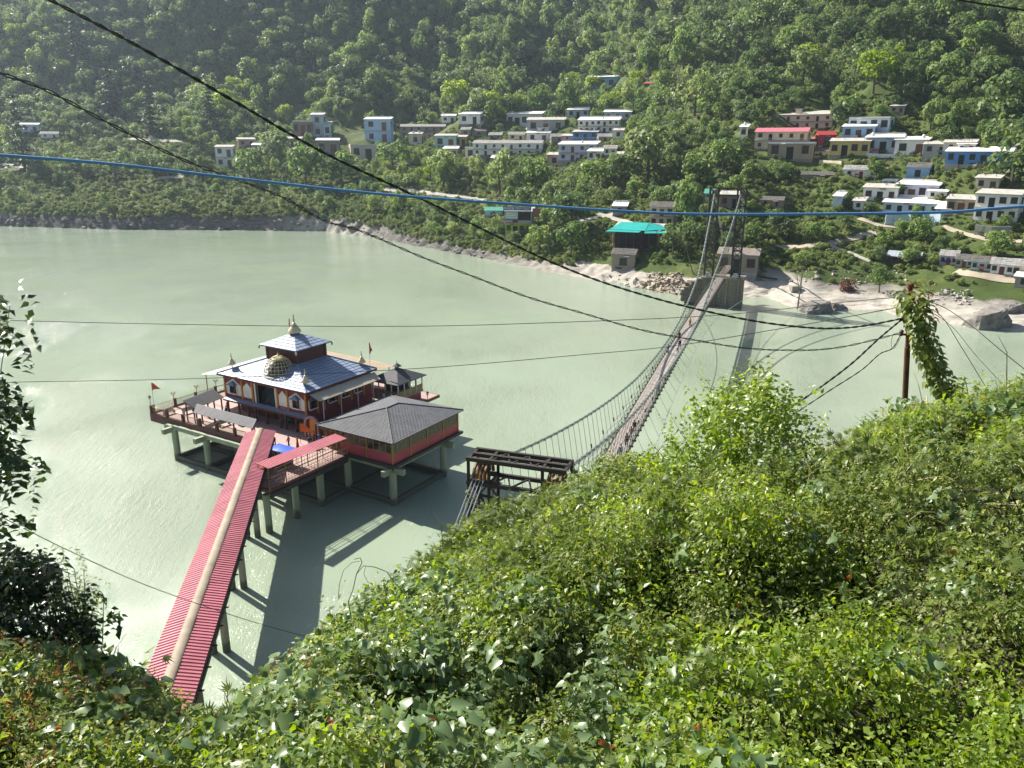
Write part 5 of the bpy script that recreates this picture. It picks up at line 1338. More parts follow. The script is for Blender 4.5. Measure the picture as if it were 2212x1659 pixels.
PATHS = [[(1660,537),(1720,534),(1790,528),(1840,515),(1895,502)], [(1855,472),(1900,488),(1940,492)], [(2035,490),(2080,505),(2130,518),(2212,522)], [(2064,587),(2120,596),(2170,604),(2212,608)], [(1880,565),(1790,530)],
         [(830,410),(900,414),(980,424),(1050,432)], [(0,355),(60,362)], [(340,385),(400,381)], [(280,300),(400,306)], [(1290,462),(1350,480),(1400,500)], [(1240,478),(1290,470),(1330,462)]]
for i, p_ in enumerate(PATHS): path('footpath' if i < 5 else 'road', p_, 2.0 if i in (1,2,4) else 2.8, M_path if i < 4 else M_road)
# ------------------------------------------------------------------ rocks, drowned tree, wreck and bits on the bank
M_boul = pm('grey_boulder', (.24,.22,.20), (.10,.09,.085), .6, .9, .7, 2.5)
def boulder(x0, x1, yt, yb, label, seed, sx=1.0, strat=False):
    a = at((x0+x1)/2, yb, .0); Z = a.y*CP-(a.z-CAM.z)*SP; W = (x1-x0)*Z/FPX; Hh = (yb-yt)*Z/FPX*1.0
    rn = np.random.default_rng(seed); nu_, nv_ = 22, 11; vs = []
    for j in range(nv_):
        for i in range(nu_):
            th_ = 2*math.pi*i/nu_; ph = math.pi*.62*(1-j/(nv_-1))-.0
            x = math.sin(ph)*math.cos(th_); y = math.sin(ph)*math.sin(th_); z = math.cos(ph)
            k = 1+.32*float(fbm(np.array([x*1.6+seed]), np.array([y*1.6+z*2.1]), seed, 4)[0])
            if strat: z = round(z*4)/4*.6+z*.4
            # flatten faces so it reads as broken rock
            x = max(-.80, min(.84, x*k)); y = max(-.8, min(.8, y*k)); z = min(.82, z*k)
            vs.append((x*W*.6, y*W*.45, z*Hh*.85 + x*Hh*.12*sx))
    f = [(j*nu_+i, j*nu_+(i+1)%nu_, (j+1)*nu_+(i+1)%nu_, (j+1)*nu_+i) for j in range(nv_-1) for i in range(nu_)]+[tuple(range((nv_-1)*nu_, nv_*nu_))]
    b = MB(); b.add(vs, f); o = b.build('boulder', M_boul); o.location = (a.x, a.y+W*.2, -.05); tag(o, label, 'boulder', 'boulders at the water edge'); o.rotation_euler.z = .3
    return o
boulder(1731,1800,645,676,'large flat topped boulder standing in the water by the right bank',3)
boulder(1792,1830,650,670,'smaller pointed boulder right of the flat topped one',5,-1)
boulder(2096,2182,655,710,'big layered tilting rock at the right bank edge',8,1.5,True)
boulder(2150,2215,640,690,'dark rounded rock behind the layered tilting one',12)
# rubble on the bank
rub = []
def rubble(name, label, rects, n, smin, smax, mat, seed):
    rn = random.Random(seed); mes = []
    for k in range(5):
        b = MB(); vs = []
        base = [(-1,-1,-1),(1,-1,-1),(1,1,-1),(-1,1,-1),(-1,-1,1),(1,-1,1),(1,1,1),(-1,1,1)]
        vs = [(x*rn.uniform(.55,1), y*rn.uniform(.5,.95), z*rn.uniform(.35,.75)) for x,y,z in base]
        b.add(vs, [(0,3,2,1),(4,5,6,7),(0,1,5,4),(1,2,6,5),(2,3,7,6),(3,0,4,7)]); mes.append(b.mesh('stone_shape', mat))
    Ps, Rs, Ss, Is = [], [], [], []
    while len(Ps) < n:
        r = rn.choice(rects); p = hit(rn.uniform(r[0], r[1]), rn.uniform(r[2], r[3]))
        if p is None: continue
        Ps.append((p.x, p.y, p.z)); Rs.append((rn.uniform(-.5,.5), rn.uniform(-.5,.5), rn.uniform(0,6.3))); Ss.append(smin+(smax-smin)*rn.random()**3); Is.append(rn.randrange(5))
    scatter(name, mes, np.array(Ps), np.array(Rs), np.array(Ss), np.array(Is), label, 'rubble')
rubble('bank_rubble', 'broken tan stones strewn below the ruined abutment wall', [(1380,1480,605,640),(1400,1475,590,620)], 260, .25, .9, pm('tan_rubble', (.36,.30,.22), (.22,.18,.13), .8, .9), 4)
rubble('shore_stones', 'grey stones and broken rock along the dark left bank', [(0,60,470,488),(60,800,474,497),(800,1120,500,566)], 420, .3, 1.7, pm('grey_bank_stone', (.20,.19,.175), (.11,.105,.10), .6, .9), 5)
rubble('sand_bank_stones', 'scattered pale stones on the sand bank', [(1700,1960,585,615),(2000,2100,625,660),(1300,1420,590,625)], 240, .2, .8, pm('pale_bank_stone', (.40,.37,.33), (.28,.26,.23), .8, .9), 6)
# drowned bare tree, block, driftwood
M_bark = pm('grey_bark', (.13,.11,.09), (.07,.06,.05), 2, .9, .5, 6)
def bare_tree(root, h, seed, name='trunk', lean=0):
    rn = random.Random(seed); b = MB()
    def br_(p, d, l, r, dep):
        pts = [p]; q = p; 
        for i in range(4):
            d = (d+Vector((rn.uniform(-.12,.12), rn.uniform(-.12,.12), .04))).normalized(); q = q+d*l/4; pts.append(q)
        b.tube(pts, [r*(1-.16*i) for i in range(5)], 5)
        if dep:
            for k in range(3): br_(pts[rn.randrange(2,5)], (d+Vector((rn.uniform(-.9,.9), rn.uniform(-.9,.9), rn.uniform(.0,.5)))).normalized(), l*.5, r*.45, dep-1)
    br_(Vector((0,0,-.6)), Vector((lean,0,1)).normalized(), h*.75, h*.022, 3); return b.build(name, M_bark, root)
p = at(1723,667,0); bt_ = thing('bare_tree', 'slim leafless tree standing in the water at the sand bank', 'tree', p); bare_tree(bt_, 13, 5)
p = hit(1548,545) ; p2 = at(1512,600,7.0); bt2 = thing('bare_tree', 'bent leafless tree leaning left beside the far bridge tower', 'tree', hit(1500,592)); bare_tree(bt2, 11, 11, lean=-.45)
bl = thing('concrete_block', 'broken concrete box lying on the sand bank', 'block', hit(1718,627), R(8)); MB().box(-1.5,1.5,-.9,.9,-.3,1.25).build('body', pm('tan_concrete', (.30,.27,.22)), bl); MB().box(-1.3,1.3,-.7,.7,1.25,1.3).build('top', M_conc2, bl)
p = hit(1655,606)
dw = thing('driftwood_log', 'dark stranded beam lying beside the bridge pier', 'log', p+Vector((0,0,.5)), R(-12)); MB().tube([(-3,0,.8),(-.5,0,.5),(2.2,.3,.1),(3.4,.2,.0)], [.3,.34,.28,.2], 8).build('trunk', pm('dark_wet_wood', (.04,.035,.03)), dw); MB().tube([(.5,0,.5),(1.2,.4,1.2)], [.12,.06], 6).build('stub', M_bark, dw)
van = thing('parked_van', 'small white van parked on the lane above the river', 'van', hit(1026,440), R(100))
MB().poly([(-2,-.8,1.8),(1.1,-.8,1.8),(1.1,.8,1.8),(-2,.8,1.8)], 1.4).build('body', HM['white'], van); MB().poly([(1.1,-.8,1.75),(1.9,-.8,1.0),(1.9,.8,1.0),(1.1,.8,1.75)], .6).build('bonnet', HM['white'], van)
for sy in (-.81,.81): MB().box(-1.6,.9,sy-.01,sy+.01,1.15,1.62).build('window', M_wpane, van)
for x in (-1.3,1.2):
    for y in (-.8,.8): MB().tube([(x,y-.1,.33),(x,y+.1,.33)], .33, 12).build('wheel', M_steel, van)
# ------------------------------------------------------------------ trees and scrub of the far bank
def cards(P, Nn, size, rng, attr):
    """leaf clusters as small bent rhombs: P centres, Nn normals, size"""
    n = len(P); Nn = Nn/np.maximum(np.linalg.norm(Nn, axis=1, keepdims=True), 1e-6)
    t_ = rng.normal(size=(n,3)); T_ = np.cross(Nn, t_); T_ /= np.maximum(np.linalg.norm(T_, axis=1, keepdims=True), 1e-6); B_ = np.cross(Nn, T_)
    s = size[:,None]; a = rng.uniform(.55,1,(n,4,1))
    V = np.stack([P-T_*s*a[:,0], P-B_*s*.62*a[:,1]+Nn*s*.18, P+T_*s*a[:,2], P+B_*s*.62*a[:,3]+Nn*s*.18], 1).reshape(-1,3)
    F = np.arange(n*4).reshape(n,4); return V, F, np.repeat(attr, 4)
def crown_round(seed, nb=13, nc=46, flat=.85, size=.135, spread=.68):
    rng = np.random.default_rng(seed); Ps, Ns, As = [], [], []
    C = []
    for i in range(nb):
        z = rng.uniform(-.55,1); a = rng.uniform(0,2*math.pi); r = math.sqrt(max(0,1-(z*.9)**2))
        C.append((r*math.cos(a)*spread, r*math.sin(a)*spread, z*flat*.72, rng.uniform(.30,.46)))
    C.append((0,0,.1,.55))
    for cx,cy,cz_,r in C:
        n = int(nc*(r/.38)**2); d = rng.normal(size=(n,3)); d[:,2] += .25; d /= np.linalg.norm(d,axis=1,keepdims=True)
        rr = r*rng.uniform(.72,1.06,(n,1)); P = np.array([cx,cy,cz_])+d*rr*np.array([1,1,.85]); Ps.append(P); Ns.append(d+rng.normal(size=(n,3))*.42+np.array([0,0,.25])); As.append(np.full(n, rng.random())*.55+rng.random(n)*.45)
    P = np.concatenate(Ps); Nn = np.concatenate(Ns); A = np.concatenate(As)
    return cards(P, Nn, size*rng.uniform(.7,1.35,len(P)), rng, A)
def crown_tall(seed):
    V, F, A = crown_round(seed, 15, 40, 1.0, .13, .55); V[:,2] *= 1.55; return V, F, A
def crown_airy(seed):
    return crown_round(seed, 9, 34, 1.05, .12, .78)
def crown_conifer(seed, tiers=11):
    rng = np.random.default_rng(seed); Ps, Ns, As = [], [], []
    for k in range(tiers):
        f = k/(tiers-1); R_ = (1-f)**.8*.62+.05; z = -1.1+2.6*f; nbr = int(11-6*f)
        for b in range(nbr):
            a = 2*math.pi*(b+rng.random()*.6)/nbr; L = R_*rng.uniform(.75,1.1); m = int(5+L*16)
            q = np.linspace(.1,1,m); P = np.stack([np.cos(a)*L*q, np.sin(a)*L*q, z-.22*L*q+.0*q], 1)+rng.normal(size=(m,3))*.03
            Ps.append(P); Ns.append(np.tile([.15*math.cos(a),.15*math.sin(a),1.0],(m,1))+rng.normal(size=(m,3))*.35); As.append(np.full(m, rng.random()*.6)+rng.random(m)*.4)
    P = np.concatenate(Ps); return cards(P, np.concatenate(Ns), .115*rng.uniform(.7,1.3,len(P)), rng, np.concatenate(As))
def crown_bush(seed):
    V, F, A = crown_round(seed, 8, 26, .75, .20, .62); return V, F, A
L_dark = leafmat('dark_tree_leaves', [(.022,.05,.022), (.05,.095,.036), (.12,.18,.062), (.19,.24,.092)], .44, .5, .3, big=.015)
L_mid = leafmat('green_tree_leaves', [(.04,.08,.026), (.08,.14,.042), (.155,.235,.07), (.235,.29,.11)], .48, .5, .3, big=.015)
L_lime = leafmat('lime_tree_leaves', [(.12,.20,.025), (.18,.27,.035), (.24,.32,.05)], .45, .5, .25, big=.02)
L_bush = leafmat('scrub_leaves', [(.05,.09,.024), (.10,.155,.042), (.16,.215,.065), (.23,.26,.105)], .38, .6, .2, big=.03)
L_con = leafmat('conifer_needles', [(.016,.034,.016), (.03,.055,.024), (.05,.08,.035)], .2, .6, .2)
L_red = leafmat('crimson_bracts', [(.20,.02,.04), (.32,.03,.07), (.06,.07,.02)], .4, .5, .2)
M_trunk = pm('tree_bark', (.12,.10,.08), (.06,.05,.04), 1.5, .95, .4, 5)
def cm(name, vfa, mat): return npmesh(name, vfa[0], vfa[1], mat, {'v': vfa[2]})
KINDS_ = {
 'round_tree': [cm('crown', crown_round(s), L_mid) for s in (1,2,3)],
 'dark_tree': [cm('crown', crown_round(s, 16, 44, .95), L_dark) for s in (11,12,13)],
 'tall_tree': [cm('crown', crown_tall(s), L_mid) for s in (21,22)],
 'airy_tree': [cm('crown', crown_airy(s), L_dark) for s in (31,32)],
 'lime_tree': [cm('crown', crown_round(s, 12, 44, .95), L_lime) for s in (41,42)],
 'conifer_tree': [cm('crown', crown_conifer(s), L_con) for s in (51,52)],
 'bush': [cm('crown', crown_bush(s), L_bush) for s in (61,62,63,64)],
}
def trunkmesh(seed):
    rn = random.Random(seed); b = MB(); b.tube([(0,0,-.6),(.02,.0,.3),(rn.uniform(-.06,.06),.03,.8),(0,0,1.35)], [.085,.065,.05,.02], 6)
    for k in range(5):
        a = rn.uniform(0,6.3); z = rn.uniform(.35,.95); b.tube([(0,0,z),(.28*math.cos(a),.28*math.sin(a),z+.22),(.5*math.cos(a),.5*math.sin(a),z+.5)], [.035,.025,.01], 5)
    return b.mesh('trunk', M_trunk)
TRK = [trunkmesh(s) for s in range(3)]
LAB = {'round_tree':('green rounded broadleaf tree on the far bank slope','rounded green trees of the far bank'), 'dark_tree':('dense dark green tree with lumpy crown on the far bank','dark dense trees of the far bank'),
       'tall_tree':('tall oval crowned green tree on the far bank','tall oval trees of the far bank'), 'airy_tree':('open dark tree with separated leaf clumps on the far bank','open crowned trees of the far bank'),
       'lime_tree':('bright lime green tree standing out on the far slope','lime green trees of the far slope'), 'conifer_tree':('layered conifer with drooping tiers on the far left bank','conifers of the far left bank'), 'bush':('low green shrub on the far river bank','shrubs of the far river bank')}
def place_tree(kind, x, y, r, hfac=1.0, label=None, idx=None, crown=None, group=None):
    """tree thing: crown radius r, crown centre about 1.1 r above the ground"""
    z = ground(x, y); me = crown or KINDS_[kind][rnd.randrange(len(KINDS_[kind])) if idx is None else idx]
    t_ = thing(kind, label or LAB[kind][0], 'shrub' if kind == 'bush' else 'tree', (x, y, z), rnd.random()*6.28, group if label else LAB[kind][1])
    zc = {'bush': .35, 'conifer_tree': 1.25, 'tall_tree': 1.5}.get(kind, 1.12)*r*hfac
    inst('crown', me, t_, (0,0,zc), (0,0,0), (r, r, r*rnd.uniform(.9,1.15)))
    inst('trunk', TRK[rnd.randrange(3)], t_, (0,0,0), (0,0,0), (r*.9, r*.9, zc*.95))
    return t_
# named trees, at the spots where the photo shows them
def tree_px(kind, px, pybase, rpx, label, hfac=1.0, crown=None, idx=None):
    p = hit(px, pybase); Z = p.y*CP-(p.z-CAM.z)*SP; r = rpx*Z/FPX
    t_ = place_tree(kind, p.x, p.y, r, hfac, label, idx, crown); PLACED.append((p.x, p.y, r)); return t_
PLACED = []
for a in [('conifer_tree',55,368,52,'wide layered conifer at the far left field edge'),('conifer_tree',330,285,42,'tall layered conifer left of the twisted cable'),('conifer_tree',245,262,44,'second layered conifer left of the taller one on the slope'),('conifer_tree',455,262,30,'slim conifer in the wood above the small white house'),
          ('conifer_tree',170,130,34,'conifer standing above the wood at the upper left'),('conifer_tree',1125,180,30,'pale lone conifer above the village'),
          ('lime_tree',985,240,34,'large lime green tree above the cube shaped house'),('lime_tree',875,228,14,'small lime green tree left of the large one'),('lime_tree',1745,165,32,'lime green tree on the right hillside'),('lime_tree',1885,205,44,'widest lime green tree on the right hillside'),('lime_tree',1240,205,22,'lime green tree below the sky blue house, left of two'),('lime_tree',1283,205,20,'lime green tree below the sky blue house, right of two'),('lime_tree',1060,245,24,'lime green tree behind the long white house'),
          ('dark_tree',1400,388,58,'huge dark tree right of the village'),('dark_tree',1350,405,40,'dark tree in front of the village right edge'),('airy_tree',1500,250,44,'open dark tree on the slope between village and hamlet'),('airy_tree',1590,130,52,'tall open crowned tree high on the right hill'),('dark_tree',1440,140,46,'dark round tree high above the village'),
          ('dark_tree',1815,285,30,'dark tree between the cream and pale blue houses'),('airy_tree',2185,400,66,'large open tree at the right frame edge'),('dark_tree',2170,290,60,'large dark tree high at the right frame edge'),
          ('dark_tree',590,362,40,'tall dark tree beside the small white house'),('round_tree',540,388,32,'rounded tree under the twisted cable, left village edge'),('round_tree',660,398,44,'broad rounded tree below the village left half'),('round_tree',740,405,38,'rounded tree left of the lane bend'),('round_tree',850,372,36,'rounded tree in front of the wide cream house'),('round_tree',955,392,34,'rounded tree below the turquoise cottage'),('tall_tree',1080,425,34,'tall tree above the guesthouse'),('round_tree',1150,420,38,'rounded tree above the guesthouse right side'),
          ('dark_tree',1235,505,44,'dark tree between guesthouse and restaurant'),('dark_tree',1200,470,36,'dark tree behind the guesthouse canvas lean to'),('round_tree',1165,545,30,'bright round shrub tree below the guesthouse'),('round_tree',1235,548,34,'bright spreading tree on the rock bank'),('round_tree',1290,410,36,'rounded tree above the roadside shelter'),('tall_tree',1480,490,30,'tree just left of the far bridge tower'),('airy_tree',1470,530,30,'thin tree in front of the restaurant right side'),('round_tree',1560,370,34,'rounded tree behind the far bridge tower top'),('round_tree',1500,400,34,'rounded tree left of the far bridge tower top'),
          ('round_tree',1898,632,27,'round leafy small tree on the sand bank'),('round_tree',1940,425,16,'small round tree in front of the white house with blue doors'),('round_tree',1890,395,24,'leafy tree by the slate roofed white cottage'),('round_tree',1985,520,24,'tree on the bank above the open shed'),('round_tree',1950,510,20,'tree by the pale blue retaining wall'),('round_tree',1960,575,22,'tree in front of the open shed'),('round_tree',2150,560,30,'bushy tree behind the riverside row'),('round_tree',2170,495,16,'small tree by the white two storey house')]:
    tree_px(*a[:5])
# bougainvillea: crimson top over a green base
rv = crown_round(71, 12, 46, .9); tb = tree_px('bush', 1828, 626, 20, 'crimson flowering bush on the sand bank', 1.0, cm('crown', rv, L_red)); tb.name = 'bougainvillea_bush'
# countless rest
cand = []
rngt = np.random.default_rng(99)
NC = 150000
ui = rngt.uniform(0, len(U)-1, NC)
Uv = rngt.uniform(np.interp(-620, SX, U), np.interp(260, SX, U), NC)   # along the shore, even in metres
t_s = np.where(rngt.random(NC) < .06, 4.5+rngt.random(NC)*9, 6+rngt.random(NC)**.75*640)
sx_ = np.interp(Uv, U, SX); sy_ = np.interp(Uv, U, SY)
dx_ = np.interp(sx_, [-600,-300,-100,60,130,300], [-.12,-.05,.12,.42,.52,.62]); dy_ = np.sqrt(1-dx_**2)
cx_ = sx_+dx_*t_s; cy_ = sy_+dy_*t_s
z_guess = np.interp(t_s, [0,30,140,330,700], [0,15,48,150,400])
px_, py_, Z_ = proj_np(np.stack([cx_, cy_, z_guess], 1))
ok = (px_ > -520) & (px_ < 2640) & (Z_ > 50)
cx_, cy_, t_s, sx_ = cx_[ok], cy_[ok], t_s[ok], sx_[ok]
grid = {}
def free(x, y, r, k=.62):
    gx, gy = int(x//8), int(y//8)
    for i in range(gx-2, gx+3):
        for j in range(gy-2, gy+3):
            for (a, b, c) in grid.get((i,j), ()):
                if (a-x)**2+(b-y)**2 < (k*(c+r))**2: return False
    return True
def put(x, y, r): grid.setdefault((int(x//8), int(y//8)), []).append((x, y, r))
for a in PLACED: put(*a)
FIELDS = [(716,792,266,330,.0),(1630,1845,345,366,.0),(2010,2180,372,416,.1),(0,760,385,450,.5),(60,420,295,345,.12),(1640,1910,400,500,.25),(1395,1500,560,640,.05),(1640,2212,585,720,.0),(930,1060,408,440,.2),(1280,1400,455,500,.15),(0,90,352,372,0)]
paths_px = [(x0+(x1-x0)*i/8, y0+(y1-y0)*i/8) for p_ in PATHS for (x0,y0),(x1,y1) in zip(p_[:-1], p_[1:]) for i in range(8)]
chosen = []
for x, y, tt, s_x in zip(cx_, cy_, t_s, sx_):
    lowz = tt < 170
    if s_x > 62 and tt < 21: continue
    if 20 < s_x <= 62 and tt < 16: continue
    if tt < (5 if s_x < 20 else 10): continue
    u_ = rnd.random()
    if tt < 12 and s_x < 20: r = rnd.uniform(.9, 2.1)
    elif tt < 42: r = rnd.uniform(1.0, 3.2) if u_ < .8 else rnd.uniform(3,4.6)
    elif lowz: r = rnd.uniform(1.1,2.4) if u_ < .55 else rnd.uniform(2.4,5.0)
    else: r = rnd.uniform(2.2,4.6) if u_ < .62 else rnd.uniform(4.2,8.8)
    if tt > 330: r *= 1.2
    if not free(x, y, r, .64 if lowz else .50): continue
    z = ground(x, y); q = proj((x, y, z+r))
    if q is None or q[1] < -90: continue
    f = 1.0
    for fx0, fx1, fy0, fy1, fd in FIELDS:
        if fx0 < q[0] < fx1 and fy0 < proj((x,y,z))[1] < fy1: f = fd; break
    if f < 1 and r > 2.0: 
        if rnd.random() > f*.35: continue
    elif f < 1 and rnd.random() > max(f, .0)*3: continue
    rp = r*FPX/q[2]; base = proj((x, y, z))[1]; top = proj((x, y, z+2.2*r))[1]; bad = False
    for X0, X1, Y0, Y1, ZZ in RECTS:
        if q[0]+rp*.85 > X0-2 and q[0]-rp*.85 < X1+2 and base > Y0 and top < Y1 and q[2] < ZZ+7: bad = True; break
    if bad: continue
    if any(abs(q[0]-a) < rp*.8+3 and base > b-2 and top < b for a, b in paths_px): continue
    n_ = float(fbm(np.array([x/70]), np.array([y/70]), 5, 2)[0])
    if r < 2.2: kind = 'bush'
    else:
        w_ = rnd.random()+n_*1.1
        kind = 'dark_tree' if w_ < .34 else 'round_tree' if w_ < .60 else 'airy_tree' if w_ < .80 else 'tall_tree' if w_ < 1.02 else 'lime_tree'
        if kind == 'lime_tree' and tt > 260: kind = 'round_tree'
        if s_x < -120 and rnd.random() < .06: kind = 'conifer_tree'
    put(x, y, r); chosen.append((rp if 0 < q[0] < 2212 and q[1] > 0 else rp*.2, kind, x, y, z, r))
chosen.sort(key=lambda c: -c[0])
kc = {}
rest_ = []
WORD = {'round_tree':'rounded green tree','dark_tree':'dense dark tree with lumpy crown','tall_tree':'tall oval green tree','airy_tree':'open dark tree with separate leaf clumps','lime_tree':'bright lime green tree','conifer_tree':'layered dark conifer','bush':'low green shrub'}
def zone_label(k, c):
    q = proj((c[2], c[3], c[4])); x, y = q[0], q[1]
    size = 'large ' if c[0] > 24 else 'small ' if c[0] < 14 else ''
    if x < 340: w_ = 'on the far left bank near the water' if y > 380 else 'among the terraces at the far left' if y > 250 else 'in the wood at the upper left'
    elif x < 640: w_ = 'on the left bank below the village end' if y > 365 else 'around the left end of the village' if y > 240 else 'in the wood above the village left end'
    elif x < 960: w_ = 'between the village and the left lane' if y > 340 else 'around the wide cream house' if y > 245 else 'in the wood above the blue house'
    elif x < 1320: w_ = 'by the guesthouse on the bank' if y > 430 else 'below the long slate roofed house' if y > 340 else 'among the white village houses' if y > 235 else 'in the wood above the white houses'
    elif x < 1640: w_ = 'by the restaurant and far tower' if y > 430 else 'on the slope behind the far tower' if y > 290 else 'in the wood above the far tower'
    elif x < 1900: w_ = 'above the sand bank right of the pier' if y > 440 else 'in the fields below the pink roofed house' if y > 335 else 'around the pink roofed house' if y > 240 else 'on the hill above the pink roof'
    else: w_ = 'near the riverside row' if y > 480 else 'around the lavender and white houses' if y > 365 else 'by the bright blue bungalow' if y > 270 else 'on the hillside at the upper right'
    return size+WORD[k]+' '+w_
for c in chosen:
    k = c[1]; kc[k] = kc.get(k, 0)+1
    if kc[k] <= {'bush': 60}.get(k, 85) and c[0] > 9: place_tree(k, c[2], c[3], c[5], label=zone_label(k, c), group=LAB[k][1])
    else: rest_.append(c)
order = ['round_tree','dark_tree','tall_tree','airy_tree','lime_tree','conifer_tree','bush']
ml = [m for k in order for m in KINDS_[k]]; offs = {}; o_ = 0
for k in order: offs[k] = (o_, len(KINDS_[k])); o_ += len(KINDS_[k])
def scat(name, rows, label, cat):
    P = []; I = []; S_ = []
    for c in rows:
        k = c[1]; zc = {'bush': .35, 'conifer_tree': 1.25, 'tall_tree': 1.5}.get(k, 1.0)*c[5]
        P.append((c[2], c[3], c[4]+zc)); I.append(offs[k][0]+rnd.randrange(offs[k][1])); S_.append(c[5])
    scatter(name, ml, np.array(P), np.stack([np.zeros(len(P)), np.zeros(len(P)), nrg.uniform(0,6.28,len(P))], 1), np.array(S_), np.array(I), label, cat)
scat('hillside_forest', rest_, 'dense mixed forest covering the far hillside', 'forest')
# low scrub carpet
sc_rows = []
NS = 30000
Us = rngt.uniform(np.interp(-440, SX, U), np.interp(225, SX, U), NS); ts_ = 4.5+rngt.random(NS)*150
sxs = np.interp(Us, U, SX); sys_ = np.interp(Us, U, SY); dxs = np.interp(sxs, [-600,-300,-100,60,130,300], [-.12,-.05,.12,.42,.52,.62]); dys = np.sqrt(1-dxs**2)
for x, y, tt, s_x in zip(sxs+dxs*ts_, sys_+dys*ts_, ts_, sxs):
    if tt < (21 if s_x > 62 else 14 if s_x > 20 else 5): continue
    for _ in range(1):
        x2 = x; y2 = y; r = .45+1.2*rnd.random()**2
        z = ground(x2, y2); q = proj((x2, y2, z))
        if q is None or not -400 < q[0] < 2560: continue
        fld = next((f for f in FIELDS if f[0] < q[0] < f[1] and f[2] < q[1] < f[3]), None)
        if fld and fld[4] < .05 and rnd.random() > .12: continue
        if fld and rnd.random() > .92: continue
        if any(X0-2 < q[0] < X1+2 and Y0 < q[1] < Y1+4 and q[2] < ZZ+7 for X0,X1,Y0,Y1,ZZ in RECTS): continue
        if any(abs(q[0]-a) < 9 and abs(q[1]-b) < 4 for a, b in paths_px): continue
        sc_rows.append((0, 'bush', x2, y2, z, r))
scat('bank_scrub', sc_rows, 'low green scrub and weeds carpeting the far bank', 'scrub')
# banana plants by the tan house
M_ban = leafmat('banana_leaves', [(.07,.15,.03), (.12,.22,.04), (.18,.28,.06)], .4, .4, .3)
for i, (px, py, l) in enumerate([(1165,368,'banana plant left of the tan house low in the village'),(1185,372,'banana plant before the tan house corner'),(1225,378,'banana plant right of the tan house'),(1550,262,'banana plant high on the slope left of the hamlet')]):
    p = hit(px, py); t_ = thing('banana_plant', l, 'plant', p, i*1.1, 'banana plants'); b = MB(); b.tube([(0,0,-.5),(0,0,2.0)], [.16,.1], 6); b.build('stem', M_trunk, t_)
    for k in range(8):
        a = k*.85+i; L_ = 2.6+rnd.random(); v = []
        for j in range(6):
            f = j/5; w_ = .42*math.sin(math.pi*min(1,f*.9+.08)); c = Vector((math.cos(a)*L_*f*.62, math.sin(a)*L_*f*.62, 2.0+L_*(.95*f-.75*f*f))); sd = Vector((-math.sin(a), math.cos(a), 0))*w_
            v += [c-sd, c+sd]
        m = MB().add(v, [(2*j,2*j+1,2*j+3,2*j+2) for j in range(5)]); m.build('leaf', M_ban, t_)
# ------------------------------------------------------------------ near slope below the viewpoint
LIP = [(-700,1380,6.8,.7),(-200,1400,7,.7),(0,1420,7,.7),(150,1425,7,.7),(300,1485,7.4,.7),(400,1575,7.8,.7),(470,1588,8,.7),(560,1512,8,.7),(650,1405,8.5,.8),(720,1335,9,.8),(780,1275,9.6,.8),(870,1240,11,.9),(950,1180,13,1),(1040,1110,15,1.),(1150,1075,16,1),(1250,1030,17,1),(1320,1005,18,1),(1400,1000,18,1),(1500,1010,18,1),(1750,1015,17,1),(1850,950,18,1),(1960,897,21,1),(2060,890,21,1),(2150,862,21,1),(2230,830,21,1),(2700,760,21,1)]
laz, lr, lz = [], [], []
for px, py, r, hv in LIP:
    d = ray(px, py); laz.append(math.atan2(d.x, d.y)); lr.append(r); lz.append(44+r*d.z/math.hypot(d.x, d.y)-hv*.75)
laz, lr, lz = np.array(laz), np.array(lr), np.array(lz)
def near_z(x, y):
    x = np.asarray(x, float); y = np.asarray(y, float)
    az = np.arctan2(x, np.maximum(y, 1e-3)); r = np.hypot(x, y)
    rl = np.interp(az, laz, lr); zl = np.interp(az, laz, lz)
    rb = 4.3; zb = 44-rb*.93-.55
    z = np.where(r < 1.6, 42.3, np.where(r < rb, 42.3+(zb-42.3)*(r-1.6)/(rb-1.6), np.where(r < rl, zb+(zl-zb)*(r-rb)/np.maximum(rl-rb, .1), zl-(r-rl)*1.28)))
    z = np.where(y < 0, 42.3, z)
    lump = fbm(x/2.2, y/2.2, 41, 3)*1.35+fbm(x/5, y/5, 43, 2)*1.3
    cr = np.abs(fbm(x/2.9+7, y/2.9, 47, 2)); lump = lump-1.15*np.clip(1-cr/.11, 0, 1)**1.5
    z = z+lump*np.clip((r-2.5)/3, 0, 1)*np.interp(r-rl, [-2.5, -.3, 1.5, 8], [1, .35, .3, 1.0])*np.interp(az, [-.45,-.1,.05], [.35,.5,1])
    # flat benches that carry the bridge tower and the ramp head
    for (bx, by, bz, br) in ((bp(BL,0,0).x, bp(BL,0,0).y, 7.3, 6.5), (RB.x+.3, RB.y-1.5, 5.9, 3.5)):
        dd = np.hypot(x-bx, y-by); k = np.clip((br-dd)/2.5+1, 0, 1); z = np.where(dd < br+2.5, z*(1-k)+np.maximum(z, bz)*k, z)
    return np.maximum(z, -2.5)
AZ = np.radians(np.linspace(-62, 62, 260)); RRr = np.r_[.01, 1.0, 1.6, np.arange(2.2, 24, .35), np.arange(24, 75, 1.2)]
A2, R2 = np.meshgrid(AZ, RRr, indexing='ij'); NX = R2*np.sin(A2); NY = R2*np.cos(A2); NZ = near_z(NX, NY)
ii = np.arange(NX.size).reshape(NX.shape)
NF = np.stack([ii[:-1,:-1], ii[:-1,1:], ii[1:,1:], ii[1:,:-1]], -1).reshape(-1,4)
NV = np.stack([NX, NY, NZ], -1).reshape(-1,3)
n0 = np.cross(NV[NF[5,1]]-NV[NF[5,0]], NV[NF[5,2]]-NV[NF[5,0]])
if n0[2] < 0: NF = NF[:, ::-1].copy()
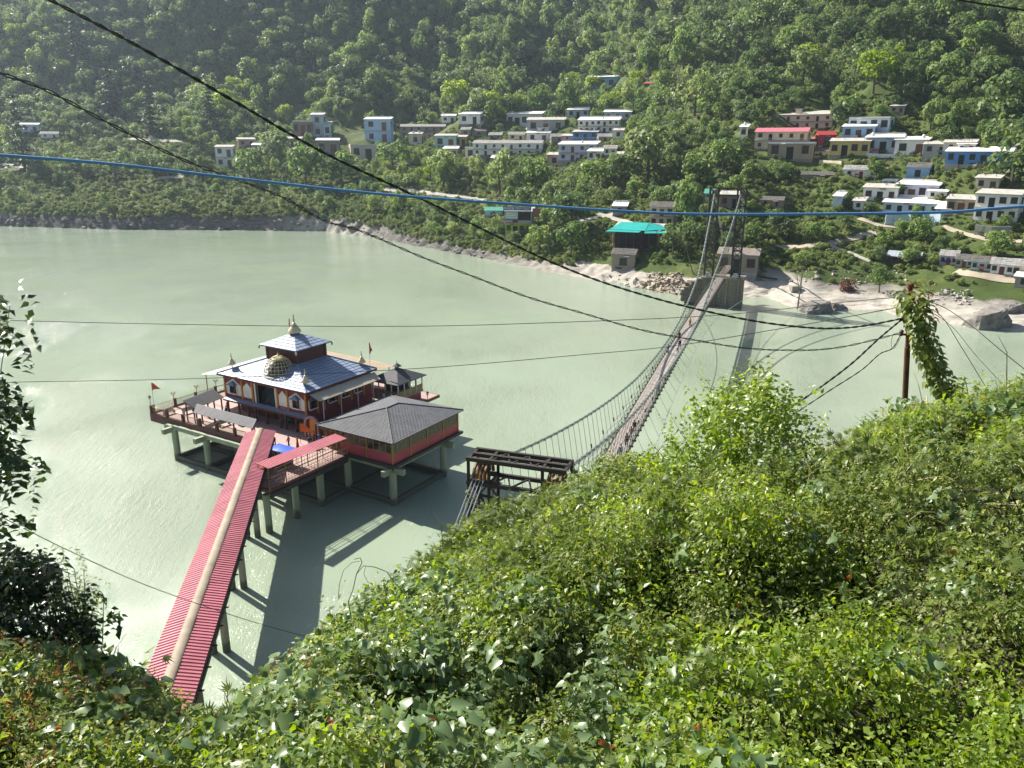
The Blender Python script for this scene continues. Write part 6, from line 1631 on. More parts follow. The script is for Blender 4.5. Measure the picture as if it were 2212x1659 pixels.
m_soil = pm('dark_soil', (.045,.04,.022), (.03,.035,.014), 1.2, .95, .6, 6, coords='Object')  # dark brown soil, two tones mottled by noise
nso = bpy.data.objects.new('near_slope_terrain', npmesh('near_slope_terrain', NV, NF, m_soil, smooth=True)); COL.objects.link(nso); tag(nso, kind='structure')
rdm = MB(); rdm.poly([(-60,-14,42.296),(60,-14,42.296),(60,.02,42.296),(-60,.02,42.296)]); tag(rdm.build('roadside_ground', pm('roadside_gravel', (.25,.23,.2), (.18,.165,.14), 2, .95)), kind='structure')

# ---------------------------------------------------------------- leaves
def leaf_arr(P, D, Nn, s, rng, kind='ovate', fold=.18, droop=.25, wid=1.0, v=None):
    """many leaves at once: base points P, growing along D, facing Nn"""
    n = len(P); D = D/np.linalg.norm(D, axis=1, keepdims=True); Nn = Nn-D*(Nn*D).sum(1, keepdims=True); Nn /= np.maximum(np.linalg.norm(Nn, axis=1, keepdims=True), 1e-6); X = np.cross(D, Nn)
    if kind == 'heart':
        pts = [(0,0,0),(0,.45,0),(0,1.08,0),(.33,-.14,1),(.55,.16,1),(.33,.68,1),(-.33,-.14,1),(-.55,.16,1),(-.33,.68,1)]; fc = [(0,3,4,1),(1,4,5,2),(0,1,7,6),(1,2,8,7)]
    elif kind == 'narrow':
        pts = [(0,0,0),(.09,.4,1),(0,1,0),(-.09,.4,1)]; fc = [(0,1,2,3)]
    else:
        pts = [(0,0,0),(0,.42,0),(0,1.0,0),(.24,.16,1),(.30,.50,1),(-.24,.16,1),(-.30,.50,1)]; fc = [(0,3,4,1),(1,4,2,2),(0,1,6,5),(1,2,2,6)]
        pts = [(0,0,0),(0,.45,0),(0,1.0,0),(.29,.36,1),(-.29,.36,1)]; fc = [(0,3,2,1),(0,1,2,4)]
    k = len(pts); V = np.zeros((n,k,3)); dr = rng.uniform(.3,1.3,(n,1))*droop; fo = rng.uniform(.3,1.5,(n,1))*fold
    for i, (a, b, e) in enumerate(pts):
        V[:,i] = P+s[:,None]*(X*a*wid+D*b+Nn*(fo*abs(a)*2-dr*b*b))
    F = (np.arange(n)[:,None,None]*k+np.array(fc)[None]).reshape(-1,4)
    if v is None: v = rng.random(n)
    return V.reshape(-1,3), F, np.repeat(v, k)
def join(parts):
    V = []; F = []; A = []; o = 0
    for v, f, a in parts: V.append(v); F.append(f+o); A.append(a); o += len(v)
    return np.concatenate(V), np.concatenate(F), np.concatenate(A)
def clump(seed, n=46, ratio=.22, kind='ovate', up=.8, wid=1.0, hgt=.75, droop=.25):
    rng = np.random.default_rng(seed); a = rng.uniform(0,2*math.pi,n); rr = np.sqrt(rng.random(n)); z = rng.uniform(-.5,1,n)*hgt*(1-.55*rr**2)
    P = np.stack([rr*np.cos(a), rr*np.sin(a), z], 1); out = np.stack([np.cos(a), np.sin(a), np.zeros(n)], 1)
    D = out*rng.uniform(.3,1,(n,1))+rng.normal(size=(n,3))*.55+np.array([0,0,-.25]); Nn = out*.45+np.array([0,0,up])+rng.normal(size=(n,3))*.4
    return leaf_arr(P, D, Nn, ratio*rng.uniform(.6,1.35,n), rng, kind, wid=wid, droop=droop)
def palm_clump(seed, n=16):
    rng = np.random.default_rng(seed); parts = []
    for i in range(n):
        c = rng.normal(size=3)*np.array([.5,.5,.35])+np.array([0,0,.2]); d0 = rng.normal(size=3)+np.array([0,0,.6]); d0 /= np.linalg.norm(d0); u = np.cross(d0, rng.normal(size=3)); u /= np.linalg.norm(u)
        m = 7; an = np.linspace(-1.1,1.1,m); D = np.cos(an)[:,None]*d0+np.sin(an)[:,None]*u; Nn = np.tile(np.cross(d0,u),(m,1))*np.sign(np.cross(d0,u)[2]+1e-6)
        parts.append(leaf_arr(np.tile(c,(m,1)), D, Nn, (.42-.14*np.abs(an))*rng.uniform(.8,1.2), rng, 'narrow', v=np.full(m, rng.random())))
    return join(parts)
def pinnate(seed, n=26, L=.55):
    """sprays of feathery leaves"""
    rng = np.random.default_rng(seed); parts = []
    for i in range(n):
        c = rng.normal(size=3)*np.array([.35,.35,.35]); d = rng.normal(size=3)*.8+np.array([0,0,.35]); d /= np.linalg.norm(d); s_ = np.cross(d, [0,0,1.0]); s_ /= max(1e-6, np.linalg.norm(s_)); nn = np.cross(s_, d)
        q = np.linspace(.12,1,9); l = L*rng.uniform(.6,1.2); v = rng.random()
        for sg in (-1, 1):
            P = c+d*(q*l)[:,None]-nn*(.25*l*q*q)[:,None]; parts.append(leaf_arr(P, np.tile(s_*sg+d*.35,(9,1)), np.tile(nn,(9,1)), .17*l/.55*(1.15-q*.6), rng, 'narrow', wid=1.6, v=np.full(9, v)))
    return join(parts)
def star_flower(seed):
    rng = np.random.default_rng(seed); parts = []
    for i in range(3):
        c = rng.normal(size=3)*np.array([.5,.5,.3]); ax = rng.normal(size=3)+np.array([0,-.6,.8]); ax /= np.linalg.norm(ax); u = np.cross(ax, rng.normal(size=3)); u /= np.linalg.norm(u); w_ = np.cross(ax, u)
        an = np.arange(5)*2*math.pi/5; D = np.cos(an)[:,None]*u+np.sin(an)[:,None]*w_+ax*.35
        parts.append(leaf_arr(np.tile(c+ax*.25,(5,1)), D, np.tile(ax,(5,1)), np.full(5,.34), rng, 'ovate', wid=.9)); parts.append(leaf_arr(np.tile(c-ax*.3,(3,1)), np.tile(ax,(3,1))+rng.normal(size=(3,3))*.05, rng.normal(size=(3,3)), np.full(3,.6), rng, 'narrow', wid=1.0))
    return join(parts)
def sprig(seed):
    rng = np.random.default_rng(seed); n = 30; q = rng.random(n); P = np.stack([rng.normal(size=n)*.12*(1-q*.6), rng.normal(size=n)*.12*(1-q*.6), q*1.1], 1)
    return leaf_arr(P, rng.normal(size=(n,3))+np.array([0,0,1.0]), rng.normal(size=(n,3)), np.full(n,.13)*rng.uniform(.6,1.4,n), rng, 'ovate')
def stemset(seed, n=5):
    rn = random.Random(seed); b = MB()
    for i in range(n):
        p = Vector((rn.uniform(-.5,.5), rn.uniform(-.5,.5), -.2)); d = Vector((rn.uniform(-.8,.8), rn.uniform(-.8,.8), rn.uniform(.1,.8))); L_ = rn.uniform(.7,1.6)
        b.tube([p, p+d*L_*.35, p+d*L_*.7+Vector((0,0,-.04)), p+d*L_+Vector((0,0,-.2*L_))], [.012,.010,.008,.004], 4)
    return b
N_bright = leafmat('bright_vine_leaves', [(.07,.13,.012), (.13,.215,.022), (.19,.285,.038), (.28,.34,.065)], .46, .38, .5, big=.6)
N_dull = leafmat('dull_vine_leaves', [(.055,.10,.016), (.105,.165,.03), (.175,.23,.055), (.26,.28,.095)], .42, .45, .45, big=.5)
N_heart = leafmat('grey_green_heart_leaves', [(.075,.135,.05), (.125,.195,.08), (.175,.25,.115)], .32, .4, .5, big=.5)
N_fine = leafmat('fine_leaflets', [(.07,.11,.026), (.115,.165,.045), (.17,.215,.07)], .44, .5, .3, big=.5)
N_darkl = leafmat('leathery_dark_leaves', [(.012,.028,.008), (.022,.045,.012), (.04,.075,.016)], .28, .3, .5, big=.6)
N_red = leafmat('scarlet_petals', [(.55,.03,.015), (.68,.05,.02), (.60,.09,.03)], .3, .45, .3)
N_sprig = leafmat('rust_sprigs', [(.17,.10,.035), (.28,.12,.05), (.36,.22,.09)], .3, .7, .2)
M_stem = pm('dry_stem', (.40,.33,.20), (.28,.22,.12), 4, .8); M_gstem = pm('green_stem', (.17,.20,.06), (.12,.14,.05), 4, .7); M_bstem = pm('brown_stem', (.09,.06,.04), (.06,.045,.03), 4, .8)
C_br = [cm('leaf_clump', clump(s, 50, .25), N_bright) for s in (1,2,3)]
C_du = [cm('leaf_clump', clump(s, 74, .17), N_dull) for s in (4,5,6)]
C_he = [cm('leaf_clump', clump(s, 30, .28, 'heart', droop=.5), N_heart) for s in (7,8,9)]
C_fi = [cm('leaf_clump', pinnate(s), N_fine) for s in (14,15)]
C_pa = [cm('leaf_clump', palm_clump(s), N_fine) for s in (10,11)]
ALLC = C_br+C_du+C_he+C_fi+C_pa
def surf(n, az0, az1, rfun, seed):
    rng = np.random.default_rng(seed); a = rng.uniform(az0, az1, n); rl = np.interp(a, laz, lr); r = rfun(rng.random(n), rl); return r*np.sin(a), r*np.cos(a), r, rl
az_lo, az_hi = laz[0], laz[-1]
rr_ = lambda u, rl: np.sqrt(3.3**2+u*((rl+2.6)**2-3.3**2))
nx, ny, nr_, nrl = surf(26500, math.radians(-59), math.radians(59), rr_, 5)
nz = near_z(nx, ny)
npx, npy, nZ = proj_np(np.stack([nx, ny, nz+.3], 1))
keep = (npx > -1500) & (npx < 4200) & (npy < 1800); nx, ny, nz, npx, npy, nr_, nrl = [q[keep] for q in (nx, ny, nz, npx, npy, nr_, nrl)]
rw = nrg.random(len(nx)); zn = fbm(nx/1.7, ny/1.7, 61, 2)
cls = np.zeros(len(nx), int)
for i in range(len(nx)):
    x_, y_ = npx[i], npy[i]; u_ = rw[i]; q = zn[i]
    if 520 < x_ < 1330 and y_ > 1290: w_ = (.12,.36,.44,.05,.03)
    elif x_ <= 520: w_ = (.14,.62,.14,.08,.02)
    elif y_ > 1400: w_ = (.72,.18,.08,.0,.02)
    elif x_ < 1230 and y_ < 1300: w_ = (.10,.22,.0,.38,.30)
    elif x_ > 1720: w_ = (.24,.50,.06,.12,.08)
    else: w_ = (.26,.48,.04,.10,.12)
    u_ = min(.999, max(0, u_+q*.5)); c_ = np.cumsum(w_); cls[i] = int(np.searchsorted(c_, u_*c_[-1]))
offc = [0,3,6,9,11]; cnt = [3,3,3,2,2]
ci = np.array([offc[c]+nrg.integers(cnt[c]) for c in cls])
scl = np.interp(nr_, [4,8,20], [.21,.27,.40])*nrg.uniform(.75,1.3,len(nx))*np.where(cls == 2, 1.05, 1.0)
hz = nrg.random(len(nx))**1.3*np.interp(nr_-nrl, [-4,-1,0,2], [.62,.6,.5,.4])
scatter('creeper_ground_cover', ALLC, np.stack([nx, ny, nz+hz], 1), np.stack([nrg.uniform(-.25,.25,len(nx)), nrg.uniform(-.25,.25,len(nx)), nrg.uniform(0,6.28,len(nx))], 1), scl, ci, 'tangled mass of creeper leaves and weeds covering the near slope', 'undergrowth')
def sub(n, cond, seed):
    rng = np.random.default_rng(seed); k = np.where(cond)[0]; return rng.choice(k, min(n, len(k)), replace=False), rng
k, rng = sub(420, ((npx < 1500) & (npy > 1380)) | (npx > 1500), 3)
scatter('scarlet_creeper_flowers', [npmesh('flower', *star_flower(s)[:2], N_red, {'v': star_flower(s)[2]}) for s in (1,2,3)], np.stack([nx[k], ny[k], nz[k]+hz[k]+scl[k]*.7], 1), rng.uniform(-.5,.5,(len(k),3)), np.interp(nr_[k], [4,20], [.036,.06]), rng.integers(0,3,len(k)), 'small scarlet star flowers dotted over the creepers', 'flowers')
edge = (nr_ > nrl-2.0) & (nr_ < nrl+.7) & (((npx > -100) & (npx < 720)) | ((npx > 1180) & (npx < 1420)) | ((npx > 1750) & (npx < 1900)))
k, rng = sub(430, edge, 4)
scatter('rust_coloured_seed_sprigs', [npmesh('sprig', *sprig(s)[:2], N_sprig, {'v': sprig(s)[2]}) for s in (1,2)], np.stack([nx[k], ny[k], nz[k]+hz[k]+scl[k]*.6], 1), rng.uniform(-.4,.4,(len(k),3)), rng.uniform(.10,.26,len(k)), rng.integers(0,2,len(k)), 'rust red seed heads fringing the top of the creepers', 'seed heads')
k, rng = sub(420, nr_ > 0, 6)
scatter('dry_stalks', [stemset(s).mesh('stalk', m_) for s, m_ in ((1,M_stem),(2,M_stem),(3,M_gstem),(4,M_bstem))], np.stack([nx[k], ny[k], nz[k]+hz[k]*.6+scl[k]*.75], 1), rng.uniform(-.6,.6,(len(k),3)), np.interp(nr_[k],[4,20],[.35,1.0])*rng.uniform(.6,1.2,len(k)), rng.integers(0,4,len(k)), 'dry beige stalks sticking out of the creepers', 'stalks')

# large heart shaped leaves that can be told apart, one creeper plant
hv = thing('heart_leaf_creeper', 'creeper with large drooping grey green heart shaped leaves at the bottom centre', 'creeper', (0,0,0), 0)
hm_ = []
for s in range(6):
    rng = np.random.default_rng(200+s); V, F, A = leaf_arr(np.zeros((1,3)), np.array([[0,1.0,-.25]]), np.array([[0,.3,1.0]]), np.ones(1), rng, 'heart', .16, .34); hm_.append(npmesh('leaf', V, F, N_heart, {'v': A}))
k, rng = sub(300, (npx > 480) & (npx < 1420) & (npy > 1300) & (npy < 1700) & (nr_ < nrl-.2), 8)
for i in k:
    o = inst('leaf', hm_[int(rng.integers(6))], hv, (nx[i], ny[i], nz[i]+hz[i]+scl[i]*.75+.02), (float(rng.uniform(-1.1,.1)), float(rng.uniform(-.4,.4)), math.pi+float(rng.normal()*.9)), (float(rng.uniform(.065,.115)),)*3)
bl_ = thing('broad_leaf_weed', 'weed with large bright green pointed leaves at the bottom right', 'weed', (0,0,0), 0)
bm_ = []
for s in range(5):
    rng = np.random.default_rng(230+s); V, F, A = leaf_arr(np.zeros((1,3)), np.array([[0,1.0,-.15]]), np.array([[0,.2,1.0]]), np.ones(1), rng, 'heart', .2, .3, .8); bm_.append(npmesh('leaf', V, F, N_bright, {'v': A}))
k, rng = sub(300, (npx > 1350) & (npy > 1430) & (npy < 1700), 9)
for i in k:
    inst('leaf', bm_[int(rng.integers(5))], bl_, (nx[i], ny[i], nz[i]+hz[i]+scl[i]*.7+.02), (float(rng.uniform(-.9,.2)), float(rng.uniform(-.5,.5)), float(rng.uniform(0,6.28))), (float(rng.uniform(.07,.11)),)*3)

# ---------------------------------------------------------------- single shrubs and saplings
def twig_tree(root, base, tips, mat, r0=.03, rt=.004, seed=0, name='trunk', mid=.5):
    rn = random.Random(seed); b = MB()
    for tip in tips:
        p = Vector(base); q = Vector(tip); pts = [p]
        for f in (.25,.5,.75,1.0):
            c = p.lerp(q, f)+Vector((rn.uniform(-1,1), rn.uniform(-1,1), 0))*.05*(q-p).length*(1-f); c.z = p.z+(q.z-p.z)*(f**.85); pts.append(c)
        b.tube(pts, [r0*(1-f*(1-rt/r0)) for f in (0,.25,.5,.75,1)], 5)
    return b.build(name, mat, root)
def leafy_shoots(tips, dirs, L, nper, s, rng, kind='ovate', wid=1.0, droop=.3, paired=True):
    parts = []
    for tip, d in zip(tips, dirs):
        d = np.array(d, float); d /= np.linalg.norm(d); sd = np.cross(d, rng.normal(size=3)); sd /= np.linalg.norm(sd); n2 = np.cross(d, sd)
        q = np.linspace(0, 1, nper); an = np.arange(nper)*(math.pi if paired else 2.4)+rng.normal(size=nper)*.35
        P = np.array(tip)-d*(L*(1-q))[:,None]; O = np.cos(an)[:,None]*sd+np.sin(an)[:,None]*n2*.5
        D = O+d*.35+np.array([0,0,-.45])+rng.normal(size=(nper,3))*.2; Nn = np.tile(d*.3+np.array([-.3,-.25,.7]), (nper,1))+O*.3+rng.normal(size=(nper,3))*.5
        parts.append(leaf_arr(P, D, Nn, s*rng.uniform(.7,1.2,nper)*(1-.35*q), rng, kind, wid=wid, droop=droop))
    return join(parts)
def dpt(px, py, r):
    """a point at distance r (in plan) towards a photo position"""
    d = ray(px, py); return CAM + d*(r/math.hypot(d.x, d.y))
def shrub(name, label, cat, outline, r, nt, L, nper, s, mat, tmat, seed, kind='ovate', wid=1.0, base=None, depth=.8, extra=(), upd=.7, droop=.3):
    """shrub whose shoots fill the volume behind an outline of photo points at distance r"""
    rng = np.random.default_rng(seed); tips = []; dirs = []
    ax = [q[0] for q in outline]; ay = [q[1] for q in outline]
    bc = dpt(*(base or (sum(ax)/len(ax), max(ay))), r); bc.z = float(near_z(bc.x, bc.y))-.1
    root = thing(name, label, cat, bc)
    def inside(x, y):
        c = False; j = len(outline)-1
        for i in range(len(outline)):
            if (ay[i] > y) != (ay[j] > y) and x < (ax[j]-ax[i])*(y-ay[i])/(ay[j]-ay[i])+ax[i]: c = not c
            j = i
        return c
    while len(tips) < nt:
        x, y = rng.uniform(min(ax), max(ax)), rng.uniform(min(ay), max(ay))
        if not inside(x, y): continue
        p = dpt(x, y, r+rng.normal()*depth*.5); tips.append(np.array(p-bc)); o = np.array(p-bc); o[2] *= .5; o /= max(.2, np.linalg.norm(o)); dirs.append(o*.6+rng.normal(size=3)*.4+np.array([0,0,upd]))
    for x, y in extra: tips.append(np.array(dpt(x, y, r)-bc)); dirs.append(np.array([rng.normal()*.12, rng.normal()*.12, 1]))
    nn_ = nt*2; t2 = tips[:nt]+[t_+rng.normal(size=3)*.22*L*2 for t_ in tips[:nt]]+tips[nt:]; d2 = dirs[:nt]+dirs[:nt]+dirs[nt:]
    pr = [leafy_shoots(t2, d2, L, nper, s*1.25, rng, kind, wid, droop)]
    if extra: pr.append(leafy_shoots(tips[nt:], dirs[nt:], L*1.9, int(nper*2.6), s*1.3, rng, kind, wid, .15))
    V, F, A = join(pr)
    o = bpy.data.objects.new('crown', npmesh('crown', V, F, mat, {'v': A})); COL.objects.link(o); o.parent = root
    step = max(1, nt//14); twig_tree(root, (0,0,0), [tuple(t_) for t_ in tips[::step]]+[tuple(t_) for t_ in tips[nt:]], tmat, .016 if r > 10 else .012, .003, seed)
    return root
shrub('sapling', 'leafy sapling with upright whip shoots rising in front of the bridge', 'tree', [(1420,960),(1490,890),(1530,840),(1590,800),(1660,800),(1720,850),(1760,930),(1790,1010),(1780,1160),(1740,1230),(1480,1230),(1405,1110)], 13.5, 760, .5, 9, .10, N_bright, M_gstem, 31, depth=1.3, base=(1600,1330), extra=[(1530,822),(1590,790),(1622,775),(1665,800),(1705,825),(1450,900),(1405,955),(1500,855),(1750,905),(1640,782),(1560,812)])
shrub('sapling', 'young leafy shoots at the right of the leaning vine column', 'shrub', [(2075,860),(2085,815),(2120,800),(2150,850),(2160,930),(2060,940)], 20, 34, .5, 9, .12, N_bright, M_gstem, 33, depth=.6, extra=[(2083,812),(2112,828),(2135,840)])
shrub('bush', 'dense rounded creeper hump below the utility pole', 'bush', [(1840,955),(1880,905),(1960,885),(2050,885),(2080,960),(1900,1010)], 20, 120, .5, 8, .11, N_bright, M_gstem, 34, depth=1.0, extra=[(1868,892),(1905,880),(1925,872)])
shrub('feathery_bush', 'feathery fine leaved bush in front of the near bridge tower', 'bush', [(935,1190),(985,1130),(1045,1075),(1110,1065),(1200,1060),(1230,1110),(1120,1230),(960,1260)], 14.5, 150, .45, 10, .11, N_fine, M_stem, 35, 'narrow', 2.0, depth=1.2)
shrub('palmate_weed', 'pale narrow leaved weed beside the fine bush', 'weed', [(1040,1170),(1100,1110),(1180,1120),(1190,1200),(1080,1240)], 13.5, 60, .4, 12, .13, N_fine, M_gstem, 36, 'narrow', 1.3, depth=.6, droop=.5)
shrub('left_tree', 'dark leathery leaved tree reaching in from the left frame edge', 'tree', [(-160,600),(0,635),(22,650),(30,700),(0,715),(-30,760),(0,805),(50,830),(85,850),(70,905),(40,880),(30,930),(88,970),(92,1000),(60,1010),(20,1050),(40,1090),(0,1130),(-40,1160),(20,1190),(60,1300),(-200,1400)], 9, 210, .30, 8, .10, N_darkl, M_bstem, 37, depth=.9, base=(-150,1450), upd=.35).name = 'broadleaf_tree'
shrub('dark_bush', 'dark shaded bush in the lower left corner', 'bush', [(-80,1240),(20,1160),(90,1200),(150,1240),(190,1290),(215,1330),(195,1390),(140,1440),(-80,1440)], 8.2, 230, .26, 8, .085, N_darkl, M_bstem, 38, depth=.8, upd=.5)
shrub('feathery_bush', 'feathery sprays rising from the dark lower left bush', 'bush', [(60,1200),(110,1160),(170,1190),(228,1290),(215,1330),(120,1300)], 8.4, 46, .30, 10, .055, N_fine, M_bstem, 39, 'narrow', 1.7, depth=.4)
shrub('wispy_shrub', 'pale wispy shrub with thin stems at the right edge', 'shrub', [(2110,900),(2130,820),(2170,790),(2230,770),(2260,900)], 20, 60, .6, 8, .06, N_fine, M_stem, 40, 'narrow', 1.6, depth=.7, upd=1.2)
shrub('feathery_bush', 'grey feathery bush in the dip right of the sapling', 'bush', [(1745,1000),(1760,950),(1800,930),(1850,950),(1850,1010),(1780,1040)], 16.5, 40, .45, 10, .08, N_fine, M_bstem, 44, 'narrow', 1.6, depth=.6)
for i, (ol, l) in enumerate([([(655,1440),(690,1345),(735,1320),(800,1330),(830,1420),(760,1500)], 'creeper hump at the left end of the heart leaf bank'), ([(1240,1060),(1290,990),(1340,975),(1400,990),(1420,1060),(1330,1120)], 'reddish tipped creeper hump at the bush end of the bridge'), ([(870,1290),(900,1215),(960,1190),(1000,1240),(960,1330)], 'small yellow green bush on the rim above the water'), ([(1660,1130),(1720,1060),(1800,1050),(1840,1110),(1760,1190)], 'creeper hump between the sapling and the right slope'), ([(1900,1180),(1960,1090),(2060,1080),(2110,1160),(2010,1240)], 'leafy hump in the middle of the right slope')]):
    rr0 = [8.6,16.5,11,14.5,14][i]; shrub('bush', l, 'bush', ol, rr0, 70, .3+.012*rr0, 8, [.075,.11,.09,.1,.1][i], [N_heart,N_dull,N_bright,N_dull,N_bright][i], M_gstem, 50+i, depth=.9)
# tendrils over the water
tv = thing('vine_tendril', 'thin twisted vine shoot with curling tendrils standing against the water', 'vine', dpt(745,1420,8.6))
b = MB(); B0 = dpt(745,1420,8.6)
for pts, r0 in (([(757,1420),(752,1375),(758,1330),(752,1300),(762,1275),(770,1240),(782,1215),(778,1205),(765,1208)],.006),([(778,1212),(760,1215),(742,1232),(733,1262),(731,1290)],.004),([(770,1240),(785,1222),(810,1225),(835,1235),(850,1255),(880,1290)],.005),([(790,1222),(786,1240),(795,1258),(803,1262)],.003),([(835,1236),(850,1240),(848,1260)],.003),([(752,1330),(740,1320),(728,1318)],.003)):
    b.tube([dpt(x, y, 8.6)-B0 for x, y in pts], r0, 5)
b.build('stem', M_gstem, tv)
rng = np.random.default_rng(77); P = np.array([dpt(x, y, 8.6)-B0 for x, y in ((742,1262),(735,1290),(790,1262),(806,1262),(815,1232),(848,1262),(866,1285),(752,1345),(768,1390),(830,1300),(806,1300),(845,1290))]); V, F, A = leaf_arr(P, rng.normal(size=(12,3))+np.array([0,0,-1.2]), rng.normal(size=(12,3))+np.array([0,-1,.5]), rng.uniform(.04,.09,12), rng, 'heart')
o = bpy.data.objects.new('leaves', npmesh('leaves', V, F, N_bright, {'v': A})); COL.objects.link(o); o.parent = tv
# ------------------------------------------------------------------ utility pole, vine column and overhead cables
M_rust = pm('rusty_pole_steel', (.13,.055,.032), (.075,.032,.022), 3, .75, .4, 14); M_ins = pm('black_rubber', (.012,.012,.012), (.02,.02,.02), 6, .55); M_bluec = pm('blue_cable_jacket', (.11,.28,.52), (.09,.23,.45), 6, .35); M_porc = pm('brown_porcelain', (.10,.05,.035), None, 4, .3)
PR = 22.0
pt_ = dpt(1967, 612, PR); pb_ = aty(1950, 960, pt_.y)
pole = thing('utility_pole', 'rusty steel utility pole standing above the right hand bushes', 'pole', pb_)
L0 = pt_-pb_
MB().tube([(0,0,-1.2), L0*.30, L0*.302, L0*.62, L0*.622, L0], [.085,.083,.072,.07,.060,.058], 12).build('shaft', M_rust, pole)
for (px, py) in ((1950,690),(1946,722)):
    q = aty(px, py, pt_.y)-pb_; e_ = aty(px+16, py+2, pt_.y)-pb_
    m = MB().bar(q, e_+Vector((.15,0,0)), .05, .05); br_ = m.build('bracket', M_rust, pole)
    MB().lathe(q+Vector((0,-.02,-.02)), [(.03,-.02),(.06,.02),(.04,.06),(.06,.09),(.035,.14)], 10).build('insulator', M_porc, pole)
MB().lathe(tuple(L0), [(.075,-.12),(.075,.0),(.02,.015)], 12).build('pole_cap', M_rust, pole)
MB().lathe(tuple(L0*.75), [(.078,-.08),(.078,.08)], 12).build('pole_band', M_rust, pole)
# vine column on the guy wire
vc = thing('climbing_vine', 'thick column of climbing vine leaning away from the utility pole top', 'vine', dpt(2080,900,21.5)); B0 = dpt(2080,900,21.5)
spine = [(1968,640),(1980,660),(1990,700),(2000,745),(2015,790),(2040,835),(2058,870),(2072,905)]
rng = np.random.default_rng(88); Ps = []; Ds = []; Nn_ = []
for i in range(950):
    f = rng.random()*(len(spine)-1); k = int(f); x = spine[k][0]+(spine[k+1][0]-spine[k][0])*(f-k); y = spine[k][1]+(spine[k+1][1]-spine[k][1])*(f-k)
    wd = np.interp(f, [0,1,2,4,7], [.45,.46,.36,.33,.45])
    d = rng.normal(size=3); d /= np.linalg.norm(d); Ps.append(np.array(dpt(x, y, 21.8)-B0)+d*wd*rng.random()**.5*np.array([1,1,.9])); Ds.append(d+np.array([0,0,-.8])); Nn_.append(d+np.array([0,-.2,.4]))
V, F, A = leaf_arr(np.array(Ps), np.array(Ds), np.array(Nn_), rng.uniform(.09,.17,len(Ps)), rng, 'heart'); o = bpy.data.objects.new('leaves', npmesh('leaves', V, F, N_dull, {'v': A})); COL.objects.link(o); o.parent = vc
n = 70; Ps = []
for i in range(n): Ps.append(np.array(dpt(rng.uniform(1950,2020), rng.uniform(612,660), 21.8)-B0))
V, F, A = leaf_arr(np.array(Ps), rng.normal(size=(n,3))+np.array([0,0,.7]), rng.normal(size=(n,3)), rng.uniform(.05,.1,n), rng, 'ovate'); o = bpy.data.objects.new('seed_heads', npmesh('seed_heads', V, F, N_sprig, {'v': A})); COL.objects.link(o); o.parent = vc
MB().tube([dpt(x, y, 21.8)-B0 for x, y in spine], .03, 5).build('stem', M_bstem, vc)
def smooth_path(ctrl, per=10):
    """Catmull-Rom through 3D points"""
    P = [ctrl[0]*2-ctrl[1]]+ctrl+[ctrl[-1]*2-ctrl[-2]]; out = []
    for i in range(1, len(P)-2):
        for k in range(per):
            t_ = k/per; a,b_,c,d = P[i-1],P[i],P[i+1],P[i+2]
            out.append(.5*((2*b_)+(c-a)*t_+(2*a-5*b_+4*c-d)*t_*t_+(3*b_-a-3*c+d)*t_**3))
    out.append(ctrl[-1]); return out
def cable(pts, d0, d1, rad, mat, label, twist=0.0, pitch=.35, name='overhead_cable', wob=0.0, group='overhead cables and wires'):
    n = len(pts); ctrl = [dpt(x, y, d0+(d1-d0)*(i/(n-1))) for i, (x, y) in enumerate(pts)]
    sp = smooth_path(ctrl, 40 if twist else 12)
    root = None
    if not twist:
        b = MB().tube([p-sp[0] for p in sp], rad, 6); o = b.build(name, mat); o.location = sp[0]; return tag(o, label, 'cable', group)
    root = thing(name, label, 'cable', sp[0], 0, group)
    acc = 0; ss = [0]
    for a, c in zip(sp[:-1], sp[1:]): acc += (c-a).length; ss.append(acc)
    # resample evenly
    m = int(acc/(pitch/10)); ev = []
    X = np.array([tuple(p) for p in sp]); q = np.linspace(0, acc, m); E_ = np.stack([np.interp(q, ss, X[:,k]) for k in range(3)], 1)
    T_ = np.gradient(E_, axis=0); T_ /= np.linalg.norm(T_, axis=1, keepdims=True); A_ = np.cross(T_, [0,0,1.0]); A_ /= np.linalg.norm(A_, axis=1, keepdims=True); B_ = np.cross(A_, T_)
    wb_ = wob*np.sin(q*2.1)[:,None]*B_
    for k in range(2):
        ph = q/pitch*2*math.pi+k*math.pi
        C_ = E_+(np.cos(ph)[:,None]*A_+np.sin(ph)[:,None]*B_)*twist+wb_-E_[0]
        MB().tube([Vector(c) for c in C_], rad, 5).build('strand', mat, root)
    return root
cable([(-420,-330),(-60,-95),(110,0),(290,95),(500,215),(700,330),(900,425),(1200,570),(1400,640),(1600,688),(1750,708),(1850,706),(1950,688)], 9.5, 21.9, .0135, M_ins, 'thick twisted black cable sweeping from the top left to the pole', .014, .55)
cable([(-420,20),(-60,132),(0,155),(100,195),(230,265),(400,345),(520,392),(620,430),(700,475),(770,497),(850,528),(1000,590),(1200,660),(1400,715),(1560,745),(1700,757),(1800,752),(1946,720)], 9.5, 21.9, .0098, M_ins, 'thinner loosely twisted black cable running below the thick one to the pole', .016, .75, wob=.012)
cable([(-900,300),(-80,330),(0,335),(250,355),(500,384),(800,417),(1100,440),(1400,459),(1600,463),(1900,461),(2050,458),(2130,452),(2300,436),(3000,350)], 4.6, 5.2, .0082, M_bluec, 'bright blue cable stretched across the whole view')
cable([(1948,690),(1900,730),(1840,785),(1770,838),(1700,886),(1640,925)], 21.9, 17, .014, M_ins, 'twisted black cable dropping left from the pole upper bracket', .012, .5)
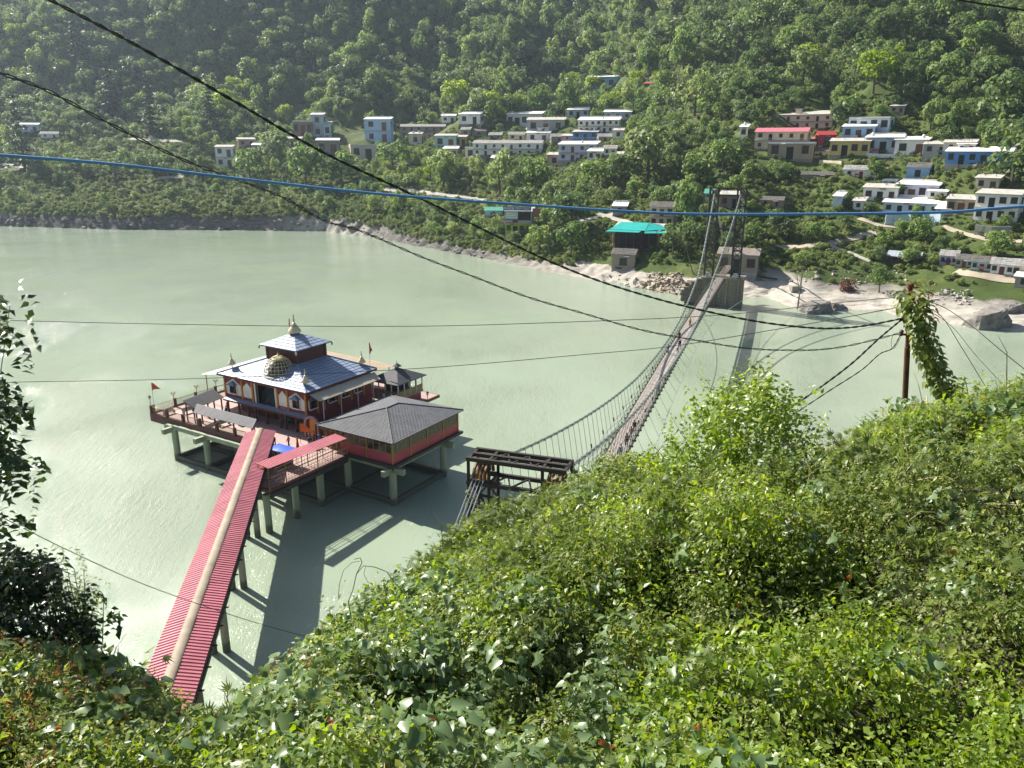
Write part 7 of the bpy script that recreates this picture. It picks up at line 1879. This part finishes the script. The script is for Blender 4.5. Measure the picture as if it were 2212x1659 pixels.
cable([(1946,722),(1928,752),(1900,765),(1860,800),(1790,845),(1700,905),(1640,945)], 21.9, 17, .008, M_ins, 'thin black service wire dropping left from the pole lower bracket', .008, .6)
cable([(1944,725),(1930,722),(1925,745),(1932,752),(1946,728)], 21.9, 21.9, .006, M_ins, 'loose loop of thin wire under the lower bracket of the pole')
cable([(-600,676),(-60,690),(50,693),(300,699),(600,704),(800,705),(1000,703),(1300,693),(1500,684),(1650,672),(1800,655),(1960,640)], 34, 22.2, .012, M_ins, 'thin straight wire crossing the river just above the temple')
cable([(-600,834),(-60,827),(50,825),(450,817),(900,796),(1260,766),(1450,748),(1650,716),(1800,690),(1962,660)], 34, 22.2, .012, M_ins, 'thin wire crossing in front of the temple roof')
cable([(-400,880),(-60,1080),(0,1115),(150,1190),(318,1265),(520,1335),(650,1372),(720,1385)], 12, 14, .006, M_ins, 'thin wire crossing low over the pink ramp roof')
cable([(1968,640),(2035,662),(2100,705),(2160,755),(2260,835)], 22, 20, .009, M_ins, 'upper thin wire running right from the pole top')
cable([(1968,650),(2050,700),(2110,770),(2180,845)], 22, 20, .006, M_ins, 'middle thin wire running right from the pole top')
cable([(1975,655),(2030,680),(2080,755),(2135,845)], 22, 20.5, .008, M_ins, 'steep guy wire running down right from the pole top')
cable([(1700,-140),(2000,-22),(2060,-3),(2120,8),(2212,22),(2290,34),(2800,80)], 8, 8, .0085, M_ins, 'short dark cable cutting the top right corner')
# ------------------------------------------------------------------ the valley air
m_air, t, o = nodes('valley_air')
pv = N(t, 'ShaderNodeVolumePrincipled'); pv.inputs['Color'].default_value = (.66,.82,1.0,1); pv.inputs['Density'].default_value = 0.000095; pv.inputs['Anisotropy'].default_value = .35
t.links.new(pv.outputs[0], o.inputs['Volume'])
zmax = float(GZ.max())+25
hz_ = MB().box(-1600,1000,-70,1300,-9.5,zmax).build('haze', m_air); tag(hz_, kind='stuff', label='thin bluish haze filling the river valley', cat='haze')
S.cycles.volume_step_rate = 4.0; S.cycles.volume_max_steps = 64
